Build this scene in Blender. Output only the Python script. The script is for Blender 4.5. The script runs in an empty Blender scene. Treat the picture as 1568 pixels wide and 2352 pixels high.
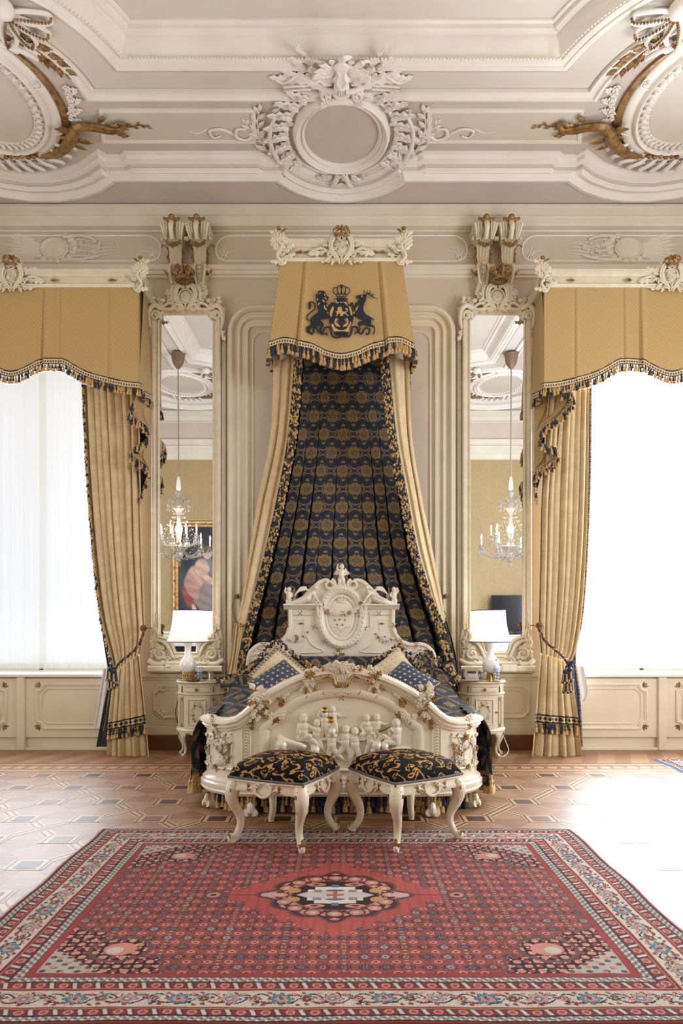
import bpy, math, random
import numpy as np
from mathutils import Vector, Matrix
from mathutils.geometry import tessellate_polygon
PI = math.pi
RNG = random.Random(11)
SC = bpy.context.scene
COL = SC.collection

# ------------------------------------------------------------------ camera
F = 1568.0; HZ = 1429.0; CZ = 1.4
cam_d = bpy.data.cameras.new('camera'); cam = bpy.data.objects.new('camera', cam_d); COL.objects.link(cam)
cam.location = (0, 0, CZ); cam.rotation_euler = (PI/2, 0, 0)
cam_d.sensor_fit = 'HORIZONTAL'; cam_d.sensor_width = 24.0; cam_d.lens = 24.0
cam_d.shift_y = (HZ-1176)/1568.0; cam_d.clip_start = 0.02; cam_d.clip_end = 200
SC.camera = cam
# ------------------------------------------------------------------ world, lights, exposure
w = bpy.data.worlds.new('overcast_sky'); SC.world = w; w.use_nodes = True
bg = w.node_tree.nodes['Background']; bg.inputs[0].default_value = (0.86, 0.92, 1.0, 1); bg.inputs[1].default_value = 1.5
SC.view_settings.view_transform = 'Standard'; SC.view_settings.look = 'None'
SC.view_settings.exposure = -0.12; SC.view_settings.gamma = 1.0; SC.view_settings.use_curve_mapping = False
def area(name, loc, rot, sx, sy, power, col):
    l = bpy.data.lights.new(name, 'AREA'); l.shape = 'RECTANGLE'; l.size = sx; l.size_y = sy
    l.energy = power; l.color = col; o = bpy.data.objects.new(name, l); COL.objects.link(o)
    o.location = loc; o.rotation_euler = rot; return o
DAY = (0.80, 0.90, 1.0); WARM = (1.0, 0.93, 0.84); CHANDELIER_W = 88
# daylight entering through the four tall windows (two in the bed wall, one in each side wall)
area('daylight_window_left', (-3.38, 7.78, 2.4), (-PI/2, 0, 0), 2.0, 2.9, 190, DAY)
area('daylight_window_right', (3.38, 7.78, 2.4), (-PI/2, 0, 0), 1.75, 2.9, 520, DAY)
area('daylight_side_right', (5.25, 3.6, 2.4), (0, PI/2, 0), 2.9, 2.4, 210, DAY)
area('daylight_side_left', (-5.25, 3.0, 2.4), (0, -PI/2, 0), 2.9, 2.4, 70, DAY)
# ------------------------------------------------------------------ helpers
def px(x, y, d):            # a point seen at pixel (x, y) at distance d, in metres
    return ((x-784)*d/F, d, CZ+(HZ-y)*d/F)
def lerp(a, b, t): return a+(b-a)*t
def smooth(a, b, x):
    t = np.clip((x-a)/(b-a), 0, 1); return t*t*(3-2*t)
def cr(pts, n=8, closed=False):     # Catmull-Rom through pts
    P = [np.array(p, float) for p in pts]; N = len(P)
    if N < 3:
        return [P[0]*(1-t)+P[-1]*t for t in np.linspace(0, 1, n+1)]
    out = []
    for i in range(N if closed else N-1):
        if closed: a, b, c, d = P[(i-1) % N], P[i], P[(i+1) % N], P[(i+2) % N]
        else: a, b, c, d = P[max(i-1, 0)], P[i], P[i+1], P[min(i+2, N-1)]
        for k in range(n):
            t = k/n
            out.append(0.5*((2*b)+(-a+c)*t+(2*a-5*b+4*c-d)*t*t+(-a+3*b-3*c+d)*t**3))
    if not closed: out.append(P[-1])
    return out
def interp(tab, t):                 # tab: list of (t, value or tuple)
    ts = [q[0] for q in tab]
    vs = np.array([q[1] for q in tab], float)
    if vs.ndim == 1: return np.interp(t, ts, vs)
    return np.array([np.interp(t, ts, vs[:, k]) for k in range(vs.shape[1])])
def frame(o, U, V, Wd, s=1.0):      # 4x4 with columns U, V, W
    M = Matrix.Identity(4)
    for i, a in enumerate((U, V, Wd)):
        for r in range(3): M[r][i] = a[r]*s
    for r in range(3): M[r][3] = o[r]
    return M
def FR(x, y, z, s=1.0, mir=1):      # frame facing the camera: u right, v up, w towards the room
    return frame((x, y, z), (mir, 0, 0), (0, 0, 1), (0, -1, 0), s)
def rotz(a, o=(0, 0, 0)):
    return Matrix.Translation(o) @ Matrix.Rotation(a, 4, 'Z')

class MB:
    def __init__(s): s.v = []; s.f = []; s.m = []; s.n = 0; s.T = Matrix.Identity(4); s.mat = 0; s.uv = None; s.col = None
    def at(s, M): s.T = M; return s
    def add(s, V, Fc, mat=None):
        V = np.asarray(V, float).reshape(-1, 3)
        M = np.array(s.T); V = V @ M[:3, :3].T + M[:3, 3]
        flip = np.linalg.det(M[:3, :3]) < 0
        n = s.n; s.v.append(V); s.n += len(V)
        if flip: s.f += [tuple(n+i for i in reversed(q)) for q in Fc]
        else: s.f += [tuple(n+i for i in q) for q in Fc]
        s.m += [s.mat if mat is None else mat]*len(Fc)
        return s
    def box(s, c, sz, mat=None, rz=0):
        x, y, z = [q/2 for q in sz]
        V = np.array([(a*x, b*y, e*z) for e in (-1, 1) for b in (-1, 1) for a in (-1, 1)])
        if rz:
            ca, sa = math.cos(rz), math.sin(rz); V = np.stack([V[:, 0]*ca-V[:, 1]*sa, V[:, 0]*sa+V[:, 1]*ca, V[:, 2]], 1)
        return s.add(V+np.array(c), [(0, 2, 3, 1), (4, 5, 7, 6), (0, 1, 5, 4), (2, 6, 7, 3), (0, 4, 6, 2), (1, 3, 7, 5)], mat)
    def b2(s, x0, x1, y0, y1, z0, z1, mat=None):
        return s.box(((x0+x1)/2, (y0+y1)/2, (z0+z1)/2), (abs(x1-x0), abs(y1-y0), abs(z1-z0)), mat)
    def lathe(s, prof, n=24, c=(0, 0, 0), mat=None, a0=0, a1=2*PI, sx=1, sy=1, cap=True):
        full = abs(a1-a0-2*PI) < 1e-6; m = n if full else n+1
        A = np.linspace(a0, a1, n+1)[:m]; V = []
        for r, z in prof:
            for a in A: V.append((c[0]+r*math.cos(a)*sx, c[1]+r*math.sin(a)*sy, c[2]+z))
        Fc = []
        for i in range(len(prof)-1):
            for j in range(n if full else n):
                k = (j+1) % m if full else j+1
                Fc.append((i*m+j, i*m+k, (i+1)*m+k, (i+1)*m+j))
        if cap and full:
            if prof[0][0] > 1e-6: Fc.append(tuple(reversed(range(m))))
            if prof[-1][0] > 1e-6: Fc.append(tuple(range((len(prof)-1)*m, len(prof)*m)))
        return s.add(V, Fc, mat)
    def ell(s, c, r, n=8, mat=None, rot=None):
        if not hasattr(r, '__len__'): r = (r, r, r)
        m = max(4, n//2+1); V = [(0, 0, -1)]
        for i in range(1, m):
            ph = -PI/2+PI*i/m
            for j in range(n):
                a = 2*PI*j/n; V.append((math.cos(ph)*math.cos(a), math.cos(ph)*math.sin(a), math.sin(ph)))
        V.append((0, 0, 1)); V = np.array(V)*np.array(r)
        if rot is not None: V = V @ np.array(rot.to_3x3()).T
        Fc = [(0, 1+(j+1) % n, 1+j) for j in range(n)]
        for i in range(m-2):
            for j in range(n):
                a = 1+i*n; k = (j+1) % n; Fc.append((a+j, a+k, a+n+k, a+n+j))
        t = len(V)-1; a = 1+(m-2)*n
        Fc += [(a+j, a+(j+1) % n, t) for j in range(n)]
        return s.add(V+np.array(c), Fc, mat)
    def tube(s, pts, r, n=8, mat=None, flat=None, closed=False, cap=True):
        # flat=(nx,ny,nz,k): section squashed by k along that normal
        P = np.array(pts, float); N = len(P)
        if N < 2: return s
        if not hasattr(r, '__len__'): r = [r]*N
        T = np.zeros_like(P)
        if closed: T = np.roll(P, -1, 0)-np.roll(P, 1, 0)
        else: T[1:-1] = P[2:]-P[:-2]; T[0] = P[1]-P[0]; T[-1] = P[-1]-P[-2]
        T /= (np.linalg.norm(T, axis=1, keepdims=True)+1e-12)
        up = np.array(flat[:3], float) if flat else np.array((0, 0, 1.0))
        V = []; B = None
        for i in range(N):
            if flat:
                b = np.cross(T[i], up); l = np.linalg.norm(b)
                b = b/l if l > 1e-6 else (B if B is not None else np.array((1, 0, 0.)))
            else:
                if B is None:
                    a = np.array((0, 0, 1.)) if abs(T[i][2]) < .9 else np.array((1., 0, 0))
                    b = np.cross(T[i], a)
                else: b = B-T[i]*np.dot(B, T[i])
                b = b/(np.linalg.norm(b)+1e-12)
            B = b; c = np.cross(b, T[i]); k = flat[3] if flat else 1.0
            for j in range(n):
                a = 2*PI*j/n; V.append(P[i]+r[i]*(b*math.cos(a)+c*k*math.sin(a)))
        Fc = []
        for i in range(N if closed else N-1):
            i2 = (i+1) % N
            for j in range(n):
                k = (j+1) % n; Fc.append((i*n+j, i*n+k, i2*n+k, i2*n+j))
        if cap and not closed:
            Fc.append(tuple(reversed(range(n)))); Fc.append(tuple(range((N-1)*n, N*n)))
        return s.add(V, Fc, mat)
    def cap2(s, a, b, ra, rb, n=8, mat=None):     # tapered capsule
        a = np.array(a, float); b = np.array(b, float); d = b-a; L = np.linalg.norm(d)+1e-9; d = d/L
        pts = []; rr = []
        for t in (-1, -.8, -.45, 0): pts.append(a+d*ra*t); rr.append(ra*math.sqrt(max(1-t*t, .0025)))
        for t in (.5,): pts.append(a+(b-a)*t); rr.append(lerp(ra, rb, t))
        for t in (0, .45, .8, 1): pts.append(b+d*rb*t); rr.append(rb*math.sqrt(max(1-t*t, .0025)))
        return s.tube(pts, rr, n, mat)
    def grid(s, Pts, mat=None, closed_u=False):    # Pts: (nv, nu, 3)
        Pts = np.asarray(Pts, float); nv, nu = Pts.shape[:2]; Fc = []
        for i in range(nv-1):
            for j in range(nu if closed_u else nu-1):
                k = (j+1) % nu; Fc.append((i*nu+j, i*nu+k, (i+1)*nu+k, (i+1)*nu+j))
        return s.add(Pts.reshape(-1, 3), Fc, mat)
    def prism(s, poly, z0, z1, mat=None, holes=None):     # polygon in (u,v), extruded along w
        loops = [[(p[0], p[1]) for p in poly]]+[[(p[0], p[1]) for p in h] for h in (holes or [])]
        tri = tessellate_polygon([[Vector((p[0], p[1], 0)) for p in L] for L in loops])
        flat = [p for L in loops for p in L]; N = len(flat)
        V = [(p[0], p[1], z0) for p in flat]+[(p[0], p[1], z1) for p in flat]; Fc = []
        for t in tri:
            a, b, c = [Vector(flat[i]) for i in t]
            if (b-a).cross(c-a) < 0: t = (t[0], t[2], t[1])
            Fc.append((t[0]+N, t[1]+N, t[2]+N)); Fc.append((t[2], t[1], t[0]))
        o = 0
        for li, L in enumerate(loops):
            n = len(L); ar = sum(L[i][0]*L[(i+1) % n][1]-L[(i+1) % n][0]*L[i][1] for i in range(n))
            ccw = (ar > 0) == (li == 0)
            for i in range(n):
                a, b = o+i, o+(i+1) % n
                Fc.append((a, b, b+N, a+N) if ccw else (b, a, a+N, b+N))
            o += n
        return s.add(V, Fc, mat)
    def mould(s, path, prof, closed=False, mat=None, cap=True):
        # path: 2-D (u,v) polyline; prof: (a,w) a = offset to the left of the path, w = outwards
        P = np.array(path, float); N = len(P)
        D = np.roll(P, -1, 0)-P
        D /= (np.linalg.norm(D, axis=1, keepdims=True)+1e-12)
        V = []
        for i in range(N):
            d0 = D[i-1] if (i > 0 or closed) else D[0]
            d1 = D[i] if (i < N-1 or closed) else D[i-1]
            n0 = np.array((-d0[1], d0[0])); n1 = np.array((-d1[1], d1[0])); m = n0+n1
            l = np.linalg.norm(m); m = n0 if l < 1e-6 else m/l
            k = 1/max(np.dot(m, n0), .35)
            for a, wd in prof: V.append((P[i][0]+m[0]*a*k, P[i][1]+m[1]*a*k, wd))
        n = len(prof); Fc = []
        for i in range(N if closed else N-1):
            i2 = (i+1) % N
            for j in range(n-1): Fc.append((i*n+j, i2*n+j, i2*n+j+1, i*n+j+1))
        if cap and not closed:
            Fc.append(tuple(range(n))); Fc.append(tuple(reversed(range((N-1)*n, N*n))))
        return s.add(V, Fc, mat)
    def build(s, name, mats, parent=None, sm=True, angle=40, bevel=0, remesh=0, smoothit=0, label=None, solid=0, fix=False):
        if not isinstance(mats, (list, tuple)): mats = [mats]
        me = bpy.data.meshes.new(name)
        V = np.concatenate(s.v) if s.v else np.zeros((0, 3))
        if parent is not None and parent.type == 'EMPTY' or (parent is not None and parent.parent is not None):
            inv = np.array(worldm(parent).inverted()); V = V @ inv[:3, :3].T+inv[:3, 3]
        elif parent is not None:
            inv = np.array(worldm(parent).inverted()); V = V @ inv[:3, :3].T+inv[:3, 3]
        me.from_pydata(V.tolist(), [], s.f); me.update()
        for m in mats: me.materials.append(m)
        if len(mats) > 1: me.polygons.foreach_set('material_index', np.array(s.m, dtype=np.int32))
        if s.uv is not None:
            ul = me.uv_layers.new(name='UVMap'); li = np.zeros(len(me.loops), dtype=np.int32)
            me.loops.foreach_get('vertex_index', li); ul.data.foreach_set('uv', np.asarray(s.uv, dtype=np.float32)[li].ravel())
        if s.col is not None:
            ca = me.color_attributes.new('Col', 'FLOAT_COLOR', 'POINT')
            c4 = np.ones((len(V), 4), dtype=np.float32); c4[:, :3] = s.col; ca.data.foreach_set('color', c4.ravel())
        if fix:
            import bmesh
            bm = bmesh.new(); bm.from_mesh(me); bmesh.ops.recalc_face_normals(bm, faces=bm.faces); bm.to_mesh(me); bm.free()
        if sm:
            me.polygons.foreach_set('use_smooth', [True]*len(me.polygons))
            if angle < 180 and not remesh:
                try: me.set_sharp_from_angle(angle=math.radians(angle))
                except Exception: pass
        o = bpy.data.objects.new(name, me); COL.objects.link(o)
        if parent is not None: o.parent = parent
        if bevel:
            b = o.modifiers.new('bevel', 'BEVEL'); b.width = bevel; b.segments = 2; b.limit_method = 'ANGLE'; b.angle_limit = math.radians(35)
        if solid:
            q = o.modifiers.new('solid', 'SOLIDIFY'); q.thickness = solid; q.offset = 0
        if remesh:
            q = o.modifiers.new('remesh', 'REMESH'); q.mode = 'VOXEL'; q.voxel_size = remesh; q.use_smooth_shade = True
            if smoothit: k = o.modifiers.new('smooth', 'SMOOTH'); k.factor = .5; k.iterations = smoothit
        if label: o['label'] = label
        return o
def worldm(o):
    M = o.matrix_basis.copy()
    return worldm(o.parent) @ M if o.parent is not None else M
def thing(name, label, cat, loc=(0, 0, 0), rz=0, group=None):
    o = bpy.data.objects.new(name, None); COL.objects.link(o); o.location = loc; o.rotation_euler = (0, 0, rz)
    o.empty_display_size = .1; o['label'] = label; o['category'] = cat
    if group: o['group'] = group
    return o
def tag(o, label, cat, group=None):
    o['label'] = label; o['category'] = cat
    if group: o['group'] = group
    return o
def struct(o, label=None):
    o['kind'] = 'structure'
    if label: o['label'] = label
    return o
def copytree(r, M=None, label=None, group=None, name=None):
    c = r.copy(); COL.objects.link(c)
    if label: c['label'] = label
    if group: c['group'] = group
    for ch in r.children:
        d = ch.copy(); COL.objects.link(d); d.parent = c
        for g in ch.children:
            e = g.copy(); COL.objects.link(e); e.parent = d
    return c

# ------------------------------------------------------------------ materials
def s2l(c): return tuple((x/12.92 if x <= .04045 else ((x+.055)/1.055)**2.4) for x in c)
def rgb(r, g, b): return s2l((r/255, g/255, b/255))
class NT:
    def __init__(s, name):
        s.m = bpy.data.materials.new(name); s.m.use_nodes = True; s.t = s.m.node_tree; s.p = s.t.nodes['Principled BSDF']
    def n(s, typ, **k):
        q = s.t.nodes.new(typ)
        for a, b in k.items():
            if a.startswith('i_'):
                key = a[2:]; key = int(key) if key.isdigit() else key.replace('_', ' ')
                q.inputs[key].default_value = b
            else: setattr(q, a, b)
        return q
    def l(s, a, b): s.t.links.new(a, b); return s
    def math(s, op, a, b=None, c=None):
        q = s.n('ShaderNodeMath', operation=op)
        for i, x in enumerate((a, b, c)):
            if x is None: continue
            if isinstance(x, (int, float)): q.inputs[i].default_value = x
            else: s.l(x, q.inputs[i])
        return q.outputs[0]
    def mix(s, f, a, b):
        q = s.n('ShaderNodeMix', data_type='RGBA')
        if isinstance(f, (int, float)): q.inputs[0].default_value = f
        else: s.l(f, q.inputs[0])
        for i, x in ((6, a), (7, b)):
            if isinstance(x, tuple): q.inputs[i].default_value = x+(1,) if len(x) == 3 else x
            else: s.l(x, q.inputs[i])
        return q.outputs[2]
    def noise(s, sc, det=3, vec=None, rough=.5):
        q = s.n('ShaderNodeTexNoise'); q.inputs['Scale'].default_value = sc; q.inputs['Detail'].default_value = det; q.inputs['Roughness'].default_value = rough
        if vec is not None: s.l(vec, q.inputs['Vector'])
        return q.outputs['Fac']
    def obj(s): return s.n('ShaderNodeTexCoord').outputs['Object']
    def ramp(s, f, a, b):
        q = s.n('ShaderNodeMapRange'); q.inputs[1].default_value = a; q.inputs[2].default_value = b; s.l(f, q.inputs[0]); return q.outputs[0]
    def bump(s, h, st=.3, d=.01):
        q = s.n('ShaderNodeBump'); q.inputs['Strength'].default_value = st; q.inputs['Distance'].default_value = d
        s.l(h, q.inputs['Height']); s.l(q.outputs[0], s.p.inputs['Normal']); return s
def mat(name, col, rough=.5, metal=0, var=None, vs=6, bump=0, bs=60, spec=.5, sheen=0, coat=0, trans=0, ior=1.5):
    q = NT(name); p = q.p; p.inputs['Base Color'].default_value = col+(1,); p.inputs['Roughness'].default_value = rough
    p.inputs['Metallic'].default_value = metal; p.inputs['Specular IOR Level'].default_value = spec; p.inputs['IOR'].default_value = ior
    if sheen: p.inputs['Sheen Weight'].default_value = sheen
    if coat: p.inputs['Coat Weight'].default_value = coat; p.inputs['Coat Roughness'].default_value = .15
    if trans: p.inputs['Transmission Weight'].default_value = trans
    if var is not None:
        f = q.noise(vs, 4, q.obj()); f = q.ramp(f, .35, .65); q.l(q.mix(f, col, var), p.inputs['Base Color'])
    if bump: q.bump(q.noise(bs, 3, q.obj()), bump, .004)
    return q.m
M = {}
M['plaster'] = mat('white_plaster', rgb(238, 233, 226), .75, var=rgb(230, 224, 215), vs=3, bump=.12, bs=30)
M['ceil_pink'] = mat('pale_mauve_plaster', rgb(206, 196, 186), .8, var=rgb(200, 189, 178), vs=2, bump=.08, bs=25)
M['ceil_cream'] = mat('pale_cream_plaster', rgb(215, 208, 197), .8, var=rgb(210, 202, 190), vs=2, bump=.08, bs=25)
M['wall'] = mat('blush_wall_plaster', rgb(210, 196, 180), .8, var=rgb(204, 189, 172), vs=2, bump=.08, bs=25)
M['cream'] = mat('cream_gloss_paint', rgb(226, 215, 192), .38, var=rgb(220, 207, 183), vs=4, bump=.05, bs=30)
M['mould'] = mat('ivory_moulding_paint', rgb(228, 220, 205), .45, var=rgb(221, 212, 195), vs=4)
M['ivory'] = mat('ivory_lacquer', rgb(236, 228, 212), .3, var=rgb(230, 220, 201), vs=8, coat=.3)
M['ivory_old'] = mat('aged_ivory_lacquer', rgb(232, 223, 203), .35, var=rgb(223, 211, 186), vs=14, coat=.2)
M['gilt'] = mat('aged_gilding', rgb(188, 152, 96), .36, metal=.5, var=rgb(138, 102, 56), vs=25, bump=.25, bs=80)
M['gilt_dull'] = mat('dull_gilding', rgb(168, 134, 86), .42, metal=.4, var=rgb(118, 84, 44), vs=18, bump=.3, bs=60)
M['gilt_red'] = mat('worn_red_gilding', rgb(160, 110, 62), .45, metal=.4, var=rgb(104, 62, 32), vs=30)
M['brass'] = mat('brass', rgb(170, 135, 75), .25, metal=1)
M['navy'] = mat('navy_lining', rgb(34, 52, 84), .6, sheen=.3)
M['navy_fr'] = mat('navy_silk_thread', rgb(18, 26, 44), .6, sheen=.2)
M['gold_fr'] = mat('gold_silk_thread', rgb(206, 172, 112), .55, var=rgb(176, 138, 84), vs=60, sheen=.2)
M['porcelain'] = mat('white_porcelain', rgb(240, 240, 238), .08, coat=1)
M['black'] = mat('black_plastic', rgb(14, 15, 18), .25)
M['white'] = mat('white_plastic', rgb(235, 230, 215), .4)
M['base_wood'] = mat('reddish_skirting_wood', rgb(122, 76, 46), .4, var=rgb(96, 56, 34), vs=5)
# ------------------------------------------------------------------ ornament kit, drawn in a (u, v, w) frame
def P3(p, w0=0.0): return (p[0], p[1], p[2] if len(p) > 2 else w0)
def scroll(mb, u, v, r, a0=0, turns=1.4, d=1, th=.02, mat=None, w=None, ball=True, taper=.45):
    n = int(14*turns)+2; pts = []; rr = []
    for i in range(n+1):
        t = i/n; a = a0+d*2*PI*turns*t; R = r*(1-t)**.85+r*.14*t
        pts.append((u+R*math.cos(a), v+R*math.sin(a), (th*.7 if w is None else w)+th*.5*t)); rr.append(th*(1-taper*t))
    mb.tube(pts, rr, 6, mat, flat=(0, 0, 1, .85))
    if ball: mb.ell((u, v, (th*.7 if w is None else w)+th*.6), (r*.24, r*.24, r*.24), 8, mat)
def curve(mb, pts, r0, r1=None, mat=None, n=6, k=8, fl=.8, belly=0):
    r1 = r0*.35 if r1 is None else r1
    C = cr([P3(p, r0*.6) for p in pts], k); N = len(C)
    rr = [lerp(r0, r1, i/(N-1))*(1+belly*math.sin(PI*i/(N-1))) for i in range(N)]
    mb.tube(C, rr, n, mat, flat=(0, 0, 1, fl))
def leaf(mb, u, v, ang, L, Wd, mat=None, curl=0, h=.45, lob=3, w=0, lift=0):
    nt = 4*lob+2; rows = []; x, y = u, v
    for i in range(nt+1):
        t = i/nt; a = ang+curl*t; hw = Wd*(max(math.sin(PI*min(t*.93+.05, 1)), 0)**.8)*(.72+.28*math.cos(2*PI*lob*t+PI))
        nx, ny = -math.sin(a), math.cos(a); row = []
        for s in (-1, -.55, 0, .55, 1):
            sw = .12*L*(abs(s))*(.5-.5*math.cos(2*PI*lob*t+PI))
            z = w+lift*L*t*t+Wd*h*((1-abs(s)**1.6)*.7+.35*(abs(s) in (.55,)))*(math.sin(PI*min(t+.12, 1))*.7+.3)-(Wd*h*.25 if s == 0 else 0)
            row.append((x+nx*s*hw+math.cos(a)*sw*0, y+ny*s*hw, z))
        rows.append(row); x += math.cos(a)*L/nt; y += math.sin(a)*L/nt
    mb.grid(rows, mat)
def flower(mb, u, v, r, mat=None, mat2=None, w=0, n=5):
    a0 = (u*37+v*53) % 6.28
    for i in range(n):
        a = a0+2*PI*i/n
        mb.ell((u+r*.55*math.cos(a), v+r*.55*math.sin(a), w+r*.20), (r*.46, r*.42, r*.17), 6, mat, Matrix.Rotation(a, 4, 'Z') @ Matrix.Rotation(-.35, 4, 'Y'))
    for i in range(4):
        a = a0+.4+2*PI*i/4
        mb.ell((u+r*.26*math.cos(a), v+r*.26*math.sin(a), w+r*.42), (r*.30, r*.26, r*.16), 6, mat, Matrix.Rotation(a, 4, 'Z') @ Matrix.Rotation(-.8, 4, 'Y'))
    mb.ell((u, v, w+r*.46), r*.15, 6, mat2 if mat2 is not None else mat)
def laurel(mb, pts, L, Wd, mat=None, w=.01, n=None, r=.006):
    C = cr([P3(p, w) for p in pts], 6); N = len(C); mb.tube(C, [r*(1.3-i/N) for i in range(N)], 5, mat); n = n or 9
    for k in range(n+1):
        i = min(int(k*(N-1)/n), N-2); a = math.atan2(C[i+1][1]-C[i][1], C[i+1][0]-C[i][0]); s = 1 if k % 2 else -1; q = 1-.35*k/n
        leaf(mb, C[i][0], C[i][1], a+(s*.75 if k < n else 0), L*q, Wd*q, mat, -s*.3, lob=1, w=C[i][2], h=.5)
def beads(mb, pts, r, mat=None, n=6, step=None, w=None):
    P = [np.array(P3(p)) for p in pts]; step = step or r*2.1; acc = 0
    for a, b in zip(P[:-1], P[1:]):
        L = np.linalg.norm(b-a)
        while acc < L:
            q = a+(b-a)*acc/max(L, 1e-9); mb.ell((q[0], q[1], q[2] if w is None else w), r, n, mat); acc += step
        acc -= L
def cluster(mb, u, v, R, n, r, mats=(0, 1), w=0, rng=None, sy=1.0, gold=.3):
    rng = rng or RNG
    for i in range(n):
        a = rng.random()*2*PI; q = R*math.sqrt(rng.random()); uu, vv = u+q*math.cos(a), v+q*math.sin(a)*sy
        rr = r*rng.uniform(.75, 1.15); m = mats[1] if rng.random() < gold else mats[0]; k = rng.random()
        ww = w+(1-q/max(R, 1e-6))*r*.7
        if k < .78: flower(mb, uu, vv, rr, m, mats[1] if rng.random() < .25 else m, ww)
        else: leaf(mb, uu, vv, a+rng.uniform(-.5, .5), rr*1.7, rr*.62, m, rng.uniform(-.8, .8), w=ww, lob=1)
def garland(mb, p0, p1, sag, r, mats=(0, 1), w=0, rng=None, gold=.25, n=None):
    L = math.hypot(p1[0]-p0[0], p1[1]-p0[1])+sag; n = n or int(L/(r*1.1))+1
    for i in range(n+1):
        t = i/n; u = lerp(p0[0], p1[0], t); v = lerp(p0[1], p1[1], t)-sag*4*t*(1-t)
        cluster(mb, u, v, r*.5, 2, r*(.6+.5*math.sin(PI*t)), mats, w, rng, gold=gold)
def wreath(mb, u, v, ru, rv, r, mats=(0, 1), w=0, rng=None, gold=.15):
    n = int(2*PI*(ru+rv)/2/(r*1.3))
    for i in range(n):
        a = 2*PI*i/n; cluster(mb, u+ru*math.cos(a), v+rv*math.sin(a), r*.4, 2, r*.7, mats, w, rng, gold=gold)
def shell(mb, u, v, r, a=PI/2, spread=2.2, n=7, mat=None, th=None, w=0):
    th = th or r*.14
    for i in range(n):
        b = a+spread*(i/(n-1)-.5); q = r*(1-.12*abs(i/(n-1)-.5)*2)
        mb.tube([(u, v, w+th*.5), (u+q*.5*math.cos(b), v+q*.5*math.sin(b), w+th*1.4), (u+q*math.cos(b), v+q*math.sin(b), w+th)], [th*.4, th*.8, th*1.2], 6, mat, flat=(0, 0, 1, .9))
        mb.ell((u+q*math.cos(b), v+q*math.sin(b), w+th), th*1.15, 6, mat)
def xribbon(mb, u, v, s, mat=None, a=0, w=.004):
    for b in (PI/4, -PI/4):
        for q in (0, PI):
            c = a+b+q; mb.tube([(u, v, w), (u+.6*s*math.cos(c), v+.6*s*math.sin(c), w+s*.15), (u+s*math.cos(c), v+s*math.sin(c), w)], [s*.1, s*.13, s*.26], 5, mat, flat=(0, 0, 1, .5))
def crown(mb, u, v, s, mat=None, w=0, full=1.0):
    # s: band radius; stands along +v
    T0 = mb.T.copy(); mb.T = T0 @ Matrix.Translation((u, v, w)) @ Matrix.Rotation(-PI/2, 4, 'X')
    mb.lathe([(s*.92, 0), (s*1.04, .03*s), (s*1.06, .12*s), (s*.98, .18*s), (s*.98, .4*s), (s*1.08, .46*s), (s*1.02, .52*s), (s*.9, .5*s), (s*.9, .05*s)], 20, (0, 0, 0), mat, cap=False)
    for i in range(10):
        a = 2*PI*i/10+.3; mb.ell((s*1.02*math.cos(a), s*1.02*math.sin(a), s*.3), s*.11, 6, mat)
        hh = s*.62 if i % 2 else s*.78; mb.ell((s*1.06*math.cos(a), s*1.06*math.sin(a), hh), s*(.11 if i % 2 else .17), 6, mat)
    for i in range(8):
        a = 2*PI*i/8+.1; ca, sa = math.cos(a), math.sin(a)
        arc = [(s*1.0, s*.5), (s*1.34, s*.95), (s*1.3, s*1.4), (s*.85, s*1.72), (s*.3, s*1.62), (0, s*1.5)]
        C = cr([(r*ca, r*sa, z) for r, z in arc], 4); mb.tube(C, [s*.12]*len(C), 6, mat)
        for r, z in ((1.3, .8), (1.38, 1.2), (1.1, 1.62)): mb.ell((s*r*ca, s*r*sa, s*z), s*.12, 5, mat)
    mb.ell((0, 0, s*1.78), s*.26, 8, mat); mb.ell((0, 0, s*2.1), s*.13, 6, mat)
    mb.T = T0
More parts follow.
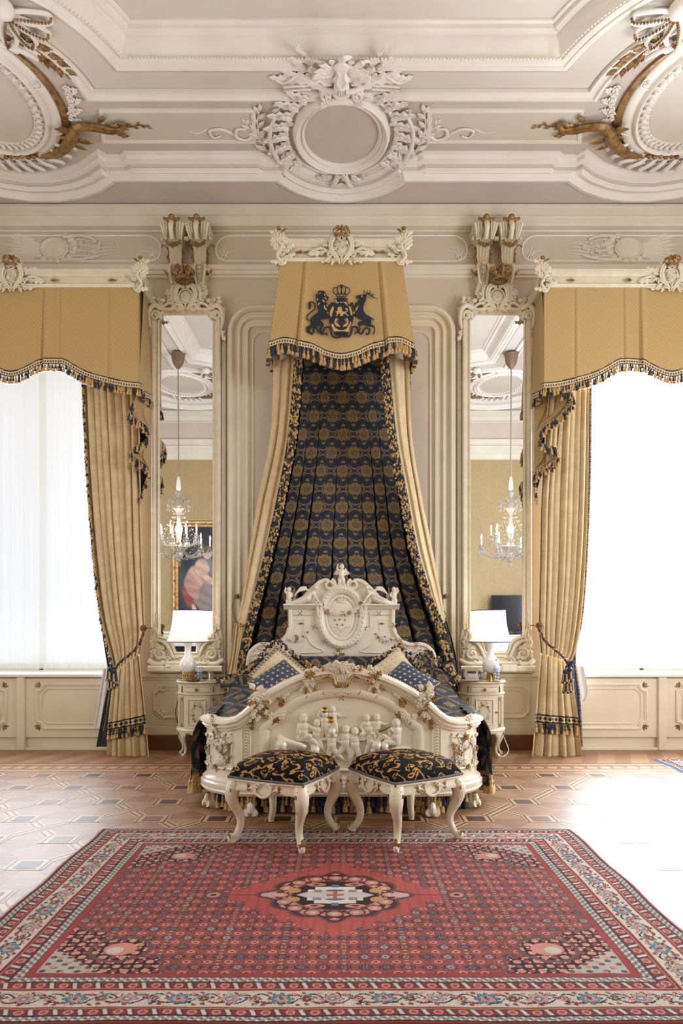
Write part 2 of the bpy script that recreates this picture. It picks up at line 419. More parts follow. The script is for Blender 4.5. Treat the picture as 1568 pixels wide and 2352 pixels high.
def cartouche(mb, u, v, a, b, th, mat=0, matin=None, w=0):
    # oval boss in a rocaille frame: doubled C-scrolls, leaf sprays and a ribbed pendant
    el = [(u+a*.9*math.cos(t), v+b*.9*math.sin(t), w+th*.9) for t in np.linspace(0, 2*PI, 29)[:-1]]
    mb.tube(el, th*.42, 6, mat, closed=True)
    mb.ell((u, v, w), (a*.86, b*.86, th*1.2), 18, matin if matin is not None else mat)
    for sx in (-1, 1):
        for k, (o, r) in enumerate(((1.0, .62), (1.22, .42))):
            curve(mb, [(u+sx*a*.25*o, v+b*1.28*o, w+th*1.3), (u+sx*a*.85*o, v+b*1.08*o, w+th*1.7), (u+sx*a*1.16*o, v+b*.35*o, w+th*1.5), (u+sx*a*1.02*o, v-b*.45*o, w+th*1.3), (u+sx*a*.5*o, v-b*1.05*o, w+th*1.4), (u+sx*a*.16, v-b*1.55*o, w+th)], th*r, th*r*.6, mat, belly=.4)
        scroll(mb, u+sx*a*.36, v+b*1.1, a*.24, PI/2, 1.2, sx, th*.4, mat, w+th*1.6)
        scroll(mb, u+sx*a*1.35, v-b*.75, a*.34, PI/2, 1.3, -sx, th*.45, mat, w+th)
        scroll(mb, u+sx*a*.7, v-b*1.25, a*.24, 0, 1.2, sx, th*.4, mat, w+th)
        for q, (du, dv, an, L) in enumerate(((1.25, .55, .95, 1.0), (1.4, .2, .45, 1.1), (1.45, -.25, .05, 1.2), (1.2, -.9, -.35, 1.25), (.8, -1.2, -.7, 1.0), (1.0, 1.0, 1.25, .8))):
            leaf(mb, u+sx*a*du*.9, v+b*dv, an if sx > 0 else PI-an, a*L, a*.26, mat, -sx*.8, w=w+th*.5, lift=.12)
        shell(mb, u+sx*a*.95, v+b*.95, a*.34, PI/2-sx*.7, 1.8, 5, mat, w=w+th*.6)
    for k in range(5): mb.ell((u, v-b*(1.05+.16*k), w+th*(1.5-.12*k)), (a*(.24-.03*k), b*.075, th*.7), 8, mat)
    shell(mb, u, v-b*.45, b*.8, PI/2, 1.7, 7, mat, th*.22, w+th*.9)
def acanthus_branch(mb, pts, Wd, mat=0, w=0, tendril=True):
    C = cr([P3(p, w) for p in pts], 6); N = len(C)
    mb.tube(C, [Wd*.45*(1-i/N)+Wd*.08 for i in range(N)], 7, mat, flat=(0, 0, 1, .9))
    for i in range(1, N-2, 3):
        a = math.atan2(C[i+1][1]-C[i-1][1], C[i+1][0]-C[i-1][0]); t = i/N; s = 1 if (i//3) % 2 else -1
        L = Wd*(2.6-1.6*t); leaf(mb, C[i][0], C[i][1], a+s*.55, L, Wd*(.62-.35*t), mat, -s*.9, w=C[i][2]+Wd*.2, lift=.1)
        leaf(mb, C[i][0], C[i][1], a-s*.35, L*.7, Wd*(.45-.25*t), mat, s*.7, w=C[i][2]+Wd*.2)
def figure(mb, root, s, sk, rl, head=None, wings=False, hair=True):
    """human figure from joints; sk: dict of joint -> (u, v, w) in units of head height s"""
    J = {k: np.array(root)+np.array(v, float)*s for k, v in sk.items()}
    def c(a, b, ra, rb): mb.cap2(J[a], J[b], ra*s*rl, rb*s*rl, 9)
    c('pelvis', 'chest', .50, .56); c('pelvis', 'belly', .5, .52); c('chest', 'neck', .34, .24)
    mb.ell(J['head'], (.40*s, .48*s, .44*s), 12)
    mb.ell(J['head']+np.array((0, -.22*s, .18*s)), (.28*s, .24*s, .27*s), 8)
    mb.ell(J['head']+np.array((0, -.04*s, .46*s)), (.07*s, .09*s, .09*s), 6)
    for q in (-1, 1):
        mb.ell(J['head']+np.array((q*.17*s, -.16*s, .34*s)), .12*s, 6)
        mb.ell(J['head']+np.array((q*.39*s, -.05*s, .02*s)), (.07*s, .12*s, .08*s), 6)
    if hair:
        for i in range(46):
            a = 2.4*i; h = -.35+1.33*i/45; rr = math.sqrt(max(1-h*h, 0))
            if math.sin(a)*rr > .25 and h < .42: continue
            mb.ell(J['head']+np.array((rr*math.cos(a)*.38*s, h*.47*s, rr*math.sin(a)*.40*s)), .105*s, 6)
    for q in ('l', 'r'):
        c('sh'+q, 'el'+q, .27, .2); c('el'+q, 'ha'+q, .2, .13); c('chest', 'sh'+q, .38, .28)
        h = J['ha'+q]; mb.ell(h, (.15*s, .15*s, .13*s), 6)
        dv = (h-J['el'+q]); dv = dv/(np.linalg.norm(dv)+1e-9)
        sd = np.array((-dv[1], dv[0], 0.))
        for f in (-1.5, -.5, .5, 1.5): mb.cap2(h+sd*f*.07*s, h+dv*.27*s+sd*f*.08*s, .05*s, .035*s, 5)
        mb.cap2(h+sd*.08*s, h+sd*.22*s+dv*.12*s, .05*s, .035*s, 5)
        c('hip'+q, 'kn'+q, .42, .27); c('kn'+q, 'an'+q, .28, .16); c('pelvis', 'hip'+q, .45, .42)
        mb.cap2(J['an'+q], J['fo'+q], .16*s, .1*s, 6)
    if wings:
        for q in (-1, 1):
            for k in range(4):
                mb.ell(J['chest']+np.array((q*(.55+.15*k)*s, (.35-.22*k)*s, -.25*s)), (.5*s, .16*s, .1*s), 8, None, Matrix.Rotation(q*(1.0-.25*k), 4, 'Z'))
def cherub(u, v, s, pose, mir=1, w=.0):
    base = dict(pelvis=(0, 0, .35), belly=(0, .45, .5), chest=(.02, 1.0, .42), neck=(.03, 1.45, .45), head=(.05, 1.85, .5))
    A = dict(
        stand=dict(shl=(-.42, 1.2, .4), ell=(-.95, .95, .5), hal=(-1.5, 1.05, .55), shr=(.45, 1.2, .4), elr=(.95, 1.0, .5), har=(1.45, 1.15, .5),
                   hipl=(-.25, -.2, .35), knl=(-.5, -.95, .5), anl=(-.65, -1.65, .25), fol=(-.95, -1.75, .35), hipr=(.25, -.2, .35), knr=(.55, -.9, .45), anr=(.95, -1.55, .25), **{'for': (1.2, -1.6, .3)}),
        dance=dict(shl=(-.42, 1.2, .4), ell=(-.9, .8, .5), hal=(-1.4, .6, .55), shr=(.45, 1.2, .4), elr=(1.0, 1.1, .5), har=(1.6, 1.2, .5),
                   hipl=(-.25, -.2, .35), knl=(-.8, -.75, .5), anl=(-1.4, -1.3, .3), fol=(-1.65, -1.4, .35), hipr=(.25, -.2, .35), knr=(.6, -.9, .5), anr=(.5, -1.6, .25), **{'for': (.3, -1.75, .4)}),
        up=dict(shl=(-.42, 1.2, .4), ell=(-.75, 1.6, .55), hal=(-.6, 2.15, .6), shr=(.45, 1.2, .4), elr=(.8, .8, .6), har=(.55, .5, .8),
                hipl=(-.25, -.2, .35), knl=(-.35, -.85, .5), anl=(-.35, -1.5, .3), fol=(-.5, -1.65, .45), hipr=(.25, -.2, .35), knr=(.4, -.85, .5), anr=(.3, -1.5, .25), **{'for': (.45, -1.65, .4)}),
        sit=dict(shl=(-.42, 1.2, .4), ell=(-.8, .75, .6), hal=(-.5, .35, .9), shr=(.45, 1.2, .4), elr=(.85, .7, .6), har=(.6, .2, .8),
                 hipl=(-.25, -.1, .4), knl=(-.75, -.15, 1.0), anl=(-.95, -.85, .8), fol=(-1.15, -.95, .95), hipr=(.25, -.1, .4), knr=(.75, -.2, .95), anr=(.8, -.9, .75), **{'for': (1.0, -1.0, .9)}),
        flute=dict(shl=(-.42, 1.2, .45), ell=(-.7, .75, .7), hal=(-.85, 1.35, .8), shr=(.4, 1.2, .4), elr=(.2, .6, .7), har=(-.5, 1.2, .85),
                   hipl=(-.25, -.1, .4), knl=(-1.25, .55, .7), anl=(-2.0, .0, .5), fol=(-2.3, -.1, .5), hipr=(.1, -.1, .4), knr=(-1.0, -.1, .8), anr=(-1.9, -.5, .5), **{'for': (-2.2, -.6, .5)}),
        lean=dict(shl=(-.35, 1.15, .4), ell=(-.5, .5, .6), hal=(.1, .1, .8), shr=(.5, 1.1, .4), elr=(1.1, .8, .6), har=(1.5, .1, .6),
                  hipl=(-.25, -.1, .4), knl=(.7, .1, .8), anl=(.8, -.8, .5), fol=(1.1, -.9, .5), hipr=(.2, -.1, .4), knr=(1.0, -.35, .7), anr=(1.7, -.9, .4), **{'for': (2.0, -.95, .4)}))[pose]
    d = dict(base); d.update(A); d['for_'] = d.pop('for'); d['for'] = d.pop('for_')
    d['fo'+'r'] = d['for']
    return {k: (q[0]*mir, q[1], q[2]) for k, q in d.items()}
def tassel(mb, c, L, mat, n=6, dirv=(0, 0, -1), k=1.0):
    # small silk tassel hanging from c
    r = L*.2*k; x, y, z = c
    prof = [(r*.25, 0), (r*.75, -L*.1), (r*.6, -L*.25), (r*.5, -L*.3), (r*.95, -L*.6), (r*1.1, -L), (r*.3, -L*.97)]
    mb.lathe([(q, h) for q, h in reversed(prof)], n, c, mat, cap=True)
def fringe(name, pts, parent, step=.036, L=.05, off=(0, 0, 0), mats=None, k=1.0, pom=False, hdr=.03, nrm=None, rng=None, alt=2):
    """tasselled braid along a 3-D polyline"""
    rng = rng or random.Random(5)
    mb = MB(); P = [np.array(p, float) for p in pts]
    for lay in range(2):
        acc = step*.5*lay+step*.25; idx = lay
        for a, b in zip(P[:-1], P[1:]):
            Ls = np.linalg.norm(b-a)
            while acc < Ls:
                q = a+(b-a)*acc/max(Ls, 1e-9)+np.array(off); idx += 1
                m = (1 if rng.random() < .72 else 0) if lay == 0 else (0 if rng.random() < .7 else 1)
                if pom: m = 0 if rng.random() < .42 else 1
                j = np.array((rng.uniform(-.2, .2)*step, rng.uniform(-.25, .25)*step, rng.uniform(-.2, .1)*step))
                if pom:
                    for _ in range(4): mb.ell(q+j+np.array([rng.uniform(-.55, .55)*step for __ in range(3)]), (step*rng.uniform(.2, .34)*k, step*.25*k, step*rng.uniform(.25, .5)*k), 5, m)
                    if rng.random() < .4: tassel(mb, tuple(q+j), L*.9, 1-m, 6, k=1.3)
                else:
                    d = L*(.75 if lay else 1)
                    mb.tube([q, q+j*.5+np.array((0, 0, -L*.35*(1.2-lay)))], L*.06, 4, m)
                    tassel(mb, tuple(q+j+np.array((0, 0, -L*.3*(1.2-lay)))), d, m, 6, k=k)
                acc += step
            acc -= Ls
    o = mb.build(name, mats or [M['navy_fr'], M['gold_fr']], parent, True, 60); o['kind'] = 'stuff'
    return o
def band_strip(mb, pts, wv, mat=0, lift=None):
    # ribbon between pts and pts + wv
    P = np.array(pts, float); Wv = np.array(wv, float)
    if Wv.ndim == 1: Wv = np.tile(Wv, (len(P), 1))
    mb.grid(np.stack([P, P+Wv], 1), mat)
# ================================================================== THE ROOM
YW = 7.5; YB = -.35; XW = 5.3
# ---- parquet floor: every piece of wood its own polygon
def wood(name, c1, c2, rough=.45, ang=0, spec=.5):
    q = NT(name); p = q.p
    mp = q.n('ShaderNodeMapping'); mp.inputs['Rotation'].default_value = (0, 0, ang); mp.inputs['Scale'].default_value = (3, 42, 3)
    q.l(q.obj(), mp.inputs[0]); f = q.ramp(q.noise(1.0, 5, mp.outputs[0], .6), .3, .7)
    g = q.ramp(q.noise(1.1, 2, q.obj()), .3, .7)
    col = q.mix(f, c1, c2); col = q.mix(q.math('MULTIPLY', g, .35), col, c2)
    q.l(col, p.inputs['Base Color']); p.inputs['Roughness'].default_value = rough; p.inputs['Specular IOR Level'].default_value = spec
    q.bump(q.noise(14, 3, q.obj()), .05, .002)
    return q.m
WD = [wood('oak_warm', rgb(166, 126, 92), rgb(142, 102, 70), ang=.6), wood('oak_mid', rgb(156, 116, 84), rgb(132, 94, 66), ang=-.8),
      wood('oak_pale_inlay', rgb(190, 152, 114), rgb(174, 136, 100), ang=.2), wood('bog_oak_inlay', rgb(78, 54, 38), rgb(58, 40, 28), ang=0),
      wood('oak_plank', rgb(150, 108, 76), rgb(122, 84, 56), ang=1.1),
      wood('smoked_oak_inlay', rgb(122, 88, 64), rgb(100, 70, 48), ang=0)]
fl = MB()
G = .46; gx0 = -1.344; gy0 = 4.857-.0; YF = 6.44
nx0, nx1 = -9, 15; ny0, ny1 = -12, 3
# ground tiles: four triangles per cell with alternating grain, clipped at the border
for i in range(nx0, nx1):
    for j in range(ny0, ny1+1):
        x0, x1 = gx0+i*G, gx0+(i+1)*G; y0, y1 = gy0+j*G, gy0+(j+1)*G
        if y0 >= YF: continue
        y1 = min(y1, YF); xm, ym = (x0+x1)/2, (y0+y1)/2
        if x0 < -XW or x1 > XW or y0 < YB: 
            x0 = max(x0, -XW); x1 = min(x1, XW); y0 = max(y0, YB)
            if x0 >= x1 or y0 >= y1: continue
            xm, ym = (x0+x1)/2, (y0+y1)/2
        V = [(x0, y0, 0), (x1, y0, 0), (x1, y1, 0), (x0, y1, 0), (xm, ym, 0)]
        a = (i+j) % 2
        fl.add(V, [(0, 1, 4), (2, 3, 4)], 0 if a else 4); fl.add(V, [(1, 2, 4), (3, 0, 4)], 1 if a else 0)
def quadline(p, q, wdt, z, m):
    p = np.array(p); q = np.array(q); d = q-p; d /= np.linalg.norm(d); n = np.array((-d[1], d[0]))*wdt/2
    if max(p[1], q[1]) > YF-.02 or max(abs(p[0]), abs(q[0])) > XW-.1 or min(p[1], q[1]) < YB+.1: return
    fl.add([(*(p-n), z), (*(q-n), z), (*(q+n), z), (*(p+n), z)], [(0, 1, 2, 3)], m)
for i in range(nx0, nx1):
    for j in range(ny0, ny1):
        if (i+j) % 2 == 0: continue
        c = np.array((gx0+(i+.5)*G, gy0+(j+.5)*G))
        for sx, sy in ((1, 1), (1, -1), (-1, -1), (-1, 1)):
            e = c+np.array((sx*.128, sy*.158)); n = np.array((-sy*.158, sx*.128))/.2033
            s0 = c if (sx*sy > 0) else c+np.array((sx*.04, sy*.05))
            quadline(s0, e, .092, .0006 if sx*sy > 0 else .0003, 2)
            for k in (-.022, .022): quadline(s0+n*k, e+n*k, .012, .0012 if sx*sy > 0 else .0009, 3)
for i in range(nx0, nx1+1):
    for j in range(ny0, ny1+1):
        x, y = gx0+i*G, gy0+j*G
        if abs(x) > XW-.2 or y > YF-.15 or y < YB+.15: continue
        for hx, hy, dx, z, m in ((.118, .082, 0, .0014, 2), (.0065, .078, -.098, .0018, 3), (.0065, .078, .098, .0018, 3), (.064, .058, 0, .0026, 3 if (i*7+j*5) % 3 else 5)):
            X_ = x+dx; fl.add([(X_-hx, y-hy, z), (X_+hx, y-hy, z), (X_+hx, y+hy, z), (X_-hx, y+hy, z)], [(0, 1, 2, 3)], m)
# border towards the bed wall
def strip(y0, y1, m, z=0): fl.add([(-XW, y0, z), (XW, y0, z), (XW, y1, z), (-XW, y1, z)], [(0, 1, 2, 3)], m)
strip(YF, 6.475, 2); strip(6.475, 6.50, 4); strip(6.50, 6.70, 4); strip(6.70, 6.735, 2); strip(6.735, 6.76, 3); strip(6.76, 8.3, 0)
x = -XW+.1
while x < XW-.2:
    fl.add([(x, 6.53, .001), (x+.085, 6.515, .001), (x+.135-.02, 6.6, .001), (x+.03, 6.615, .001)], [(0, 1, 2, 3)], 2)
    fl.add([(x+.03, 6.615, .001), (x+.115, 6.6, .001), (x+.06, 6.69, .001), (x-.03, 6.69, .001)], [(0, 1, 2, 3)], 1); x += .128
x = -XW+.2
while x < XW-.4:
    fl.add([(x, 6.78, .001), (x+.16, 6.78, .001), (x+.36, 7.3, .001), (x+.2, 7.3, .001)], [(0, 1, 2, 3)], 4); x += .34
struct(fl.build('floor', WD, None, False), 'oak parquet floor with diamond inlays and dark squares')

# ---- walls
WX0, WX1, WZ0, WZ1 = 2.32, 4.5, .80, 4.6
mb = MB()
for sx in (-1, 1):
    a, b = sorted((sx*WX0, sx*WX1))
    mb.b2(a, b, YW, 8.3, WZ1, 6.4); mb.b2(a, b, YW+.02, 8.3, 0, WZ0)
    a, b = sorted((sx*WX1, sx*(XW+.2))); mb.b2(a, b, YW, 8.3, 0, 6.4)
mb.b2(-WX0, WX0, YW, 8.3, 0, 6.4)
wall_n = struct(mb.build('wall_bed', M['wall'], None, False), 'blush plaster wall behind the bed')
# side walls with one tall window each
for sx, nm in ((-1, 'wall_left'), (1, 'wall_right')):
    mb = MB(); x0, x1 = (XW, XW+.4); x0, x1 = sorted((sx*x0, sx*x1))
    yc = 3.0 if sx < 0 else 3.6
    mb.b2(x0, x1, YB-.3, yc-1.2, 0, 6.4); mb.b2(x0, x1, yc+1.2, 8.3, 0, 6.4); mb.b2(x0, x1, yc-1.2, yc+1.2, 0, .85); mb.b2(x0, x1, yc-1.2, yc+1.2, 4.1, 6.4)
    struct(mb.build(nm, M['wall'], None, False))
q = NT('gold_damask_wallpaper'); tc = q.obj(); sp = q.n('ShaderNodeSeparateXYZ'); q.l(tc, sp.inputs[0])
X = q.math('MULTIPLY', sp.outputs[0], 2*PI/.5); Z = q.math('MULTIPLY', sp.outputs[2], 2*PI/.7)
f = q.math('MULTIPLY', q.math('SINE', X), q.math('SINE', Z)); f2 = q.math('SINE', q.math('ADD', q.math('MULTIPLY', X, 2), q.math('MULTIPLY', q.math('SINE', Z), 3)))
f = q.math('ADD', f, q.math('MULTIPLY', f2, .5)); f = q.ramp(q.math('ABSOLUTE', f), .05, .6)
q.l(q.mix(f, rgb(176, 152, 108), rgb(171, 147, 103)), q.p.inputs['Base Color']); q.p.inputs['Roughness'].default_value = .55
mb = MB(); mb.b2(-XW-.2, XW+.2, YB-.3, YB, 0, 6.4)
struct(mb.build('wall_entrance', q.m, None, False), 'gold damask papered wall facing the bed')

mb = MB(); mb.b2(-XW, XW, YB, YB+.012, 4.9, 5.9); struct(mb.build('trim_40', M['wall'], None, False), 'plaster frieze above the damask paper')
# windows: frame, panes, sheer curtains
glass = NT('window_glass'); t = glass.t; tr = glass.n('ShaderNodeBsdfTransparent'); gl = glass.n('ShaderNodeBsdfGlossy'); gl.inputs['Roughness'].default_value = .02
mx = glass.n('ShaderNodeMixShader'); mx.inputs[0].default_value = .06; glass.l(tr.outputs[0], mx.inputs[1]); glass.l(gl.outputs[0], mx.inputs[2]); glass.l(mx.outputs[0], t.nodes['Material Output'].inputs[0])
she = NT('sheer_voile'); t = she.t; tr = she.n('ShaderNodeBsdfTransparent'); tl = she.n('ShaderNodeBsdfTranslucent'); tl.inputs[0].default_value = (.95, .97, 1, 1)
df = she.n('ShaderNodeBsdfDiffuse'); df.inputs[0].default_value = (.9, .92, .96, 1)
m1 = she.n('ShaderNodeMixShader'); m1.inputs[0].default_value = .5; she.l(tl.outputs[0], m1.inputs[1]); she.l(df.outputs[0], m1.inputs[2])
m2 = she.n('ShaderNodeMixShader'); m2.inputs[0].default_value = .82; she.l(tr.outputs[0], m2.inputs[1]); she.l(m1.outputs[0], m2.inputs[2]); she.l(m2.outputs[0], t.nodes['Material Output'].inputs[0])
for k, sx in enumerate((-1, 1)):
    xc = sx*3.41; t = thing('window_%d' % (k+1), 'tall white casement window behind sheers', 'window', (xc, 8.2, .8)); t['kind'] = 'structure'; del t['category']
    f = MB(); hw = 1.09
    for x in (-hw+.04, -.16*-sx, hw-.04): f.box((xc+x, 8.16, 2.7), (.06, .07, 3.8))
    for z in (.86, 4.56): f.box((xc, 8.16, z), (2*hw, .07, .1))
    f.build('window_frame', M['white'], t, False, bevel=.006)
    g = MB(); g.box((xc, 8.17, 2.7), (2*hw-.1, .008, 3.7)); g.build('window_pane', glass.m, t, False)
    s = MB(); n = 120; rows = []
    for z in np.linspace(.86, 4.5, 12):
        rows.append([(xc-hw+2*hw*i/n, 7.96+.009*math.sin(i*.9)+.005*math.sin(i*2.3+1), z) for i in range(n+1)])
    s.grid(rows); o = s.build('sheer_curtain', she.m, None)
    tag(o, ('sheer white voile across the left window', 'sheer white voile across the right window')[k], 'sheer curtain')
    b = MB(); b.b2(xc-hw-.03, xc+hw+.03, YW-.07, 8.25, .80, .835); struct(b.build('window_sill', M['white'], t, False, bevel=.008))
for sx, yc, n in ((-1, 3.0, 3), (1, 3.6, 4)):
    t = thing('window_%d' % n, 'tall side window', 'window', (sx*(XW+.3), yc, .85)); t['kind'] = 'structure'; del t['category']
    f = MB()
    for y in (-1.16, 0, 1.16): f.box((sx*(XW+.25), yc+y, 2.5), (.07, .08, 3.2))
    for z in (.9, 3.1, 4.05): f.box((sx*(XW+.25), yc, z), (.07, 2.4, .08))
    f.build('window_frame', M['white'], t, False)
    g = MB(); g.box((sx*(XW+.27), yc, 2.5), (.008, 2.3, 3.2)); g.build('window_pane', glass.m, t, False)

# ---- ceiling
MC = (3.15, 6.08); YM = 3.575
def mirror_path(q):     # q from (0, y) to (x, YM) for the +x, +y quarter
    q = [tuple(p) for p in q]
    a = q[1:]; r = q+[(x, 2*YM-y) for x, y in reversed(q[:-1])]
    return r+[(-x, y) for x, y in reversed(r[1:-1])]
def pathA(R, yf, n=14):
    a0 = math.asin((yf-MC[1])/R); pts = [(0, yf)]
    for i in range(n+1):
        a = lerp(a0, -PI/2-a0, i/n); pts.append((MC[0]-R*math.cos(a), MC[1]+R*math.sin(a)))
    pts.append((pts[-1][0], YM)); return mirror_path(pts)
def pathC(rc, ys, rk, n=14, step=.0):
    a0 = math.asin((ys-6.5)/rc); pts = []
    for i in range(n+1):
        a = lerp(PI/2, a0, i/n); pts.append((rc*math.cos(a), 6.5+rc*math.sin(a)))
    if step: x = pts[-1][0]; pts += [(x+.04, ys+step), (x+.2, ys+step), (x+.26, ys)]
    b0 = PI-math.asin((ys-MC[1])/rk); b1 = PI/2-b0
    b1 = PI/2-(b0)   # symmetric about the diagonal
    if step: x = MC[0]+rk*math.cos(b0); pts += [(x-.3, ys), (x-.24, ys+step), (x-.04, ys+step)]
    for i in range(n+1):
        a = lerp(b0, b1, i/n); pts.append((MC[0]+rk*math.cos(a), MC[1]+rk*math.sin(a)))
    pts.append((pts[-1][0], YM)); return mirror_path(pts)
big = [(-XW-.3, YB-.3), (XW+.3, YB-.3), (XW+.3, 8.0), (-XW-.3, 8.0)]
pA, pB = pathA(1.40, 5.64), pathA(.95, 6.0); pCm, pD = pathC(.66, 6.83, 1.05, step=.05), pathC(.78, 6.94, 1.2)
mb = MB()
mb.prism(big, 5.915, 6.5, 0, [pD]); mb.prism(pD, 5.955, 6.5, 1, [pCm]); mb.prism(pCm, 6.05, 6.5, 0, [pA]); mb.prism(pA, 6.22, 6.5, 1)
for a, b in ((pathA(1.29, 5.76), pathA(1.02, 5.93)),): mb.prism(b, 6.042, 6.06, 1, [a])
for sx in (-1, 1):
    for yy in (0, 1):
        xs = (.80, 2.30)
        poly = [(sx*.80, 6.2), (sx*2.18, 6.2), (sx*2.30, 6.6), (sx*.84, 6.6)]
        if yy: poly = [(x, 2*YM-y) for x, y in poly]
        mb.prism(poly, 6.043, 6.06, 1)
ceil = struct(mb.build('ceiling', [M['ceil_pink'], M['ceil_cream']], None, False), 'coffered stucco ceiling in mauve and cream')
FC = frame((0, 0, 0), (1, 0, 0), (0, -1, 0), (0, 0, -1))     # ceiling frame, w downwards
def cpath(p): return [(x, -y) for x, y in p]
def ccw(p):
    a = sum(p[i][0]*p[(i+1) % len(p)][1]-p[(i+1) % len(p)][0]*p[i][1] for i in range(len(p)))
    return p if a > 0 else p[::-1]
def trimring(n, p, prof, mats=M['plaster'], label=None):
    mb = MB().at(FC); mb.mould(ccw(cpath(p)), prof, True); return struct(mb.build('trim_%d' % n, mats, None, True, 30), label)
# profile offsets: + = inside the loop
trimring(1, pA, [(-.10, -6.05), (-.10, -6.03), (-.075, -6.015), (-.05, -6.02), (-.045, -6.03), (-.02, -6.03), (.0, -6.04), (.03, -6.09), (.09, -6.14), (.10, -6.165), (.15, -6.175), (.155, -6.20), (.19, -6.205), (.195, -6.225)], label='deep crown moulding round the ceiling tray')
trimring(2, pB, [(-.07, -6.05), (-.065, -6.02), (-.03, -6.005), (-.02, -6.025), (.02, -6.03), (.03, -6.02), (.045, -6.02), (.05, -6.05)], label='ceiling band moulding')
trimring(3, pCm, [(-.10, -5.955), (-.10, -5.94), (-.05, -5.925), (-.04, -5.94), (-.02, -5.95), (.0, -5.985), (.05, -6.0), (.06, -6.03), (.09, -6.035), (.095, -6.055)], label='ceiling step moulding')
trimring(4, pD, [(-.04, -5.915), (-.04, -5.895), (.0, -5.885), (.02, -5.91), (.045, -5.93), (.05, -5.96)], label='outer ceiling step moulding')
# egg and dart ticks under the tray crown
mb = MB().at(FC); pp = pathA(1.445, 5.60, 26); pp = cpath(pp); pp = pp+[pp[0]]; acc = 0
for a, b in zip(pp[:-1], pp[1:]):
    a = np.array(a); b = np.array(b); L = np.linalg.norm(b-a)
    while acc < L:
        q_ = a+(b-a)*acc/L; mb.ell((q_[0], q_[1], -6.022), (.012, .012, .012), 5); acc += .030
    acc -= L
mb.build('egg_and_dart', M['plaster'], ceil)['kind'] = 'stuff'
# thin frames round the cream panels of the ceiling
mb = MB().at(FC)
for sx in (-1, 1):
    for yy in (0, 1):
        poly = [(sx*.80, 6.2), (sx*2.18, 6.2), (sx*2.30, 6.6), (sx*.84, 6.6)]
        if yy: poly = [(x, 2*YM-y) for x, y in poly]
        mb.mould(ccw(cpath(poly)), [(-.02, -6.05), (-.018, -6.036), (0, -6.03), (.02, -6.036), (.022, -6.045)], True)
struct(mb.build('trim_5', M['plaster'], None, True, 30))
# ---- wall cornice, architrave, dado
def run(n, prof, segs=None, mats=M['mould'], label=None, name=None):
    """profile (y offset from wall, z) run round the room"""
    mb = MB().at(frame((0, 0, 0), (1, 0, 0), (0, 1, 0), (0, 0, 1)))
    rect = [(-XW, YB), (XW, YB), (XW, YW), (-XW, YW)]
    if segs is None: mb.mould(rect, [(a, z) for a, z in prof], True)
    else:
        for p in segs: mb.mould(p, [(a, z) for a, z in prof], False)
    return struct(mb.build(name or 'trim_%d' % n, mats, None, True, 30), label)
run(6, [(0, 5.905), (.15, 5.905), (.155, 5.90), (.155, 5.87), (.145, 5.865), (.145, 5.79), (.13, 5.785), (.13, 5.775), (.125, 5.77), (.12, 5.70), (.11, 5.69), (.04, 5.685), (.03, 5.672), (0, 5.67)], label='ceiling cornice')
run(7, [(0, 5.30), (.06, 5.30), (.065, 5.285), (.06, 5.25), (.045, 5.24), (.04, 5.205), (.025, 5.20), (.025, 5.175), (0, 5.165)], label='architrave moulding under the frieze')
# back wall carries a second band below
run(8, [(0, 5.16), (.05, 5.16), (.05, 4.98), (.035, 4.97), (.03, 4.86), (0, 4.85)], [[(-XW, YB), (XW, YB)]], label='picture band over the damask paper')
run(9, [(0, .84), (.05, .84), (.055, .825), (.05, .80), (.03, .79), (.025, .765), (0, .755)], [[(2.32, YW), (1.27, YW)], [(-1.27, YW), (-2.32, YW)]], M['cream'], label='dado rail beside the bed')
sk = MB()
for a, b in ((-2.32, -1.27), (1.27, 2.32)): sk.b2(a, b, YW-.03, YW, 0, .165)
struct(sk.build('baseboard_bed', M['base_wood'], None, False, bevel=.006), 'reddish wooden skirting board')
sk = MB()
for a, b in ((-2.32, -1.27), (1.27, 2.32)):
    sk.b2(a, b, YW-.022, YW, .165, .26); sk.b2(a, b, YW-.012, YW, .26, .77)
struct(sk.build('trim_10', M['cream'], None, False, bevel=.004), 'cream dado panelling beside the bed')
# octagonal panel mouldings of the dado
def octo(u0, u1, v0, v1, c): return [(u0+c, v0), (u1-c, v0), (u1, v0+c), (u1, v1-c), (u1-c, v1), (u0+c, v1), (u0, v1-c), (u0, v0+c)]
PM = [(-.016, 0), (-.014, .012), (0, .018), (.012, .01), (.02, .008), (.022, 0)]
for sx in (-1, 1):
    t = struct(MB().at(FR(0, YW-.012, 0)).mould(octo(min(sx*1.42, sx*2.05), max(sx*1.42, sx*2.05), .36, .70, .06), PM, True).build('trim_%d' % (11 if sx < 0 else 12), M['cream'], None, True, 30), 'octagonal dado panel beside the nightstand')
    mb = MB().at(FR(0, YW-.012, 0)); mb.mould(octo(min(sx*1.48, sx*1.99), max(sx*1.48, sx*1.99), .41, .65, .055), [(-.006, 0), (0, .008), (.006, 0)], True)
    mb.build('inner_moulding', M['cream'], t)
    if sx < 0:
        mb = MB().at(FR(0, YW-.012, 0))
        for (u, v, a) in ((-2.02, .67, -PI/2), (-2.02, .39, PI/2)):
            for k in range(5): mb.ell((u-.02+.025*k, v-(.05-.022*k)*(1 if v > .5 else -1), .02), (.02, .015, .016), 6)
            leaf(mb, u+.0, v, -.3 if v > .5 else .3, .13, .03, 0, .6 if v > .5 else -.6, w=.01)
        mb.build('carved_corner', M['cream'], t)
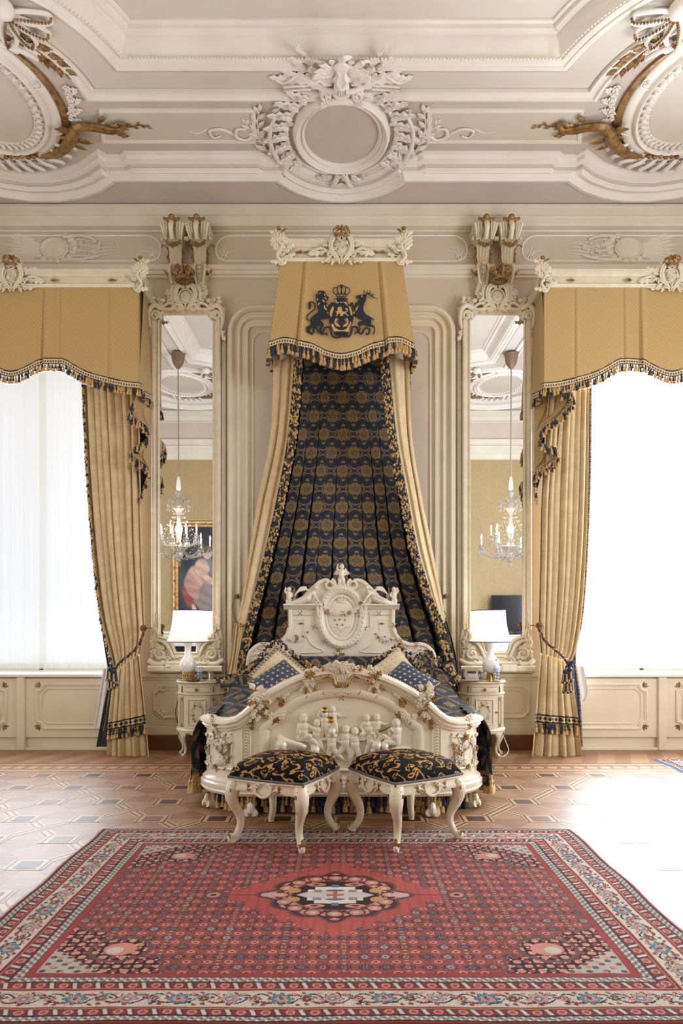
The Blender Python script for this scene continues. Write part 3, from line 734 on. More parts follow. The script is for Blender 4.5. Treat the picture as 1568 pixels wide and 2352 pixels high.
# ---- arched panel behind the bed
def arch(h, top, r, bot=.0, n=10):
    p = [(-h, bot)]
    for i in range(n+1): a = PI-PI/2*i/n; p.append((-h+r+r*math.cos(a), top-r+r*math.sin(a)))
    for i in range(n+1): a = PI/2-PI/2*i/n; p.append((h-r+r*math.cos(a), top-r+r*math.sin(a)))
    p.append((h, bot)); return p
mb = MB().at(FR(0, YW, 0))
# path runs left-bottom -> over -> right-bottom: left of path = outside
mb.mould(arch(1.25, 4.87, .30), [(.0, 0), (-.005, .05), (-.025, .075), (-.055, .08), (-.075, .06), (-.08, .035), (-.10, .03), (-.115, .045), (-.14, .05), (-.155, .035), (-.16, .02), (-.19, .018), (-.20, .03), (-.225, .03), (-.235, .012), (-.24, 0)])
struct(mb.build('trim_13', M['cream'], None, True, 30), 'broad arched panel moulding behind the bed canopy')
mb = MB().at(FR(0, YW, 0)); mb.mould(arch(.985, 4.60, .14), [(0, 0), (-.003, .012), (-.012, .016), (-.022, .01), (-.025, 0)]); 
struct(mb.build('trim_14', M['cream'], None, True, 30), 'thin inner panel moulding')
mb = MB().at(FR(0, YW, 0))
for h in (2.27, 1.29):
    for sx in (-1, 1): mb.mould([(sx*h, .84), (sx*h, 4.85)], [(-.02, 0), (-.02, .03), (.02, .03), (.02, 0)])
struct(mb.build('trim_15', M['mould'], None, True, 30), 'flat pilaster strips beside the mirrors')
# ---- radiator covers / wainscot below the windows
for k, sx in enumerate((-1, 1)):
    a, b = sorted((sx*2.33, sx*4.6)); mb = MB(); mb.b2(a, b, YW-.0, YW+.03, 0, .80); mb.b2(a, b, YW-.03, YW, .14, .785); mb.b2(a, b, YW-.045, YW, .0, .03)
    wb = struct(mb.build('trim_%d' % (16+k), M['cream'], None, False, bevel=.004), 'wainscot panelling below the %s window' % ('left', 'right')[k])
    mb = MB()
    for x in (3.50,): mb.b2(sx*x-.045, sx*x+.045, YW-.06, YW, 0, .8)
    mb.build('pilaster', M['cream'], wb, False, bevel=.01)
    for (x0, x1) in ((2.42, 3.39), (3.61, 4.5)):
        u0, u1 = sorted((sx*x0, sx*x1)); mb = MB().at(FR(0, YW-.03, 0))
        def tick(u0, u1, v0, v1, c):
            P = []
            for (cu, cv, s, e) in ((u1, v0, 1, .5), (u1, v1, 1.5, 1), (u0, v1, 2, 1.5), (u0, v0, .5, 0)):
                A = {(u1, v0): (PI, PI/2), (u1, v1): (-PI/2, -PI), (u0, v1): (0, -PI/2), (u0, v0): (PI/2, 0)}[(cu, cv)]
                for i in range(5): q_ = lerp(A[0], A[1], i/4); P.append((cu+c*math.cos(q_), cv+c*math.sin(q_)))
            return P
        mb.mould(tick(u0+.06, u1-.06, .24, .72, .075), PM, True); mb.mould(octo(u0+.12, u1-.12, .29, .67, .06), [(-.008, 0), (0, .01), (.008, 0)], True)
        pn = mb.build('panel_moulding', M['cream'], wb)
        g = MB().at(FR(0, YW-.03, 0))
        for u in (u0+.07, u1-.07):
            for v in (.25, .71): 
                for q_ in range(3): leaf(g, u+(.02 if u < (u0+u1)/2 else -.02), v+(.02 if v < .5 else -.02), math.atan2(-1 if v < .5 else 1, -1 if u < (u0+u1)/2 else 1)+(q_-1)*.6, .06, .018, 0)
        g.build('gilt_corner', M['gilt_dull'], wb)
# ================================================================== CLOTH
def attr_mat(name, rough=.6, pat=None, sheen=.2, bump=0, bs=200, moire=0, spec=.4):
    q = NT(name); at = q.n('ShaderNodeVertexColor', layer_name='Col'); c = at.outputs[0]
    uv = q.n('ShaderNodeUVMap', uv_map='UVMap').outputs[0]
    if pat:     # small woven lozenges, size in metres
        sp = q.n('ShaderNodeSeparateXYZ'); q.l(uv, sp.inputs[0]); k = 2*PI/pat
        a = q.math('MULTIPLY', q.math('ADD', sp.outputs[0], sp.outputs[1]), k); b = q.math('MULTIPLY', q.math('SUBTRACT', sp.outputs[0], sp.outputs[1]), k)
        f = q.math('MULTIPLY', q.math('COSINE', a), q.math('COSINE', b)); f = q.ramp(f, .1, .5)
        g = q.math('MULTIPLY', q.math('COSINE', q.math('MULTIPLY', sp.outputs[0], k*.5)), q.math('COSINE', q.math('MULTIPLY', sp.outputs[1], k*.5)))
        f = q.math('ADD', q.math('MULTIPLY', f, .10), q.math('MULTIPLY', g, .06)); f = q.math('ADD', f, .92)
        v = q.n('ShaderNodeVectorMath', operation='SCALE'); q.l(c, v.inputs[0]); q.l(f, v.inputs[3]); c = v.outputs[0]
    if moire:
        mp = q.n('ShaderNodeMapping'); mp.inputs['Scale'].default_value = (40, 1.2, 1); q.l(uv, mp.inputs[0])
        f = q.ramp(q.noise(1, 4, mp.outputs[0]), .3, .7); mp2 = q.n('ShaderNodeMapping'); mp2.inputs['Scale'].default_value = (14, 9, 1); q.l(uv, mp2.inputs[0])
        f2 = q.ramp(q.noise(1, 4, mp2.outputs[0]), .45, .62)
        f = q.math('ADD', q.math('MULTIPLY', f, moire), q.math('MULTIPLY', f2, moire*1.1)); f = q.math('ADD', f, 1-moire*1.1)
        v = q.n('ShaderNodeVectorMath', operation='SCALE'); q.l(c, v.inputs[0]); q.l(f, v.inputs[3]); c = v.outputs[0]
    q.l(c, q.p.inputs['Base Color']); q.p.inputs['Roughness'].default_value = rough; q.p.inputs['Sheen Weight'].default_value = sheen; q.p.inputs['Specular IOR Level'].default_value = spec
    if bump: q.bump(q.noise(bs, 2, q.obj()), bump, .002)
    return q.m
M['valance'] = attr_mat('gold_woven_lozenge_silk', .6, pat=.022)
M['silk'] = attr_mat('gold_moire_silk', .45, moire=.13, spec=.4)
M['damask'] = attr_mat('navy_gold_damask', .6, bump=.1, sheen=0, spec=.25)
GOLD = np.array(rgb(191, 160, 107)); GOLDP = np.array(rgb(210, 187, 147)); NAVY = np.array(rgb(41, 49, 66)); DGOLD = np.array(rgb(130, 109, 75)); INK = np.array(rgb(24, 28, 40))
def dam(x, y, Wx=.33, Hy=.39, sc=1.0):
    x = np.asarray(x)/sc; y = np.asarray(y)/sc
    x = x+.002*np.sin(y*47); y = y+.002*np.sin(x*53)
    m = np.zeros(np.broadcast(x, y).shape, bool); y = y*1.0
    g = np.cos(2*PI*x/Wx)+np.cos(2*PI*y/Hy)
    ser = np.sin(2*PI*x/Wx*5)*np.sin(2*PI*y/Hy*5)+.5*np.cos(2*PI*x/Wx*9)*np.cos(2*PI*y/Hy*7)
    hx_ = np.abs(np.sin(2*PI*x/Wx))*np.abs(np.sin(2*PI*y/Hy)); bandw = .07+.44*hx_**1.3*(.55+.45*np.abs(np.sin(2*PI*(y/Hy)*5+np.sign(g)*.8)))+.05*(1-hx_)*np.abs(np.sin(2*PI*y/Hy*4))
    m |= np.abs(g) < bandw
    m &= ~((np.abs(g) < .03) | (np.abs(np.sin(g*14+np.sin(y*90)*.6)) < .10))
    for ox, oy, k in ((0, 0, 1.0), (.5, .5, 1.0)):
        u = (x/Wx-ox+.5) % 1-.5; v = (y/Hy-oy+.5) % 1-.5
        u = u*Wx; v = v*Hy; r = np.hypot(u/.056, v/.070); th = np.arctan2(v, np.abs(u)+1e-9)
        edge = .78+.2*np.abs(np.cos(th*4.5+.4))+.06*np.cos(th*18)
        fl_ = (r < edge) & ~((np.abs(np.sin(th*4.5+.4)) < .10) & (r > .38)) & ~((r > .30) & (r < .37)) & ~((r > .12) & (r < .18))
        m |= fl_
        # buds above and below the palmette
        for s in (-1, 1):
            rv = np.hypot(u/.013, (v-s*.098)/.016); m |= (rv < .8+.25*np.cos(5*np.arctan2(v-s*.115, np.abs(u)+1e-9)))
    return m
def drape(name, Lc, Rc, n, amp, nu, nv, matl, parent=None, colf=None, full=1.5, seed=0, N=(0, -1, 0), sharp=1.0, amp_t=None, z0=None, drift=.35, solid=0, both=False):
    """pleated cloth between two hanging edge curves (lists of 3-D points, top to bottom)"""
    rg = np.random.RandomState(seed); L = np.array(cr(Lc, 12)); R = np.array(cr(Rc, 12))
    def res(C):
        d = np.r_[0, np.cumsum(np.linalg.norm(np.diff(C, axis=0), axis=1))]; t = np.linspace(0, d[-1], nv)
        return np.stack([np.interp(t, d, C[:, k]) for k in range(3)], 1), d[-1]
    L, l1 = res(L); R, l2 = res(R); s = np.linspace(0, 1, nu); t = np.linspace(0, 1, nv)
    wid = np.linalg.norm(R-L, axis=1).mean()
    knots = np.sort(np.r_[0, (np.arange(1, 2*n)+rg.uniform(-.28, .28, 2*n-1))/(2*n), 1]); ph = np.interp(s, knots, np.arange(2*n+1)*PI)
    ph2 = rg.uniform(0, 6.3); am = .65+.35*np.sin(s*17+ph2)
    S, T = np.meshgrid(s, t); PH = ph[None, :]+drift*np.sin(2*T*PI*.6+S*5+ph2)
    wv = np.cos(PH); wv = (1-2*np.exp(-np.abs(((PH % (2*PI))-PI)/.95)**2.5))*(.8+.2*am[None, :]) if sharp < 0 else np.sign(wv)*np.abs(wv)**sharp*am[None, :]
    A = amp if amp_t is None else np.interp(t, *amp_t)[:, None]*amp
    Pt = L[:, None, :]*(1-S[..., None])+R[:, None, :]*S[..., None]
    Pt = Pt+np.array(N)[None, None, :]*(wv*A)[..., None]
    # folds lean sideways a little
    dirr = (R-L)/(np.linalg.norm(R-L, axis=1, keepdims=True)+1e-9); edge = np.sin(PI*S)**.3
    Pt = Pt+dirr[:, None, :]*(.35*np.sin(PH*1.0)*A*edge)[..., None]
    mb = MB(); mb.grid(Pt); U = S*wid*full if sharp >= 0 else np.broadcast_to(ph[None, :]/(2*PI)*.165, S.shape); Vv = T*(l1+l2)/2
    mb.uv = np.stack([U.ravel(), Vv.ravel()], 1)
    if colf is not None: mb.col = colf(S, T, U, Vv).reshape(-1, 3)
    o = mb.build(name, matl, parent, True, 180, solid=solid)
    return o, Pt
def c_damask(S, T, U, V, sc=1.0):
    m = dam(U, V, sc=sc)[..., None]; return np.where(m, DGOLD, NAVY)
def c_gold(S, T, U, V): return np.broadcast_to(GOLDP, S.shape+(3,)).copy()

# ------------------------------------------------------------------ pelmet builder
def pelmet(name, label, xc, hw, yf, z0, z1, cs=1.0, group=None, rosettes=True):
    t = thing(name, label, 'pelmet', (xc, yf, z0), 0, group)
    b = MB(); b.b2(xc-hw, xc+hw, yf, yf+.04, z0, z1)
    for s in (-1, 1): b.b2(xc+s*hw-.02, xc+s*hw+.02, yf+.02, YW, z0, z1)
    b.b2(xc-hw, xc+hw, yf+.02, YW, z1-.03, z1-.01)
    b.build('board', M['cream'], t, False)
    m = MB().at(FR(xc, yf, 0)); h = z1-z0
    m.mould([(hw+.02, z0), (-hw-.02, z0)], [(0, 0), (0, .03), (-.03, .04), (-.04, .02), (-.05, .012), (-.055, 0)])
    m.mould([(-hw-.02, z1), (hw+.02, z1)], [(0, 0), (.01, .045), (-.02, .05), (-.035, .025), (-.05, .015), (-.055, 0)])
    m.build('moulding', M['ivory_old'], t, True, 30)
    c = MB().at(FR(xc, yf-.01, (z0+z1)/2)); g = MB().at(FR(xc, yf-.015, (z0+z1)/2))
    cartouche(c, 0, .02*cs, .085*cs, .088*cs, .022*cs, 0, 1, .02)
    for s in (-1, 1):
        cluster(c, s*.0, .02*cs, .05*cs, 3, .03*cs, (0, 0), .05)
        curve(c, [(s*.12*cs, -.02), (s*.2*cs, .03*cs), (s*.3*cs, .0), (s*.34*cs, -.03)], .022*cs, .008, 0)
        leaf(c, s*.15*cs, .05*cs, PI/2-s*.7, .14*cs, .04*cs, 0, -s*.8, w=.02); leaf(c, s*.17*cs, -.02*cs, PI/2-s*1.5, .17*cs, .04*cs, 0, -s*.4, w=.02)
        leaf(c, s*.1*cs, -.1*cs, PI/2-s*1.6, .18*cs, .035*cs, 0, s*.5, w=.02)
        if rosettes:
            for q in ((.42, .34) if hw < 1 else (.32, .62)):
                u = s*q*(1 if hw < 1 else 1.0)*cs if hw < 1 else s*(.42 if q < .5 else hw-.3)
                flower(g, u, -.005, .022, 0, 0); leaf(g, u, -.005, 0 if s > 0 else PI, .055, .014, 0); leaf(g, u, -.005, PI if s > 0 else 0, .04, .012, 0)
    crown(g, 0, .105*cs, .062*cs, 0, .05)
    c.build('cartouche', [M['ivory_old'], M['cream']], t, True, 60); g.build('gilt_crown', M['gilt'], t, True, 50)
    for s in (-1, 1):
        c = MB().at(frame((xc+s*(hw+.005), yf-.01, (z0+z1)/2), (s, 0, 0), (0, 0, 1), (0, -1, 0)))
        curve(c, [(-.04, -.12, .03), (.015, -.06, .05), (-.03, .03, .05), (.015, .10, .04), (.0, .2, .02)], .014, .009, 0, belly=.2); shell(c, .0, .07, .09, PI*.45, 2.2, 7, 0, w=.02); leaf(c, -.01, .02, PI*.15, .10, .03, 0, .9, w=.04); leaf(c, -.02, .05, PI*.85, .10, .03, 0, -.9, w=.04); leaf(c, -.03, -.10, -.3, .12, .03, 0, .6, w=.03); cluster(c, -.04, -.02, .05, 5, .022, (0, 0), .04)
        scroll(c, -.05, .02, .055, 0, 1.4, 1, .018, 0); scroll(c, .0, .19, .045, -PI/2, 1.3, -1, .017, 0); scroll(c, -.02, -.09, .05, PI/2, 1.2, 1, .018, 0)
        leaf(c, -.06, .0, PI*.7, .12, .035, 0, .9, w=.02); leaf(c, .0, .1, PI*.35, .14, .035, 0, -.6, w=.02); leaf(c, -.05, -.06, PI*.95, .12, .03, 0, -.4, w=.02)
        leaf(c, .02, .0, PI*.3, .14, .035, 0, .7, w=.03); shell(c, .0, -.02, .08, PI*.6, 2, 5, 0, w=.03); cluster(c, -.03, -.05, .04, 4, .018, (0, 1), .03, gold=.4)
        c.mat = 1; c.ell((.0, .215, .03), (.025, .018, .02), 8); leaf(c, -.02, .17, PI*.8, .06, .016, 1, w=.04); c.mat = 0
        c2 = c; c2.T = frame((xc+s*(hw+.02), yf+.02, z0-.02), (0, 1, 0), (0, 0, 1), (s, 0, 0)); scroll(c2, .04, .05, .05, 0, 1.3, 1, .015, 0); leaf(c2, .05, .1, .6, .25, .04, 0, -.4)
        c.build('corner_carving', [M['ivory_old'], M['gilt_dull']], t, True, 60)
    return t
# valance: stiff cloth apron hanging from three sides of a pelmet
def valance(name, label, xc, hwt, hwb, yt, yb, zt, edge, seams, parentlabel=None, nu=520, nv=240, band=.062, tl=.075, step=.034, group=None, sides=(1, 1), sidez=None):
    """edge: list of (s in -1..1, z of lower hem)"""
    t = thing(name, label, 'valance', (xc, yt, zt), 0, group)
    s = np.linspace(-1, 1, nu); v = np.linspace(0, 1, nv); S, V = np.meshgrid(s, v)
    E = np.array(cr([(a, b) for a, b in edge], 10)); zb = np.interp(s, E[:, 0], E[:, 1])
    Z = zt+(zb[None, :]-zt)*V; fz = (zt-Z)/(zt-zb.min())
    X = xc+S*(hwt+(hwb-hwt)*fz); Y = yt+(yb-yt)*fz
    for sm, dp in seams:
        d = (S-sm)*hwb; Y = Y+dp*np.exp(-(d/.014)**2)*(.4+.6*fz)-dp*.35*np.exp(-((d-.03)/.025)**2)
        if dp > .015: Y = Y-.012*fz*np.where(d > 0, np.exp(-d/.25), 0)
    Y = Y-.010*np.sin(S*9+1)*fz
    def cols(S, Z, ZB, Uc):
        h = Z-ZB; c = np.broadcast_to(GOLD, S.shape+(3,)).copy()
        inb = (h < band); c[inb] = GOLDP*1.03
        dk = (np.abs(h-band) < .006) | (h < .010); c[dk] = INK
        du = (Uc/.026) % 1-.5; dv = (h-band*.5)/.014
        c[(np.abs(du)*2.1+np.abs(dv)*.8 < .75) & (h < band*.85) & (h > band*.18)] = INK
        return c
    U = S*hwb
    mb = MB(); mb.grid(np.stack([X, Y, Z], -1)); mb.uv = np.stack([U.ravel(), (zt-Z).ravel()], 1)
    mb.col = cols(S, Z, zb[None, :]+0*Z, U).reshape(-1, 3); mb.build('front_panel', M['valance'], t, True, 180)
    hem = list(np.stack([X[-1], Y[-1], Z[-1]], 1)[::6])
    for k, sd in enumerate((-1, 1)):
        if not sides[k]: continue
        q = np.linspace(0, 1, 120); Q, VV = np.meshgrid(q, v)
        z_e = edge[0][1] if sd < 0 else edge[-1][1]; zb2 = z_e+(sidez or (lambda q: .0*q))(q)
        Z2 = zt+(zb2[None, :]-zt)*VV; f2 = (zt-Z2)/(zt-zb.min())
        X2 = xc+sd*(hwt+(hwb-hwt)*f2)+sd*.02*np.sin(Q*9)*f2; Y2 = yt+(yb-yt)*f2*(1-Q)+(YW-.06-yt)*Q
        mb = MB(); G_ = np.stack([X2, Y2, Z2], -1); mb.grid(G_ if sd > 0 else G_[:, ::-1])
        U2 = Q*(YW-yt); C2 = cols(Q, Z2, zb2[None, :]+0*Z2, U2)
        uv = np.stack([U2, zt-Z2], -1)
        if sd < 0: C2 = C2[:, ::-1]; uv = uv[:, ::-1]
        mb.uv = uv.reshape(-1, 2); mb.col = C2.reshape(-1, 3); mb.build('side_panel', M['valance'], t, True, 180)
        fringe('tassel_fringe', list(np.stack([X2[-1], Y2[-1], Z2[-1]], 1)[::4]), t, step, tl, off=(0, 0, .004), k=1.25)
    fringe('tassel_fringe', hem, t, step, tl, off=(0, -.006, .004), k=1.25)
    return t, lambda sx, z: (xc+sx, yt+(yb-yt)*(zt-z)/(zt-zb.min()))

# ------------------------------------------------------------------ bed canopy
pelmet('canopy_pelmet', 'carved ivory pelmet with gilt crown high above the bed', 0, .60, 6.65, 4.90, 5.10, .95)
edge = [(-1, 4.02), (-.82, 4.06), (-.63, 4.04), (-.58, 4.02), (-.4, 4.0), (-.2, 3.93), (0, 3.895), (.2, 3.93), (.4, 4.0), (.58, 4.03), (.63, 4.05), (.82, 4.06), (1, 4.0)]
canval, cvf = valance('canopy_valance', 'gold canopy valance bearing the navy lion and stag coat of arms', 0, .59, .715, 6.64, 6.50, 4.91, edge, [(-.61, .03), (.61, .03)])
# coat of arms, cut from navy cloth; coordinates in pixels of the motif
def arms():
    z0, z1 = 4.91, 3.895; ymid = lambda z: 6.64-.14*(4.91-z)/(4.91-3.895)
    d = 6.565; n = Vector((0, -1, -.137)).normalized(); v = Vector((0, -.137, 1)).normalized()*1
    v = Vector((0, .137, 1)).normalized()*1.04; n = Vector((0, -1, .137)).normalized()
    o = Vector((.0, ymid(4.42), 4.42)); o = Vector((.0, ymid(4.375)-.018, 4.375))
    T = frame(o, (1, 0, 0), v, n, 1.0); k = (d/F)/8.2526     # crop pixel -> metres
    def q(pts): return [((x-776)*k, (655-y)*k) for x, y in pts]
    mb = MB().at(T)
    def poly(pts, hi=0, m=0, holes=None, sm=2): mb.prism([tuple(p[:2]) for p in cr(q(pts), sm, True)] if sm else q(pts), 0, .004+hi*.003, m, holes)
    def line(pts, w, m=0, hi=0, w1=None):
        C = cr([(a, b, .003+hi*.003) for a, b in q(pts)], 5); n_ = len(C); mb.tube(C, [lerp(w, w1 if w1 is not None else w, i/(n_-1))*k*1.25 for i in range(n_)], 6, m, flat=(0, 0, 1, .35))
    lion = [(350, 242), (400, 240), (450, 250), (480, 300), (500, 345), (535, 370), (520, 410), (500, 440), (470, 445), (490, 480), (520, 530), (560, 500), (585, 468), (650, 485), (655, 520), (600, 540), (560, 580), (540, 640), (550, 700), (560, 760), (510, 750), (470, 790), (400, 800), (370, 815), (420, 860), (445, 900), (430, 950), (405, 990), (410, 1030), (440, 1070), (500, 1060), (520, 1080), (500, 1110), (470, 1090), (400, 1100), (360, 1060), (350, 1010), (370, 930), (375, 910), (330, 925), (290, 930), (250, 965), (200, 970), (180, 1000), (200, 1050), (240, 1080), (215, 1105), (180, 1070), (140, 1060), (115, 1030), (115, 960), (150, 930), (185, 910), (190, 850), (185, 800), (220, 750), (290, 690), (335, 650), (330, 600), (310, 540), (320, 470), (295, 430), (290, 360), (300, 300)]
    poly(lion)
    line([(165, 822), (120, 790), (130, 730), (200, 660), (265, 600), (275, 540), (250, 480), (200, 460), (165, 480)], 9, w1=11); poly([(150, 480), (190, 470), (205, 540), (165, 610), (150, 560)])
    for e in ([(318, 282), (330, 290), (325, 312), (310, 308)], [(352, 295), (385, 275), (380, 295), (360, 308)], [(442, 308), (465, 308), (474, 335), (455, 335)], [(455, 375), (480, 375), (500, 410), (480, 412)], [(410, 420), (430, 420), (462, 455), (455, 468), (415, 440)], [(310, 400), (325, 395), (335, 415), (318, 442)], [(330, 515), (350, 480), (368, 478), (360, 505), (335, 530)], [(445, 530), (460, 535), (475, 580), (502, 610), (490, 626), (455, 600)], [(485, 520), (500, 522), (520, 550), (505, 555)], [(505, 655), (520, 655), (525, 690), (510, 690)]):
        poly(e, 1, 1)
    stag = [(1050, 345), (1130, 325), (1180, 320), (1240, 330), (1245, 385), (1230, 440), (1195, 530), (1190, 620), (1240, 705), (1300, 740), (1390, 800), (1385, 812), (1345, 795), (1340, 850), (1335, 905), (1395, 925), (1410, 1020), (1390, 1085), (1365, 1088), (1390, 1010), (1375, 950), (1300, 940), (1250, 930), (1225, 905), (1140, 910), (1130, 960), (1135, 1000), (1090, 1040), (1040, 1080), (1010, 1090), (1030, 1060), (1090, 1010), (1110, 980), (1085, 900), (1100, 850), (1200, 825), (1100, 780), (1030, 720), (950, 740), (990, 700), (1020, 640), (985, 560), (975, 500), (950, 560), (920, 520), (960, 470), (990, 475), (1010, 550), (1040, 490), (1120, 405), (1060, 375)]
    poly(stag)
    for e in ([(1155, 340), (1175, 345), (1170, 372), (1152, 365)], [(1100, 538), (1060, 580), (1035, 625), (1050, 640), (1080, 590)], [(1000, 665), (1030, 655), (1015, 690), (990, 690)]): poly(e, 1, 1)
    line([(1225, 345), (1200, 280), (1215, 260), (1190, 222)], 8, w1=4); line([(1240, 335), (1260, 290), (1330, 340), (1400, 380), (1460, 400)], 10, w1=4); line([(1250, 300), (1270, 225)], 8, w1=3); line([(1300, 300), (1330, 225)], 7, w1=3); line([(1350, 345), (1390, 285)], 7, w1=3); line([(1400, 385), (1420, 370)], 6, w1=3); line([(1260, 280), (1330, 300), (1380, 335)], 6)
    shield = [(640, 400), (700, 380), (770, 372), (840, 380), (895, 400), (880, 460), (905, 510), (960, 560), (1000, 680), (990, 850), (930, 1000), (900, 1090), (870, 1110), (770, 1105), (660, 1110), (640, 1060), (600, 990), (545, 860), (545, 700), (570, 600), (640, 520), (665, 470)]
    poly([(x, y) for x, y in shield], .2, 0)
    # lighter cut-outs of the shield
    def ring(pts, w=6): line(pts+[pts[0]], w, 1, 1)
    poly([(655, 410), (665, 460), (690, 500), (730, 462), (770, 490), (810, 462), (900, 550), (880, 500), (862, 460), (878, 405), (870, 405), (855, 465), (800, 470), (770, 470), (740, 470), (690, 465), (668, 405)], 1, 1, sm=0)
    poly([(600, 560), (628, 560), (625, 620), (600, 690), (595, 750), (560, 740), (560, 660)], 1, 1); poly([(915, 545), (945, 560), (985, 700), (955, 725), (935, 640)], 1, 1); poly([(580, 900), (625, 900), (650, 960), (720, 1010), (830, 1010), (890, 960), (945, 850), (960, 880), (925, 980), (915, 1040), (880, 1050), (850, 1040), (770, 1035), (690, 1040), (650, 1045), (620, 1010)], 1, 1, sm=2)
    poly([(740, 560), (780, 575), (790, 640), (830, 660), (870, 650), (860, 690), (905, 720), (890, 740), (850, 700), (810, 700), (800, 735), (745, 735), (760, 690), (710, 700), (690, 740), (670, 735), (690, 690), (645, 620), (665, 645), (705, 640), (700, 590)], 1, 1)
    line([(850, 605), (880, 600), (885, 640), (850, 660)], 8, 1, 1)
    for s in (-1, 1):
        line([(776+s*90, 790), (776+s*118, 850), (776+s*100, 900), (776+s*30, 945)], 12, 1, 1)
        for (x, y) in ((70, 800), (112, 800), (80, 840), (125, 850), (82, 880), (122, 895), (60, 905), (95, 935)): poly([(776+s*x-14, y), (776+s*x, y-10), (776+s*x+14, y), (776+s*x, y+12)], 1, 1)
    for x in (680, 720, 770, 815, 850): poly([(x-14, 1045), (x+14, 1045), (x+8, 1100), (x-12, 1100)], 2, 0, sm=0)
    # ribbon
    line([(240, 1080), (250, 1000), (290, 970), (330, 1010), (370, 1060), (420, 1080), (440, 1020), (480, 965), (545, 960), (575, 1020), (590, 1100), (640, 1150), (720, 1155), (776, 1130), (840, 1140), (920, 1130), (960, 1060), (970, 990), (1000, 955), (1060, 960), (1095, 1040), (1150, 1090), (1190, 1020), (1240, 975), (1300, 1000), (1300, 1060), (1270, 1095), (1230, 1085)], 15, 0, 1.5)
    # crown
    for a, b in (((680, 350), (690, 310)), ((865, 350), (855, 310))): line([a, b], 7)
    line([(680, 362), (776, 355), (865, 362)], 7); line([(675, 318), (776, 305), (872, 318)], 7); line([(735, 330), (735, 355)], 6); line([(810, 330), (810, 355)], 6)
    for pts in ([(675, 318), (630, 280), (615, 220), (650, 180), (690, 190), (700, 250), (705, 300)], [(872, 318), (920, 280), (935, 220), (895, 175), (860, 190), (850, 250), (845, 300)], [(690, 190), (720, 150), (770, 145), (776, 220), (774, 300)], [(860, 190), (830, 150), (770, 145)]): line(pts, 7)
    for x, y in ((710, 275), (776, 265), (840, 275)): poly([(x-20, y+20), (x, y-18), (x+20, y+20)], 0, 0)
    poly([(750, 120), (800, 120), (795, 140), (790, 190), (760, 190), (755, 140)])
    mb.build('coat_of_arms', [mat('navy_applique', rgb(26, 32, 46), .7), mat('gold_applique', rgb(200, 162, 102), .6)], canval, False, label='navy lion and stag coat of arms')
arms()
# dark damask hanging behind the bed
LF = [px(683, 815, 6.75), px(668, 1000, 6.85), px(641, 1150, 6.92), px(612, 1280, 7.0), px(575, 1420, 7.1), px(556, 1500, 7.15), px(546, 1570, 7.2)]
RF = [px(884, 815, 6.75), px(903, 1000, 6.85), px(927, 1130, 6.92), px(952, 1260, 7.0), px(985, 1370, 7.08), px(1014, 1440, 7.14), px(1030, 1500, 7.2), px(1046, 1570, 7.22)]
bk = [(p[0], p[1]+(.42 if i < 4 else .2), p[2]) for i, p in enumerate(LF)]
LB = [px(690, 790, 7.25), px(672, 1000, 7.3), px(642, 1150, 7.32), px(610, 1280, 7.33), px(572, 1420, 7.3), px(553, 1510, 7.28), px(545, 1600, 7.28)]
RB = [px(880, 790, 7.25), px(905, 1000, 7.3), px(928, 1130, 7.32), px(952, 1260, 7.33), px(990, 1380, 7.3), px(1022, 1470, 7.28), px(1048, 1600, 7.28)]
bd, _ = drape('canopy_back_curtain', LB, RB, 10, .085, 900, 900, M['damask'], None, c_damask, 1.0, 3, sharp=-1, drift=.05)
tag(bd, 'navy and gold damask curtain pleated behind the headboard', 'curtain')
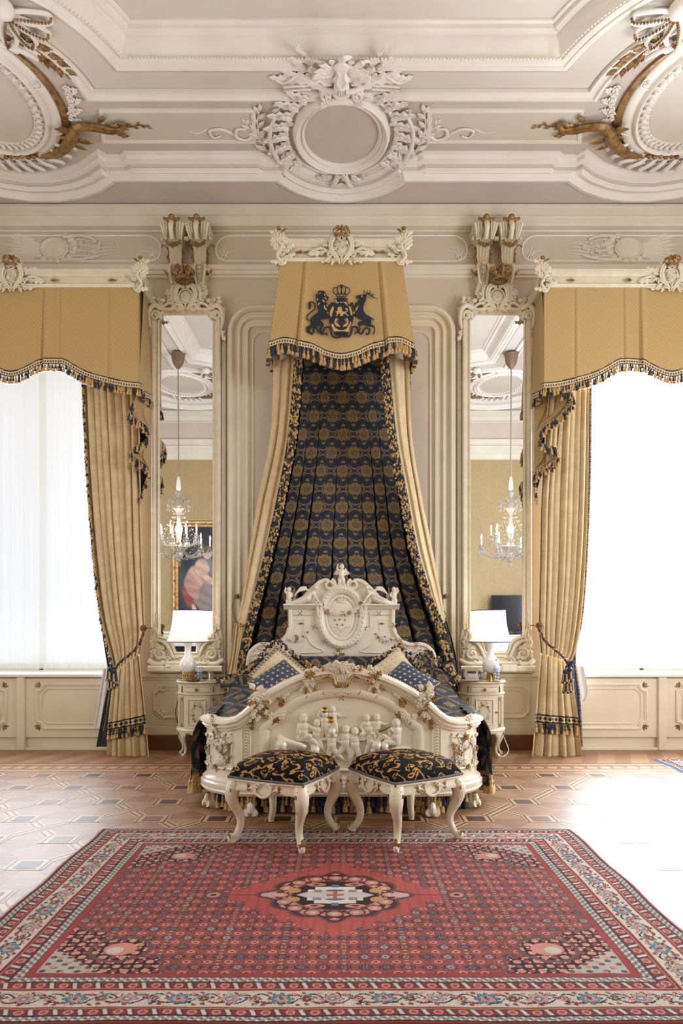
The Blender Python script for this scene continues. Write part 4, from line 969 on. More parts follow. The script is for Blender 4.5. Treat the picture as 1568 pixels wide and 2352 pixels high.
# gold side drapes of the canopy
for k, (sx, inner, outer, tail) in enumerate((
        (-1, LF[:5]+[px(562, 1440, 7.13)], [px(628, 830, 6.8), px(621, 1000, 6.95), px(592, 1150, 7.08), px(572, 1270, 7.15), px(556, 1370, 7.22), px(545, 1425, 7.26)], True),
        (1, RF[:6], [px(940, 830, 6.8), px(946, 1000, 6.95), px(966, 1130, 7.08), px(988, 1240, 7.15), px(1010, 1350, 7.24), px(1021, 1420, 7.28)], False))):
    t = thing('canopy_drape', ('gold silk canopy drape tied back left of the bed', 'gold silk canopy drape swept back right of the bed')[k], 'curtain', px((560, 1010)[k], 1440, 7.2))
    a, b = (outer, inner) if sx < 0 else (inner, outer)
    drape('swept_cloth', a, b, 2, .035, 220, 420, M['silk'], t, c_gold, 1.4, 8+k, drift=.9, amp_t=([0, .5, .85, 1], [.8, 1, .7, .35]))
    fr = LF if sx < 0 else RF
    C = cr(fr, 10); fringe('tassel_fringe', C, t, .034, .05, off=(0, -.03, 0), k=1.1, rng=random.Random(k+2), pom=True)
    fringe('tassel_fringe', [c+np.array((sx*-.035, -.015, -.02)) for c in C], t, .034, .045, off=(0, -.02, 0), k=1.1, rng=random.Random(k+9), pom=True)
    mb = MB(); C2 = [c+np.array((sx*.02, -.012, 0)) for c in C]; mb.tube(C2, .012, 6); mb.build('braid', M['navy_fr'], t)
    # lining of the leading edge down to the bed
    if tail:
        drape('hanging_tail', [px(538, 1432, 7.28), px(530, 1500, 7.3), px(520, 1560, 7.32), px(512, 1625, 7.33)], [px(563, 1440, 7.16), px(556, 1500, 7.2), px(548, 1560, 7.22), px(538, 1640, 7.2)], 4, .035, 90, 120, M['silk'], t, c_gold, 1.6, 5)
        mb = MB(); mb.tube(cr([px(535, 1420, 7.2), px(547, 1437, 7.08), px(562, 1436, 7.06), px(572, 1425, 7.12)], 6), .012, 7); mb.build('tie', M['gilt_dull'], t)
    else:
        drape('hanging_tail', [px(1012, 1440, 7.2), px(1020, 1480, 7.22), px(1036, 1540, 7.22), px(1046, 1590, 7.25)], [px(1024, 1425, 7.3), px(1040, 1480, 7.34), px(1050, 1540, 7.34), px(1054, 1590, 7.34)], 4, .03, 90, 120, M['damask'], t, c_damask, 1.8, 6)
for k, (hx, pts) in enumerate(((545, [(537, 1378), (533, 1400), (540, 1420), (548, 1432)]), (1022, [(1016, 1378), (1015, 1395), (1026, 1415), (1021, 1424)]))):
    h = thing('curtain_hook', ('gilt rosette hook with cord left of the bed', 'gilt rosette hook with cord right of the bed')[k], 'hook', px(hx, 1370, 7.45))
    mb = MB().at(FR(*px(hx, 1370, 7.44))); flower(mb, 0, 0, .032, 0, 0); mb.ell((0, 0, .03), .016, 8); mb.tube([(0, 0, -.04), (0, 0, .03)], .008, 6); mb.build('rosette', M['gilt_dull'], h)
    mb = MB(); mb.tube(cr([px(hx, 1372, 7.42)]+[px(a, b, 7.38) for a, b in pts], 8), .005, 6); mb.build('cord', M['gilt_dull'], h)

# ------------------------------------------------------------------ window curtains
def window_set(k, sx):
    side = ('left', 'right')[k]; X = lambda q: (784+sx*(784-q) if sx > 0 else q)
    pelmet('window_pelmet', 'carved ivory pelmet with gilt crown over the %s window' % side, sx*3.38, 1.31, 7.05, 4.845, 5.015, .95, 'window pelmets')
    # hem heights, from the bed side outwards; s=-1 is the bed side
    e = [(-1.0, 3.79), (-.85, 3.81), (-.6, 3.90), (-.42, 4.03), (-.36, 4.045), (-.27, 4.04), (-.22, 4.03), (0, 3.905), (.22, 4.03), (.27, 4.04), (.36, 4.045), (.42, 4.03), (.6, 3.90), (.85, 3.81), (1.0, 3.79)]
    if sx < 0: e = [(-a, b) for a, b in reversed(e)]
    seams = [(-.76, .012), (-.37, .012), (-.24, .025), (.24, .025), (.37, .012), (.76, .012)]
    if sx < 0: seams = [(-a, b) for a, b in seams]
    vt, _ = valance('window_valance', 'gold silk valance with tasselled hem across the %s window' % side, sx*3.38, 1.29, 1.31, 7.04, 6.98, 4.85, e, seams, nu=1100, nv=200, tl=.06, group=None, sides=(1, 0) if sx > 0 else (0, 1))
    # jabot falling at the bed-side corner
    q = [(330, 668), (318, 880), (300, 935), (297, 948), (322, 968), (341, 985), (334, 1010), (303, 1032), (304, 1048), (325, 1060), (341, 1075), (338, 1095), (322, 1138)]
    dd = [7.06, 7.0, 6.99, 7.0, 7.05, 7.1, 7.08, 7.03, 7.05, 7.1, 7.16, 7.18, 7.2]
    if sx > 0: q = [(1244, 668), (1262, 885), (1310, 900), (1312, 925), (1290, 950), (1245, 985), (1240, 1015), (1278, 1030), (1277, 1055), (1240, 1075), (1226, 1092), (1228, 1110), (1232, 1142)]
    t = vt
    Lp = [np.array(px(a, b, d)) for (a, b), d in zip(q, dd)]
    ex = [(333, 668), (345, 800), (346, 900), (346, 950), (346, 975), (346, 990), (346, 1020), (346, 1040), (345, 1055), (345, 1070), (344, 1080), (343, 1100), (326, 1142)]
    if sx > 0: ex = [(1240, 668), (1230, 800), (1226, 900), (1226, 925), (1226, 950), (1226, 985), (1226, 1015), (1226, 1035), (1226, 1055), (1225, 1075), (1224, 1092), (1224, 1110), (1226, 1142)]
    Rp = [np.array(px(a, b, 7.38)) for a, b in ex]
    n = 90; LL = np.array(cr(Lp, 8)); RR = np.array(cr(Rp, 8)); nv = len(LL); s = np.linspace(0, 1, n); S, T = np.meshgrid(s, np.linspace(0, 1, nv))
    Pt = LL[:, None]*(1-S[..., None])+RR[:, None]*S[..., None]; Pt[..., 1] += .035*np.sin(S*14+T*2)*np.sin(PI*S)*np.minimum(T*4, 1); 
    mb = MB(); mb.grid(Pt if sx < 0 else Pt[:, ::-1]); h = np.abs(S)*.3
    cc = np.broadcast_to(GOLD, S.shape+(3,)).copy(); ln = np.linalg.norm(RR-LL, axis=1)[:, None]*S
    bb = (T > .18); cc[bb & (ln < .055)] = GOLDP; cc[bb & (np.abs(ln-.055) < .006)] = INK
    dl = np.r_[0, np.cumsum(np.linalg.norm(np.diff(LL, axis=0), axis=1))][:, None]+0*S; cc[bb & (np.abs((dl/.028) % 1-.5)*2+np.abs(ln-.028)/.014*.8 < .7)] = INK
    uv = np.stack([S*.4, T*2], -1)
    if sx > 0: cc = cc[:, ::-1]; uv = uv[:, ::-1]
    mb.col = cc.reshape(-1, 3); mb.uv = uv.reshape(-1, 2); t = mb.build('jabot', M['valance'], t, True, 180)
    fringe('tassel_fringe', LL[12:], t, .032, .055, off=(0, -.01, 0), k=1.4); fringe('tassel_fringe', [p+np.array((sx*-.0, .0, -.03)) for p in LL[16:]], t, .04, .05, off=(0, -.02, 0), k=1.4)
    ln_ = [(305, 900), (303, 960), (308, 1020), (312, 1060), (316, 1100), (320, 1135)] if sx < 0 else [(1290, 900), (1286, 960), (1280, 1020), (1262, 1060), (1240, 1100), (1230, 1135)]
    n2 = [(344, 900), (344, 960), (344, 1020), (343, 1060), (342, 1100), (330, 1135)] if sx < 0 else [(1228, 900), (1228, 960), (1228, 1020), (1228, 1060), (1227, 1100), (1227, 1135)]
    mb = MB(); A = np.array([px(a, b, 7.18) for a, b in ln_]); B = np.array([px(a, b, 7.4) for a, b in n2]); mb.grid(np.stack([A, (A+B)/2, B], 1)); mb.build('lining', M['navy'], t)
    # the long drape
    d = 7.2
    if sx < 0:
        oi = [(190, 860), (195, 1000), (204, 1150), (217, 1300), (232, 1420), (252, 1500), (262, 1545)]; oo = [(316, 860), (322, 1000), (326, 1200), (330, 1320), (333, 1400), (333, 1450), (322, 1500)]
        li = [(262, 1545), (256, 1600), (250, 1660), (247, 1740)]; lo = [(322, 1500), (331, 1580), (339, 1660), (346, 1740)]
        nav = [(214, 1280), (228, 1400), (243, 1500), (250, 1560), (236, 1640), (222, 1715)]; nv2 = [(226, 1280), (246, 1400), (262, 1500), (268, 1560), (262, 1640), (256, 1715)]
        rope = [(333, 1440, 7.12), (322, 1475, 7.03), (300, 1502, 7.0), (275, 1522, 7.0), (258, 1545, 7.05)]; ros = (330, 1443); tz = [(252, 1540), (262, 1545), (256, 1560), (263, 1556)]
    else:
        oi = [(1352, 860), (1350, 1000), (1348, 1150), (1343, 1280), (1335, 1400), (1322, 1490), (1310, 1520)]; oo = [(1262, 860), (1250, 1000), (1240, 1150), (1237, 1300), (1235, 1400), (1235, 1450), (1240, 1500)]
        li = [(1310, 1520), (1318, 1600), (1326, 1660), (1333, 1736)]; lo = [(1240, 1500), (1232, 1580), (1225, 1660), (1218, 1736)]
        nav = [(1358, 870), (1356, 1100), (1348, 1300), (1338, 1420), (1322, 1510), (1332, 1600), (1338, 1715)]; nv2 = [(1342, 870), (1340, 1100), (1334, 1300), (1322, 1420), (1306, 1510), (1312, 1600), (1318, 1715)]
        rope = [(1236, 1440, 7.12), (1250, 1470, 7.03), (1275, 1492, 7.0), (1295, 1510, 7.0), (1306, 1530, 7.03)]; ros = (1237, 1437); tz = [(1298, 1545), (1308, 1540), (1300, 1568), (1307, 1566)]
    t = thing('curtain', ('gold silk curtain roped back at the left window', 'gold silk curtain roped back at the right window')[k], 'curtain', px(li[-1][0], 1736, d))
    P = lambda L_, dd=d: [px(a, b, dd) for a, b in L_]
    a, b = (P(oi), P(oo)) if sx < 0 else (P(oo), P(oi))
    def c_sk(S, T, U, V):
        c = c_gold(S, T, U, V); return c
    drape('upper_cloth', a, b, 8, .06, 300, 360, M['silk'], t, c_sk, 1.6, 20+k, drift=.45, amp_t=([0, .6, .9, 1], [1, 1, .75, .5]))
    lw = lambda L_: [px(a_, b_, q_) for (a_, b_), q_ in zip(L_, (7.27, 7.2, 7.17, 7.17))]; a, b = (lw(li), lw(lo)) if sx < 0 else (lw(lo), lw(li))
    def c_low(S, T, U, V):
        c = c_gold(S, T, U, V); h = T-.63; inb = (np.abs(h) < .035); c[inb] = GOLDP*1.02
        c[(np.abs(np.abs(h)-.035) < .008)] = INK; c[inb & (np.abs((U/.03) % 1-.5)*2+np.abs(h)/.03 < .8)] = INK; return c
    _, Pt = drape('lower_cloth', a, b, 6, .05, 260, 260, M['silk'], t, c_low, 1.5, 30+k, drift=.3, amp_t=([0, .25, 1], [.5, .9, 1.2]))
    row = Pt[int(260*.67)]; fringe('tassel_fringe', list(row[::4]), t, .034, .075, off=(0, -.012, 0), k=1.3)
    fringe('tassel_fringe', [c+np.array((0, 0, 0)) for c in cr(P(oi, 7.14), 10)], t, .036, .04, k=1.7, off=(0, 0, 0)) if sx < 0 else None
    a, b = (P(nav, 7.3), P(nv2, 7.26)) if sx < 0 else (P(nv2, 7.26), P(nav, 7.3))
    def c_nav(S, T, U, V):
        c = np.broadcast_to(np.array(rgb(52, 70, 104)), S.shape+(3,)).copy()
        m_ = (np.abs(((U+V)/.03) % 1-.5) < .09) | (np.abs(((U-V)/.03) % 1-.5) < .09)
        if sx < 0: c[:] = np.array(rgb(40, 46, 54)); c[m_] = np.array(rgb(84, 88, 86))
        e = (S > .82) if sx > 0 else (S < .0); c[e & (((V/.024) % 1) < .5)] = np.array(rgb(180, 150, 110)); return c
    drape('lining_edge', a, b, 2, .02, 60, 400, M['damask'], t, c_nav, 1.2, 40+k, drift=.2)
    # rope tieback, its own thing
    r = thing('tieback', ('twisted rope tieback with tassels holding the left curtain', 'twisted rope tieback with tassels holding the right curtain')[k], 'tieback', px(*ros, 7.3))
    C = cr([px(*p) for p in rope], 12)
    for j, mm in ((0, 'navy_fr'), (1, 'gilt_red')):
        mb = MB(); tw = [c+np.array((math.cos(i*.9+j*PI)*.008, math.sin(i*.9+j*PI)*.006, math.sin(i*.9+j*PI)*.008)) for i, c in enumerate(C)]; mb.tube(tw, .010, 6); mb.build('rope_strand', M[mm], r)
    mb = MB().at(FR(*px(*ros, 7.1))); flower(mb, 0, 0, .04, 0, 0, n=8); flower(mb, 0, 0, .025, 0, 0, .02); mb.tube([(0, 0, -.38), (0, 0, .02)], .008, 6); mb.build('rosette', M['gilt_red'], r)
    mb = MB(); rg = random.Random(3)
    e0 = px(*rope[-1])
    for (a, b) in tz:
        p = px(a, b, 6.98); mb.tube(cr([e0, ((e0[0]+p[0])/2+rg.uniform(-.02, .02), e0[1]-.03, (e0[2]+p[2])/2+.03), p], 5), .007, 5, 0); mb.ell((p[0], p[1], p[2]+.005), .03, 8, 0)
        for j in range(9): 
            aa = j*.7; q0 = (p[0]+.022*math.cos(aa), p[1]+.022*math.sin(aa), p[2]-.01); mb.tube([q0, (q0[0]*1+.008*math.cos(aa), q0[1]+.008*math.sin(aa), p[2]-.09)], [.008, .011], 5, j % 2)
            mb.ell((q0[0]+.01*math.cos(aa), q0[1]+.01*math.sin(aa), p[2]-.1), .013, 6, (j+1) % 2)
    for j in range(5): mb.tube(cr([e0, (e0[0]+rg.uniform(-.04, .04), e0[1]-.03, e0[2]+.05), (e0[0]+rg.uniform(-.05, .05), e0[1]-.03, e0[2]-.01)], 5), .009, 6, 0)
    mb.build('key_tassel', [M['navy_fr'], M['gold_fr']], r)
window_set(0, -1); window_set(1, 1)
# loose end of each sheer beside its curtain
for k, sx in enumerate((-1, 1)):
    A = [(238, 1535), (230, 1580), (222, 1630), (216, 1665)] if sx < 0 else [(1338, 1530), (1344, 1560), (1348, 1590), (1340, 1610)]
    B = [(258, 1535), (252, 1590), (246, 1640), (240, 1680)] if sx < 0 else [(1316, 1530), (1318, 1560), (1322, 1600), (1326, 1640)]
    a, b = ([px(*p, 7.34) for p in A], [px(*p, 7.31) for p in B]); a, b = (a, b) if sx < 0 else (b, a)
    o, _ = drape('sheer_tail', a, b, 2, .02, 40, 60, M['white_cloth'] if 'white_cloth' in M else M.setdefault('white_cloth', attr_mat('white_voile_cloth', .8)), None, lambda S, T, U, V: np.broadcast_to(np.array(rgb(226, 226, 226)), S.shape+(3,)).copy(), 1.5, 60+k)
    tag(o, ('gathered end of white voile tucked behind the left gold curtain', 'gathered end of white voile tucked behind the right gold curtain')[k], 'sheer curtain')
# ================================================================== STUCCO OF THE CEILING
CL = -6.05
def cq(x, y, w=0):   # ceiling point seen at a pixel -> (u, v, w)
    d = (6.05-CZ)*F/(HZ-y); return ((x-784)*d/F, -d, w)
def cfr(mir=1): return frame((0, 0, 6.05), (mir, 0, 0), (0, -1, 0), (0, 0, -1))
def ering(mb, u, v, a, b, prof, mat=None, n=64):
    V = []; 
    for i in range(n):
        t = 2*PI*i/n
        for r, wd in prof: V.append((u+(a+r)*math.cos(t), v+(b+r)*math.sin(t), wd))
    m = len(prof); mb.add(V, [(i*m+j, i*m+j+1, ((i+1) % n)*m+j+1, ((i+1) % n)*m+j) for i in range(n) for j in range(m-1)], mat)
def centre_medallion(yy, label):
    t = thing('ceiling_medallion', label, 'stucco medallion', (0, yy, 6.05))
    s = -1 if yy > 3 else 1
    def fm(mir=1): return frame((0, yy, 6.05), (mir, 0, 0), (0, s, 0), (0, 0, -1))
    mb = MB().at(fm()); mb.lathe([(.0, .012), (.36, .012)], 48, (0, 0, 0), 0, sy=1.11, cap=False)
    mb.build('disc', M['ceil_pink'], t)
    mb = MB().at(fm()); ering(mb, 0, 0, .40, .45, [(-.05, .0), (-.045, .03), (-.03, .045), (-.01, .03), (.0, .05), (.03, .075), (.05, .06), (.06, .03), (.065, .0)])
    ering(mb, 0, 0, .52, .56, [(-.02, 0), (-.015, .03), (.0, .04), (.02, .03), (.025, 0)])
    mb.build('ring', M['plaster'], t)
    mb = MB()
    for mir in (-1, 1):
        mb.at(fm(mir))
        # helmet scrolls, straps and foliage at the top
        scroll(mb, .13, .55, .055, PI/2, 1.3, -1, .018, 0, .05); leaf(mb, .06, .70, .9, .28, .07, 0, .7, w=.06, lift=.1); leaf(mb, .08, .66, .5, .30, .07, 0, .9, w=.05, lift=.1); leaf(mb, .1, .62, .05, .26, .06, 0, .8, w=.04); scroll(mb, .29, .71, .07, PI*.8, 1.4, -1, .02, 0)
        curve(mb, [(.33, .76), (.42, .71, .05), (.50, .66, .04), (.56, .68, .03)], .018, .008, 0); leaf(mb, .42, .68, -.1, .2, .05, 0, .5, w=.02); leaf(mb, .3, .78, 1.1, .2, .05, 0, -.8, w=.03); leaf(mb, .38, .72, .8, .16, .04, 0, -.8, w=.03); leaf(mb, .2, .66, .5, .3, .07, 0, -1.2, w=.03); leaf(mb, .12, .76, 1.2, .26, .06, 0, -1.5, w=.03)
        leaf(mb, .35, .72, .1, .22, .05, 0, -.8, w=.02); curve(mb, [(.08, .80, .05), (.15, .9, .07), (.22, .9, .05), (.24, .84, .04)], .02, .010, 0)
        acanthus_branch(mb, [(.24, .82), (.32, .92), (.36, 1.0)], .04, 0)
        for k in range(6): cluster(mb, .30+.06*k, .62-.055*k, .04, 3, .028, (0, 0), .01)
        mb.tube([(.26, .60, .04), (.5, .58, .04), (.5, .62, .04), (.27, .64, .04)], .012, 5)
        # acanthus leaves and laurel sprays on both flanks
        for k, a in enumerate((1.0, .78, .55, .32, .1, -.12, -.35, -.58)):
            leaf(mb, .53*math.cos(a), .57*math.sin(a), a+PI/2-2.5, .24, .06, 0, 1.1, w=.03, lift=.15); leaf(mb, .50*math.cos(a-.1), .54*math.sin(a-.1), a-.2, .15, .045, 0, .9, w=.04, lift=.3)
        curve(mb, [(.5, -.46, .03), (.62, -.32, .05), (.68, -.08, .05), (.66, .14, .05), (.58, .3, .03)], .03, .014, 0)
        laurel(mb, [(.60, -.42), (.72, -.24), (.78, -.02), (.78, .16), (.74, .32)], .15, .034, 0, .015, 13, .012); laurel(mb, [(.72, -.1), (.84, .04), (.90, .16)], .11, .028, 0, .01, 6, .008)
        laurel(mb, [(.5, -.46), (.66, -.42), (.8, -.38), (.94, -.36)], .14, .034, 0, .015, 8, .012); laurel(mb, [(.52, -.42), (.66, -.34), (.80, -.28)], .10, .028, 0, .015, 6, .008)
        cluster(mb, .47, -.42, .07, 6, .03, (0, 0), .02)
        # lower grotesque
        curve(mb, [(.42, -.5, .03), (.34, -.62, .05), (.2, -.70, .05), (.08, -.66, .05)], .045, .02, 0); leaf(mb, .1, -.52, -PI/2+.5, .22, .05, 0, .8, w=.05); cluster(mb, .2, -.56, .07, 6, .032, (0, 0), .04)
        curve(mb, [(.03, -.5, .06), (.08, -.62, .09), (.14, -.74, .06), (.05, -.8, .05)], .03, .015, 0); acanthus_branch(mb, [(.1, -.80), (.22, -.84), (.36, -.82)], .022, 0)
        # fine relief scrolls running into the cream panels
        curve(mb, [(.78, .05, .0), (.9, -.06, .02), (1.0, -.02, .02), (.98, .08, .02), (.9, .08, .02)], .025, .012, 0, fl=.5); curve(mb, [(1.0, -.04, .0), (1.12, .08, .02), (1.24, .06, .02), (1.22, -.03, .02), (1.14, 0, .02)], .022, .01, 0, fl=.5)
        curve(mb, [(1.2, .1, .0), (1.36, .02, .01), (1.45, .06, .01)], .012, .004, 0, fl=.5)
        for a, b, c in ((.85, .1, .9), (.95, -.08, -.6), (1.05, .1, .5), (1.15, -.05, -.4), (1.28, .08, .3)): leaf(mb, a, b, c, .12, .03, 0, .5, h=.25)
        shell(mb, .12, .44, .07, PI*.2, 1.6, 5, 0, w=.06); scroll(mb, .13, .53, .05, PI/2, 1.2, -1, .016, 0, .06); flower(mb, .47, .18, .03, 0, 0, .03); flower(mb, .48, -.2, .03, 0, 0, .03)
    mb.at(fm()); mb.ell((0, .655, .06), (.07, .085, .07), 12); mb.prism([(-.10, .60), (-.05, .52), (0, .46), (.05, .52), (.10, .60), (.05, .62), (-.05, .62)], .03, .07); mb.tube([(-.19, .61, .04), (-.1, .625, .08), (0, .63, .10), (.1, .625, .08), (.19, .61, .04)], .022, 8); leaf(mb, 0, .68, PI/2, .34, .09, 0, 0, w=.10, lift=.1, lob=2); curve(mb, [(.0, .98, .12), (.03, 1.03, .13), (.07, 1.0, .10)], .03, .02, 0)
    for k in range(5): mb.box((-.04+.02*k, .655, .125), (.006, .06, .02))
    for k in range(9): leaf(mb, -.04+.01*k, .78, PI/2+(4-k)*.26, .26-.012*abs(k-4), .05, 0, (4-k)*.22, w=.08, lift=.2)
    shell(mb, 0, -.62, .12, -PI/2, 2.4, 7, 0, w=.06); mb.ell((0, -.74, .07), (.07, .06, .06), 10); cluster(mb, 0, -.55, .05, 4, .03, (0, 0), .07)
    mb.build('stucco_foliage', M['plaster'], t, True, 60)
centre_medallion(6.5, 'white stucco ceiling medallion with helmet crest above the canopy')
centre_medallion(2*YM-6.5, 'white stucco ceiling medallion over the entrance side')
def corner_medallion(mx, my, label):
    t = thing('ceiling_medallion', label, 'stucco medallion', (mx*3.15, 6.08 if my > 0 else 2*YM-6.08, 6.05)); cx, cy = 3.15, 6.08; y0 = cy if my > 0 else 2*YM-cy
    FM = frame((mx*cx, y0, 6.05), (-mx, 0, 0), (0, -my, 0), (0, 0, -1)); U0, V0, A_, B_ = -.04, .04, .39, .56
    FD = FM @ Matrix.Translation((U0, V0, 0)); E = lambda a, k, w=.02: (U0+(A_+k)*math.cos(a), V0+(B_+k)*math.sin(a), w)
    mb = MB().at(FD); mb.lathe([(0, .012), (.39, .012)], 48, (0, 0, 0), 0, sy=1.44, cap=False); mb.build('disc', M['ceil_cream'], t)
    mb = MB().at(FM); ering(mb, U0, V0, A_, B_, [(0, 0), (.005, .02), (.10, .02), (.105, .045), (.12, .06), (.14, .05), (.145, .03), (.16, .025), (.165, .03), (.24, .03), (.25, .015), (.255, 0)])
    for k in range(46):
        a = 2*PI*k/46; u, v, _ = E(a, .055); mb.ell((u, v, .03), (.032, .018, .022), 6, 0, Matrix.Rotation(a+.5, 4, 'Z')); p0, p1, p2 = E(a+.05, .01, .02), E(a+.12, .05, .045), E(a+.08, .095, .03)
        curve(mb, [p0, p1, p2], .011, .008, 0); flower(mb, *E(a+.07, .075)[:2], .018, 0, 0, .03)
    for a in (.25, -.5, 1.2, -1.2, 2.2):
        u, v, _ = E(a, .20); flower(mb, u, v, .035, 0, 0, .028); curve(mb, [(u-.04, v-.07, .03), (u+.04, v-.03, .04), (u+.03, v+.06, .03)], .010, .005, 0); leaf(mb, u, v, a+1.2, .12, .03, 0, .6, w=.025, h=.3)
    # bow loops, white foliage and the interlaced band below
    for k in range(4):
        a = -1.9+.55*k; q = (.62+.3*math.cos(a), .95+.30*math.sin(a)); nx, ny = -math.sin(a)*.055, math.cos(a)*.055
        curve(mb, [(.62, .92, .04), ((.62+q[0])/2+nx, (.92+q[1])/2+ny, .06), (q[0]+nx*.8, q[1]+ny*.8, .05), (q[0]+.02*math.cos(a), q[1]+.02*math.sin(a), .05), (q[0]-nx*.8, q[1]-ny*.8, .05), ((.62+q[0])/2-nx, (.92+q[1])/2-ny, .06), (.62, .92, .04)], .02, .02, 0)
        leaf(mb, .62, .92, a, .28, .045, 0, 0, w=.01, lob=1)
    mb.ell((.62, .97, .06), (.08, .09, .06), 10); leaf(mb, .50, .62, -.3, .26, .08, 0, -.6, w=.03); leaf(mb, .40, .66, -.5, .3, .08, 0, .4, w=.03); curve(mb, [(.3, .7, .03), (.45, .66, .06), (.6, .58, .06), (.66, .48, .04)], .035, .015, 0)
    for k in range(7): flower(mb, .765-.003*k*k, .16-.06*k, .036+.004*(k % 3), 0, 0, .01); leaf(mb, .77-.003*k*k, .14-.06*k, .3+.5*(k % 2)-.4, .09, .026, 0, 0, w=.01)
    for k in range(9):
        a = -PI/2-.55+.17*k; p0, p1, p2, p3 = E(a-.05, .23, .02), E(a+.03, .27, .06), E(a+.10, .36, .06), E(a+.03, .40, .03)
        curve(mb, [p0, p1, p2, p3], .026, .02, 0); scroll(mb, *E(a+.04, .31)[:2], .04, a, 1.1, 1, .012, 0, .03); leaf(mb, *E(a, .26)[:2], a+.8, .13, .035, 0, .7, w=.03)
    mb.build('stucco_foliage', M['plaster'], t, True, 60)
    g = MB().at(FM); n = 30; V = []
    for i in range(n+1):
        a = lerp(.62, -1.15, i/n); th_ = .008+.045*abs(math.sin(PI*i/n))**.7
        for k, wd in ((.262, .004), (.264, .03), (.264+th_, .026), (.266+th_, .004)): V.append(E(a, k, wd))
    g.add(V, [(i*4+j, i*4+j+1, (i+1)*4+j+1, (i+1)*4+j) for i in range(n) for j in range(3)])
    curve(g, [(.12, -.68, .03), (.26, -.66, .05), (.42, -.56, .07), (.55, -.44, .08), (.64, -.32, .07), (.70, -.24, .06)], .012, .03, 0, belly=1.6)
    curve(g, [(.2, -.69, .05), (.38, -.62, .09), (.52, -.50, .10), (.62, -.38, .08)], .006, .008, 0)
    for du, dv, an, L, W_ in ((.62, -.34, 2.25, .17, .05), (.60, -.42, 2.5, .13, .04), (.64, -.36, 1.5, .14, .04), (.62, -.42, -.1, .18, .045), (.58, -.50, -.35, .12, .03), (.72, -.26, .25, .12, .035)): leaf(g, du, dv, an, L, W_, 0, .35, w=.06, lob=1, lift=.2)
    curve(g, [(.64, -.30, .06), (.74, -.235, .07), (.86, -.25, .06), (.98, -.30, .05), (1.08, -.31, .05), (1.13, -.25, .04), (1.08, -.22, .04)], .045, .016, 0, belly=.1)
    for o in (-.016, .016): curve(g, [(.72, -.24+o, .09), (.86, -.25+o, .09), (.98, -.30+o, .08), (1.08, -.31+o*.5, .07)], .006, .005, 0)
    for du, dv, an, L, W_ in ((.86, -.27, -.35, .17, .04), (.95, -.31, -.6, .13, .035), (.98, -.28, .15, .14, .035), (.9, -.22, .5, .10, .03), (.96, -.2, 1.3, .06, .03), (.96, -.2, 2.2, .06, .025), (1.02, -.36, -.5, .09, .025), (1.08, -.40, -.1, .06, .02), (1.06, -.38, -1.2, .06, .02)): leaf(g, du, dv, an, L, W_, 0, .25, w=.035, lob=2 if L > .12 else 1)
    laurel(g, [(1.10, -.30), (1.2, -.30), (1.28, -.28), (1.34, -.31)], .07, .016, 0, .02, 6, .006); curve(g, [(.98, -.32, .02), (1.06, -.37, .02), (1.1, -.40, .02)], .008, .005, 0)
    C = [(.56, .70), (.66, .62), (.74, .52), (.80, .42), (.83, .34)]; laurel(g, C, .17, .042, 0, .03, 10, .012); laurel(g, [(.58, .66), (.68, .56), (.74, .44)], .15, .038, 0, .025, 7, .01)
    for k in range(4):
        a = -1.9+.55*k; q = (.62+.32*math.cos(a), .95+.32*math.sin(a)); beads(g, cr([(.62, .92, .085), ((.62+q[0])/2-.03, (.92+q[1])/2, .085), (q[0]-.02, q[1], .08), (q[0]+.03, q[1]+.05, .08)], 12), .012, 0, 5)
    for k in range(6): g.ell((-.16+.055*k, -.66+.01*(k % 2), .06), (.028, .022, .022), 6); leaf(g, -.16+.055*k, -.66, -.6+1.2*(k % 2), .07, .02, 0, w=.04)
    g.build('gilded_foliage', M['gilt_dull'], t, True, 60)
corner_medallion(-1, 1, 'round stucco medallion with gilded branch, ceiling corner above the left window')
corner_medallion(1, 1, 'round stucco medallion with gilded branch, ceiling corner above the right window')
corner_medallion(-1, -1, 'round stucco medallion with gilded branch, ceiling corner behind the viewer at left')
corner_medallion(1, -1, 'round stucco medallion with gilded branch, ceiling corner behind the viewer at right')
# ---- frieze panels and reliefs
def roundpanel(u0, u1, v0, v1, r):
    P = []
    for (cu, cv, a0) in ((u0+r, v0+r*.4, PI), (u1-r, v0+r*.4, 1.5*PI)):
        pass
    P = [(u0+r*.6, v0), (u1-r*.6, v0)]
    for i in range(7): a = -PI/2*.4+i*(PI/2*1.4)/6; P.append((u1-r+r*math.cos(a), v0+(v1-v0)*.45+(v1-v0)*.55*max(math.sin(a), -1)))
    for i in range(7): a = PI/2+i*(PI/2*1.4)/6; P.append((u0+r+r*math.cos(a), v0+(v1-v0)*.45+(v1-v0)*.55*max(math.sin(a), -1)))
    return P
for n_, (u0, u1) in enumerate(((-4.7, -1.98), (-1.38, 1.38), (1.98, 4.7))):
    mb = MB().at(FR(0, YW, 0)); mb.mould(roundpanel(u0, u1, 5.365, 5.645, .16), [(-.01, 0), (-.008, .01), (0, .014), (.008, .01), (.01, 0)], True)
    for e in (-1, 1):
        ue = u1 if e > 0 else u0; mb.at(frame((ue, YW, 5.42), (-e, 0, 0), (0, 0, 1), (0, -1, 0)))
        scroll(mb, .09, -.02, .035, 0, 1.2, 1, .008, 0); acanthus_branch(mb, [(.1, 0), (.14, .05), (.22, .06)], .014, 0); acanthus_branch(mb, [(.08, .02), (.12, .1)], .012, 0); flower(mb, .3, .225, .018, 0, 0)
    struct(mb.build('trim_%d' % (20+n_), M['plaster'], None, True, 50), 'thin stucco frieze panel')
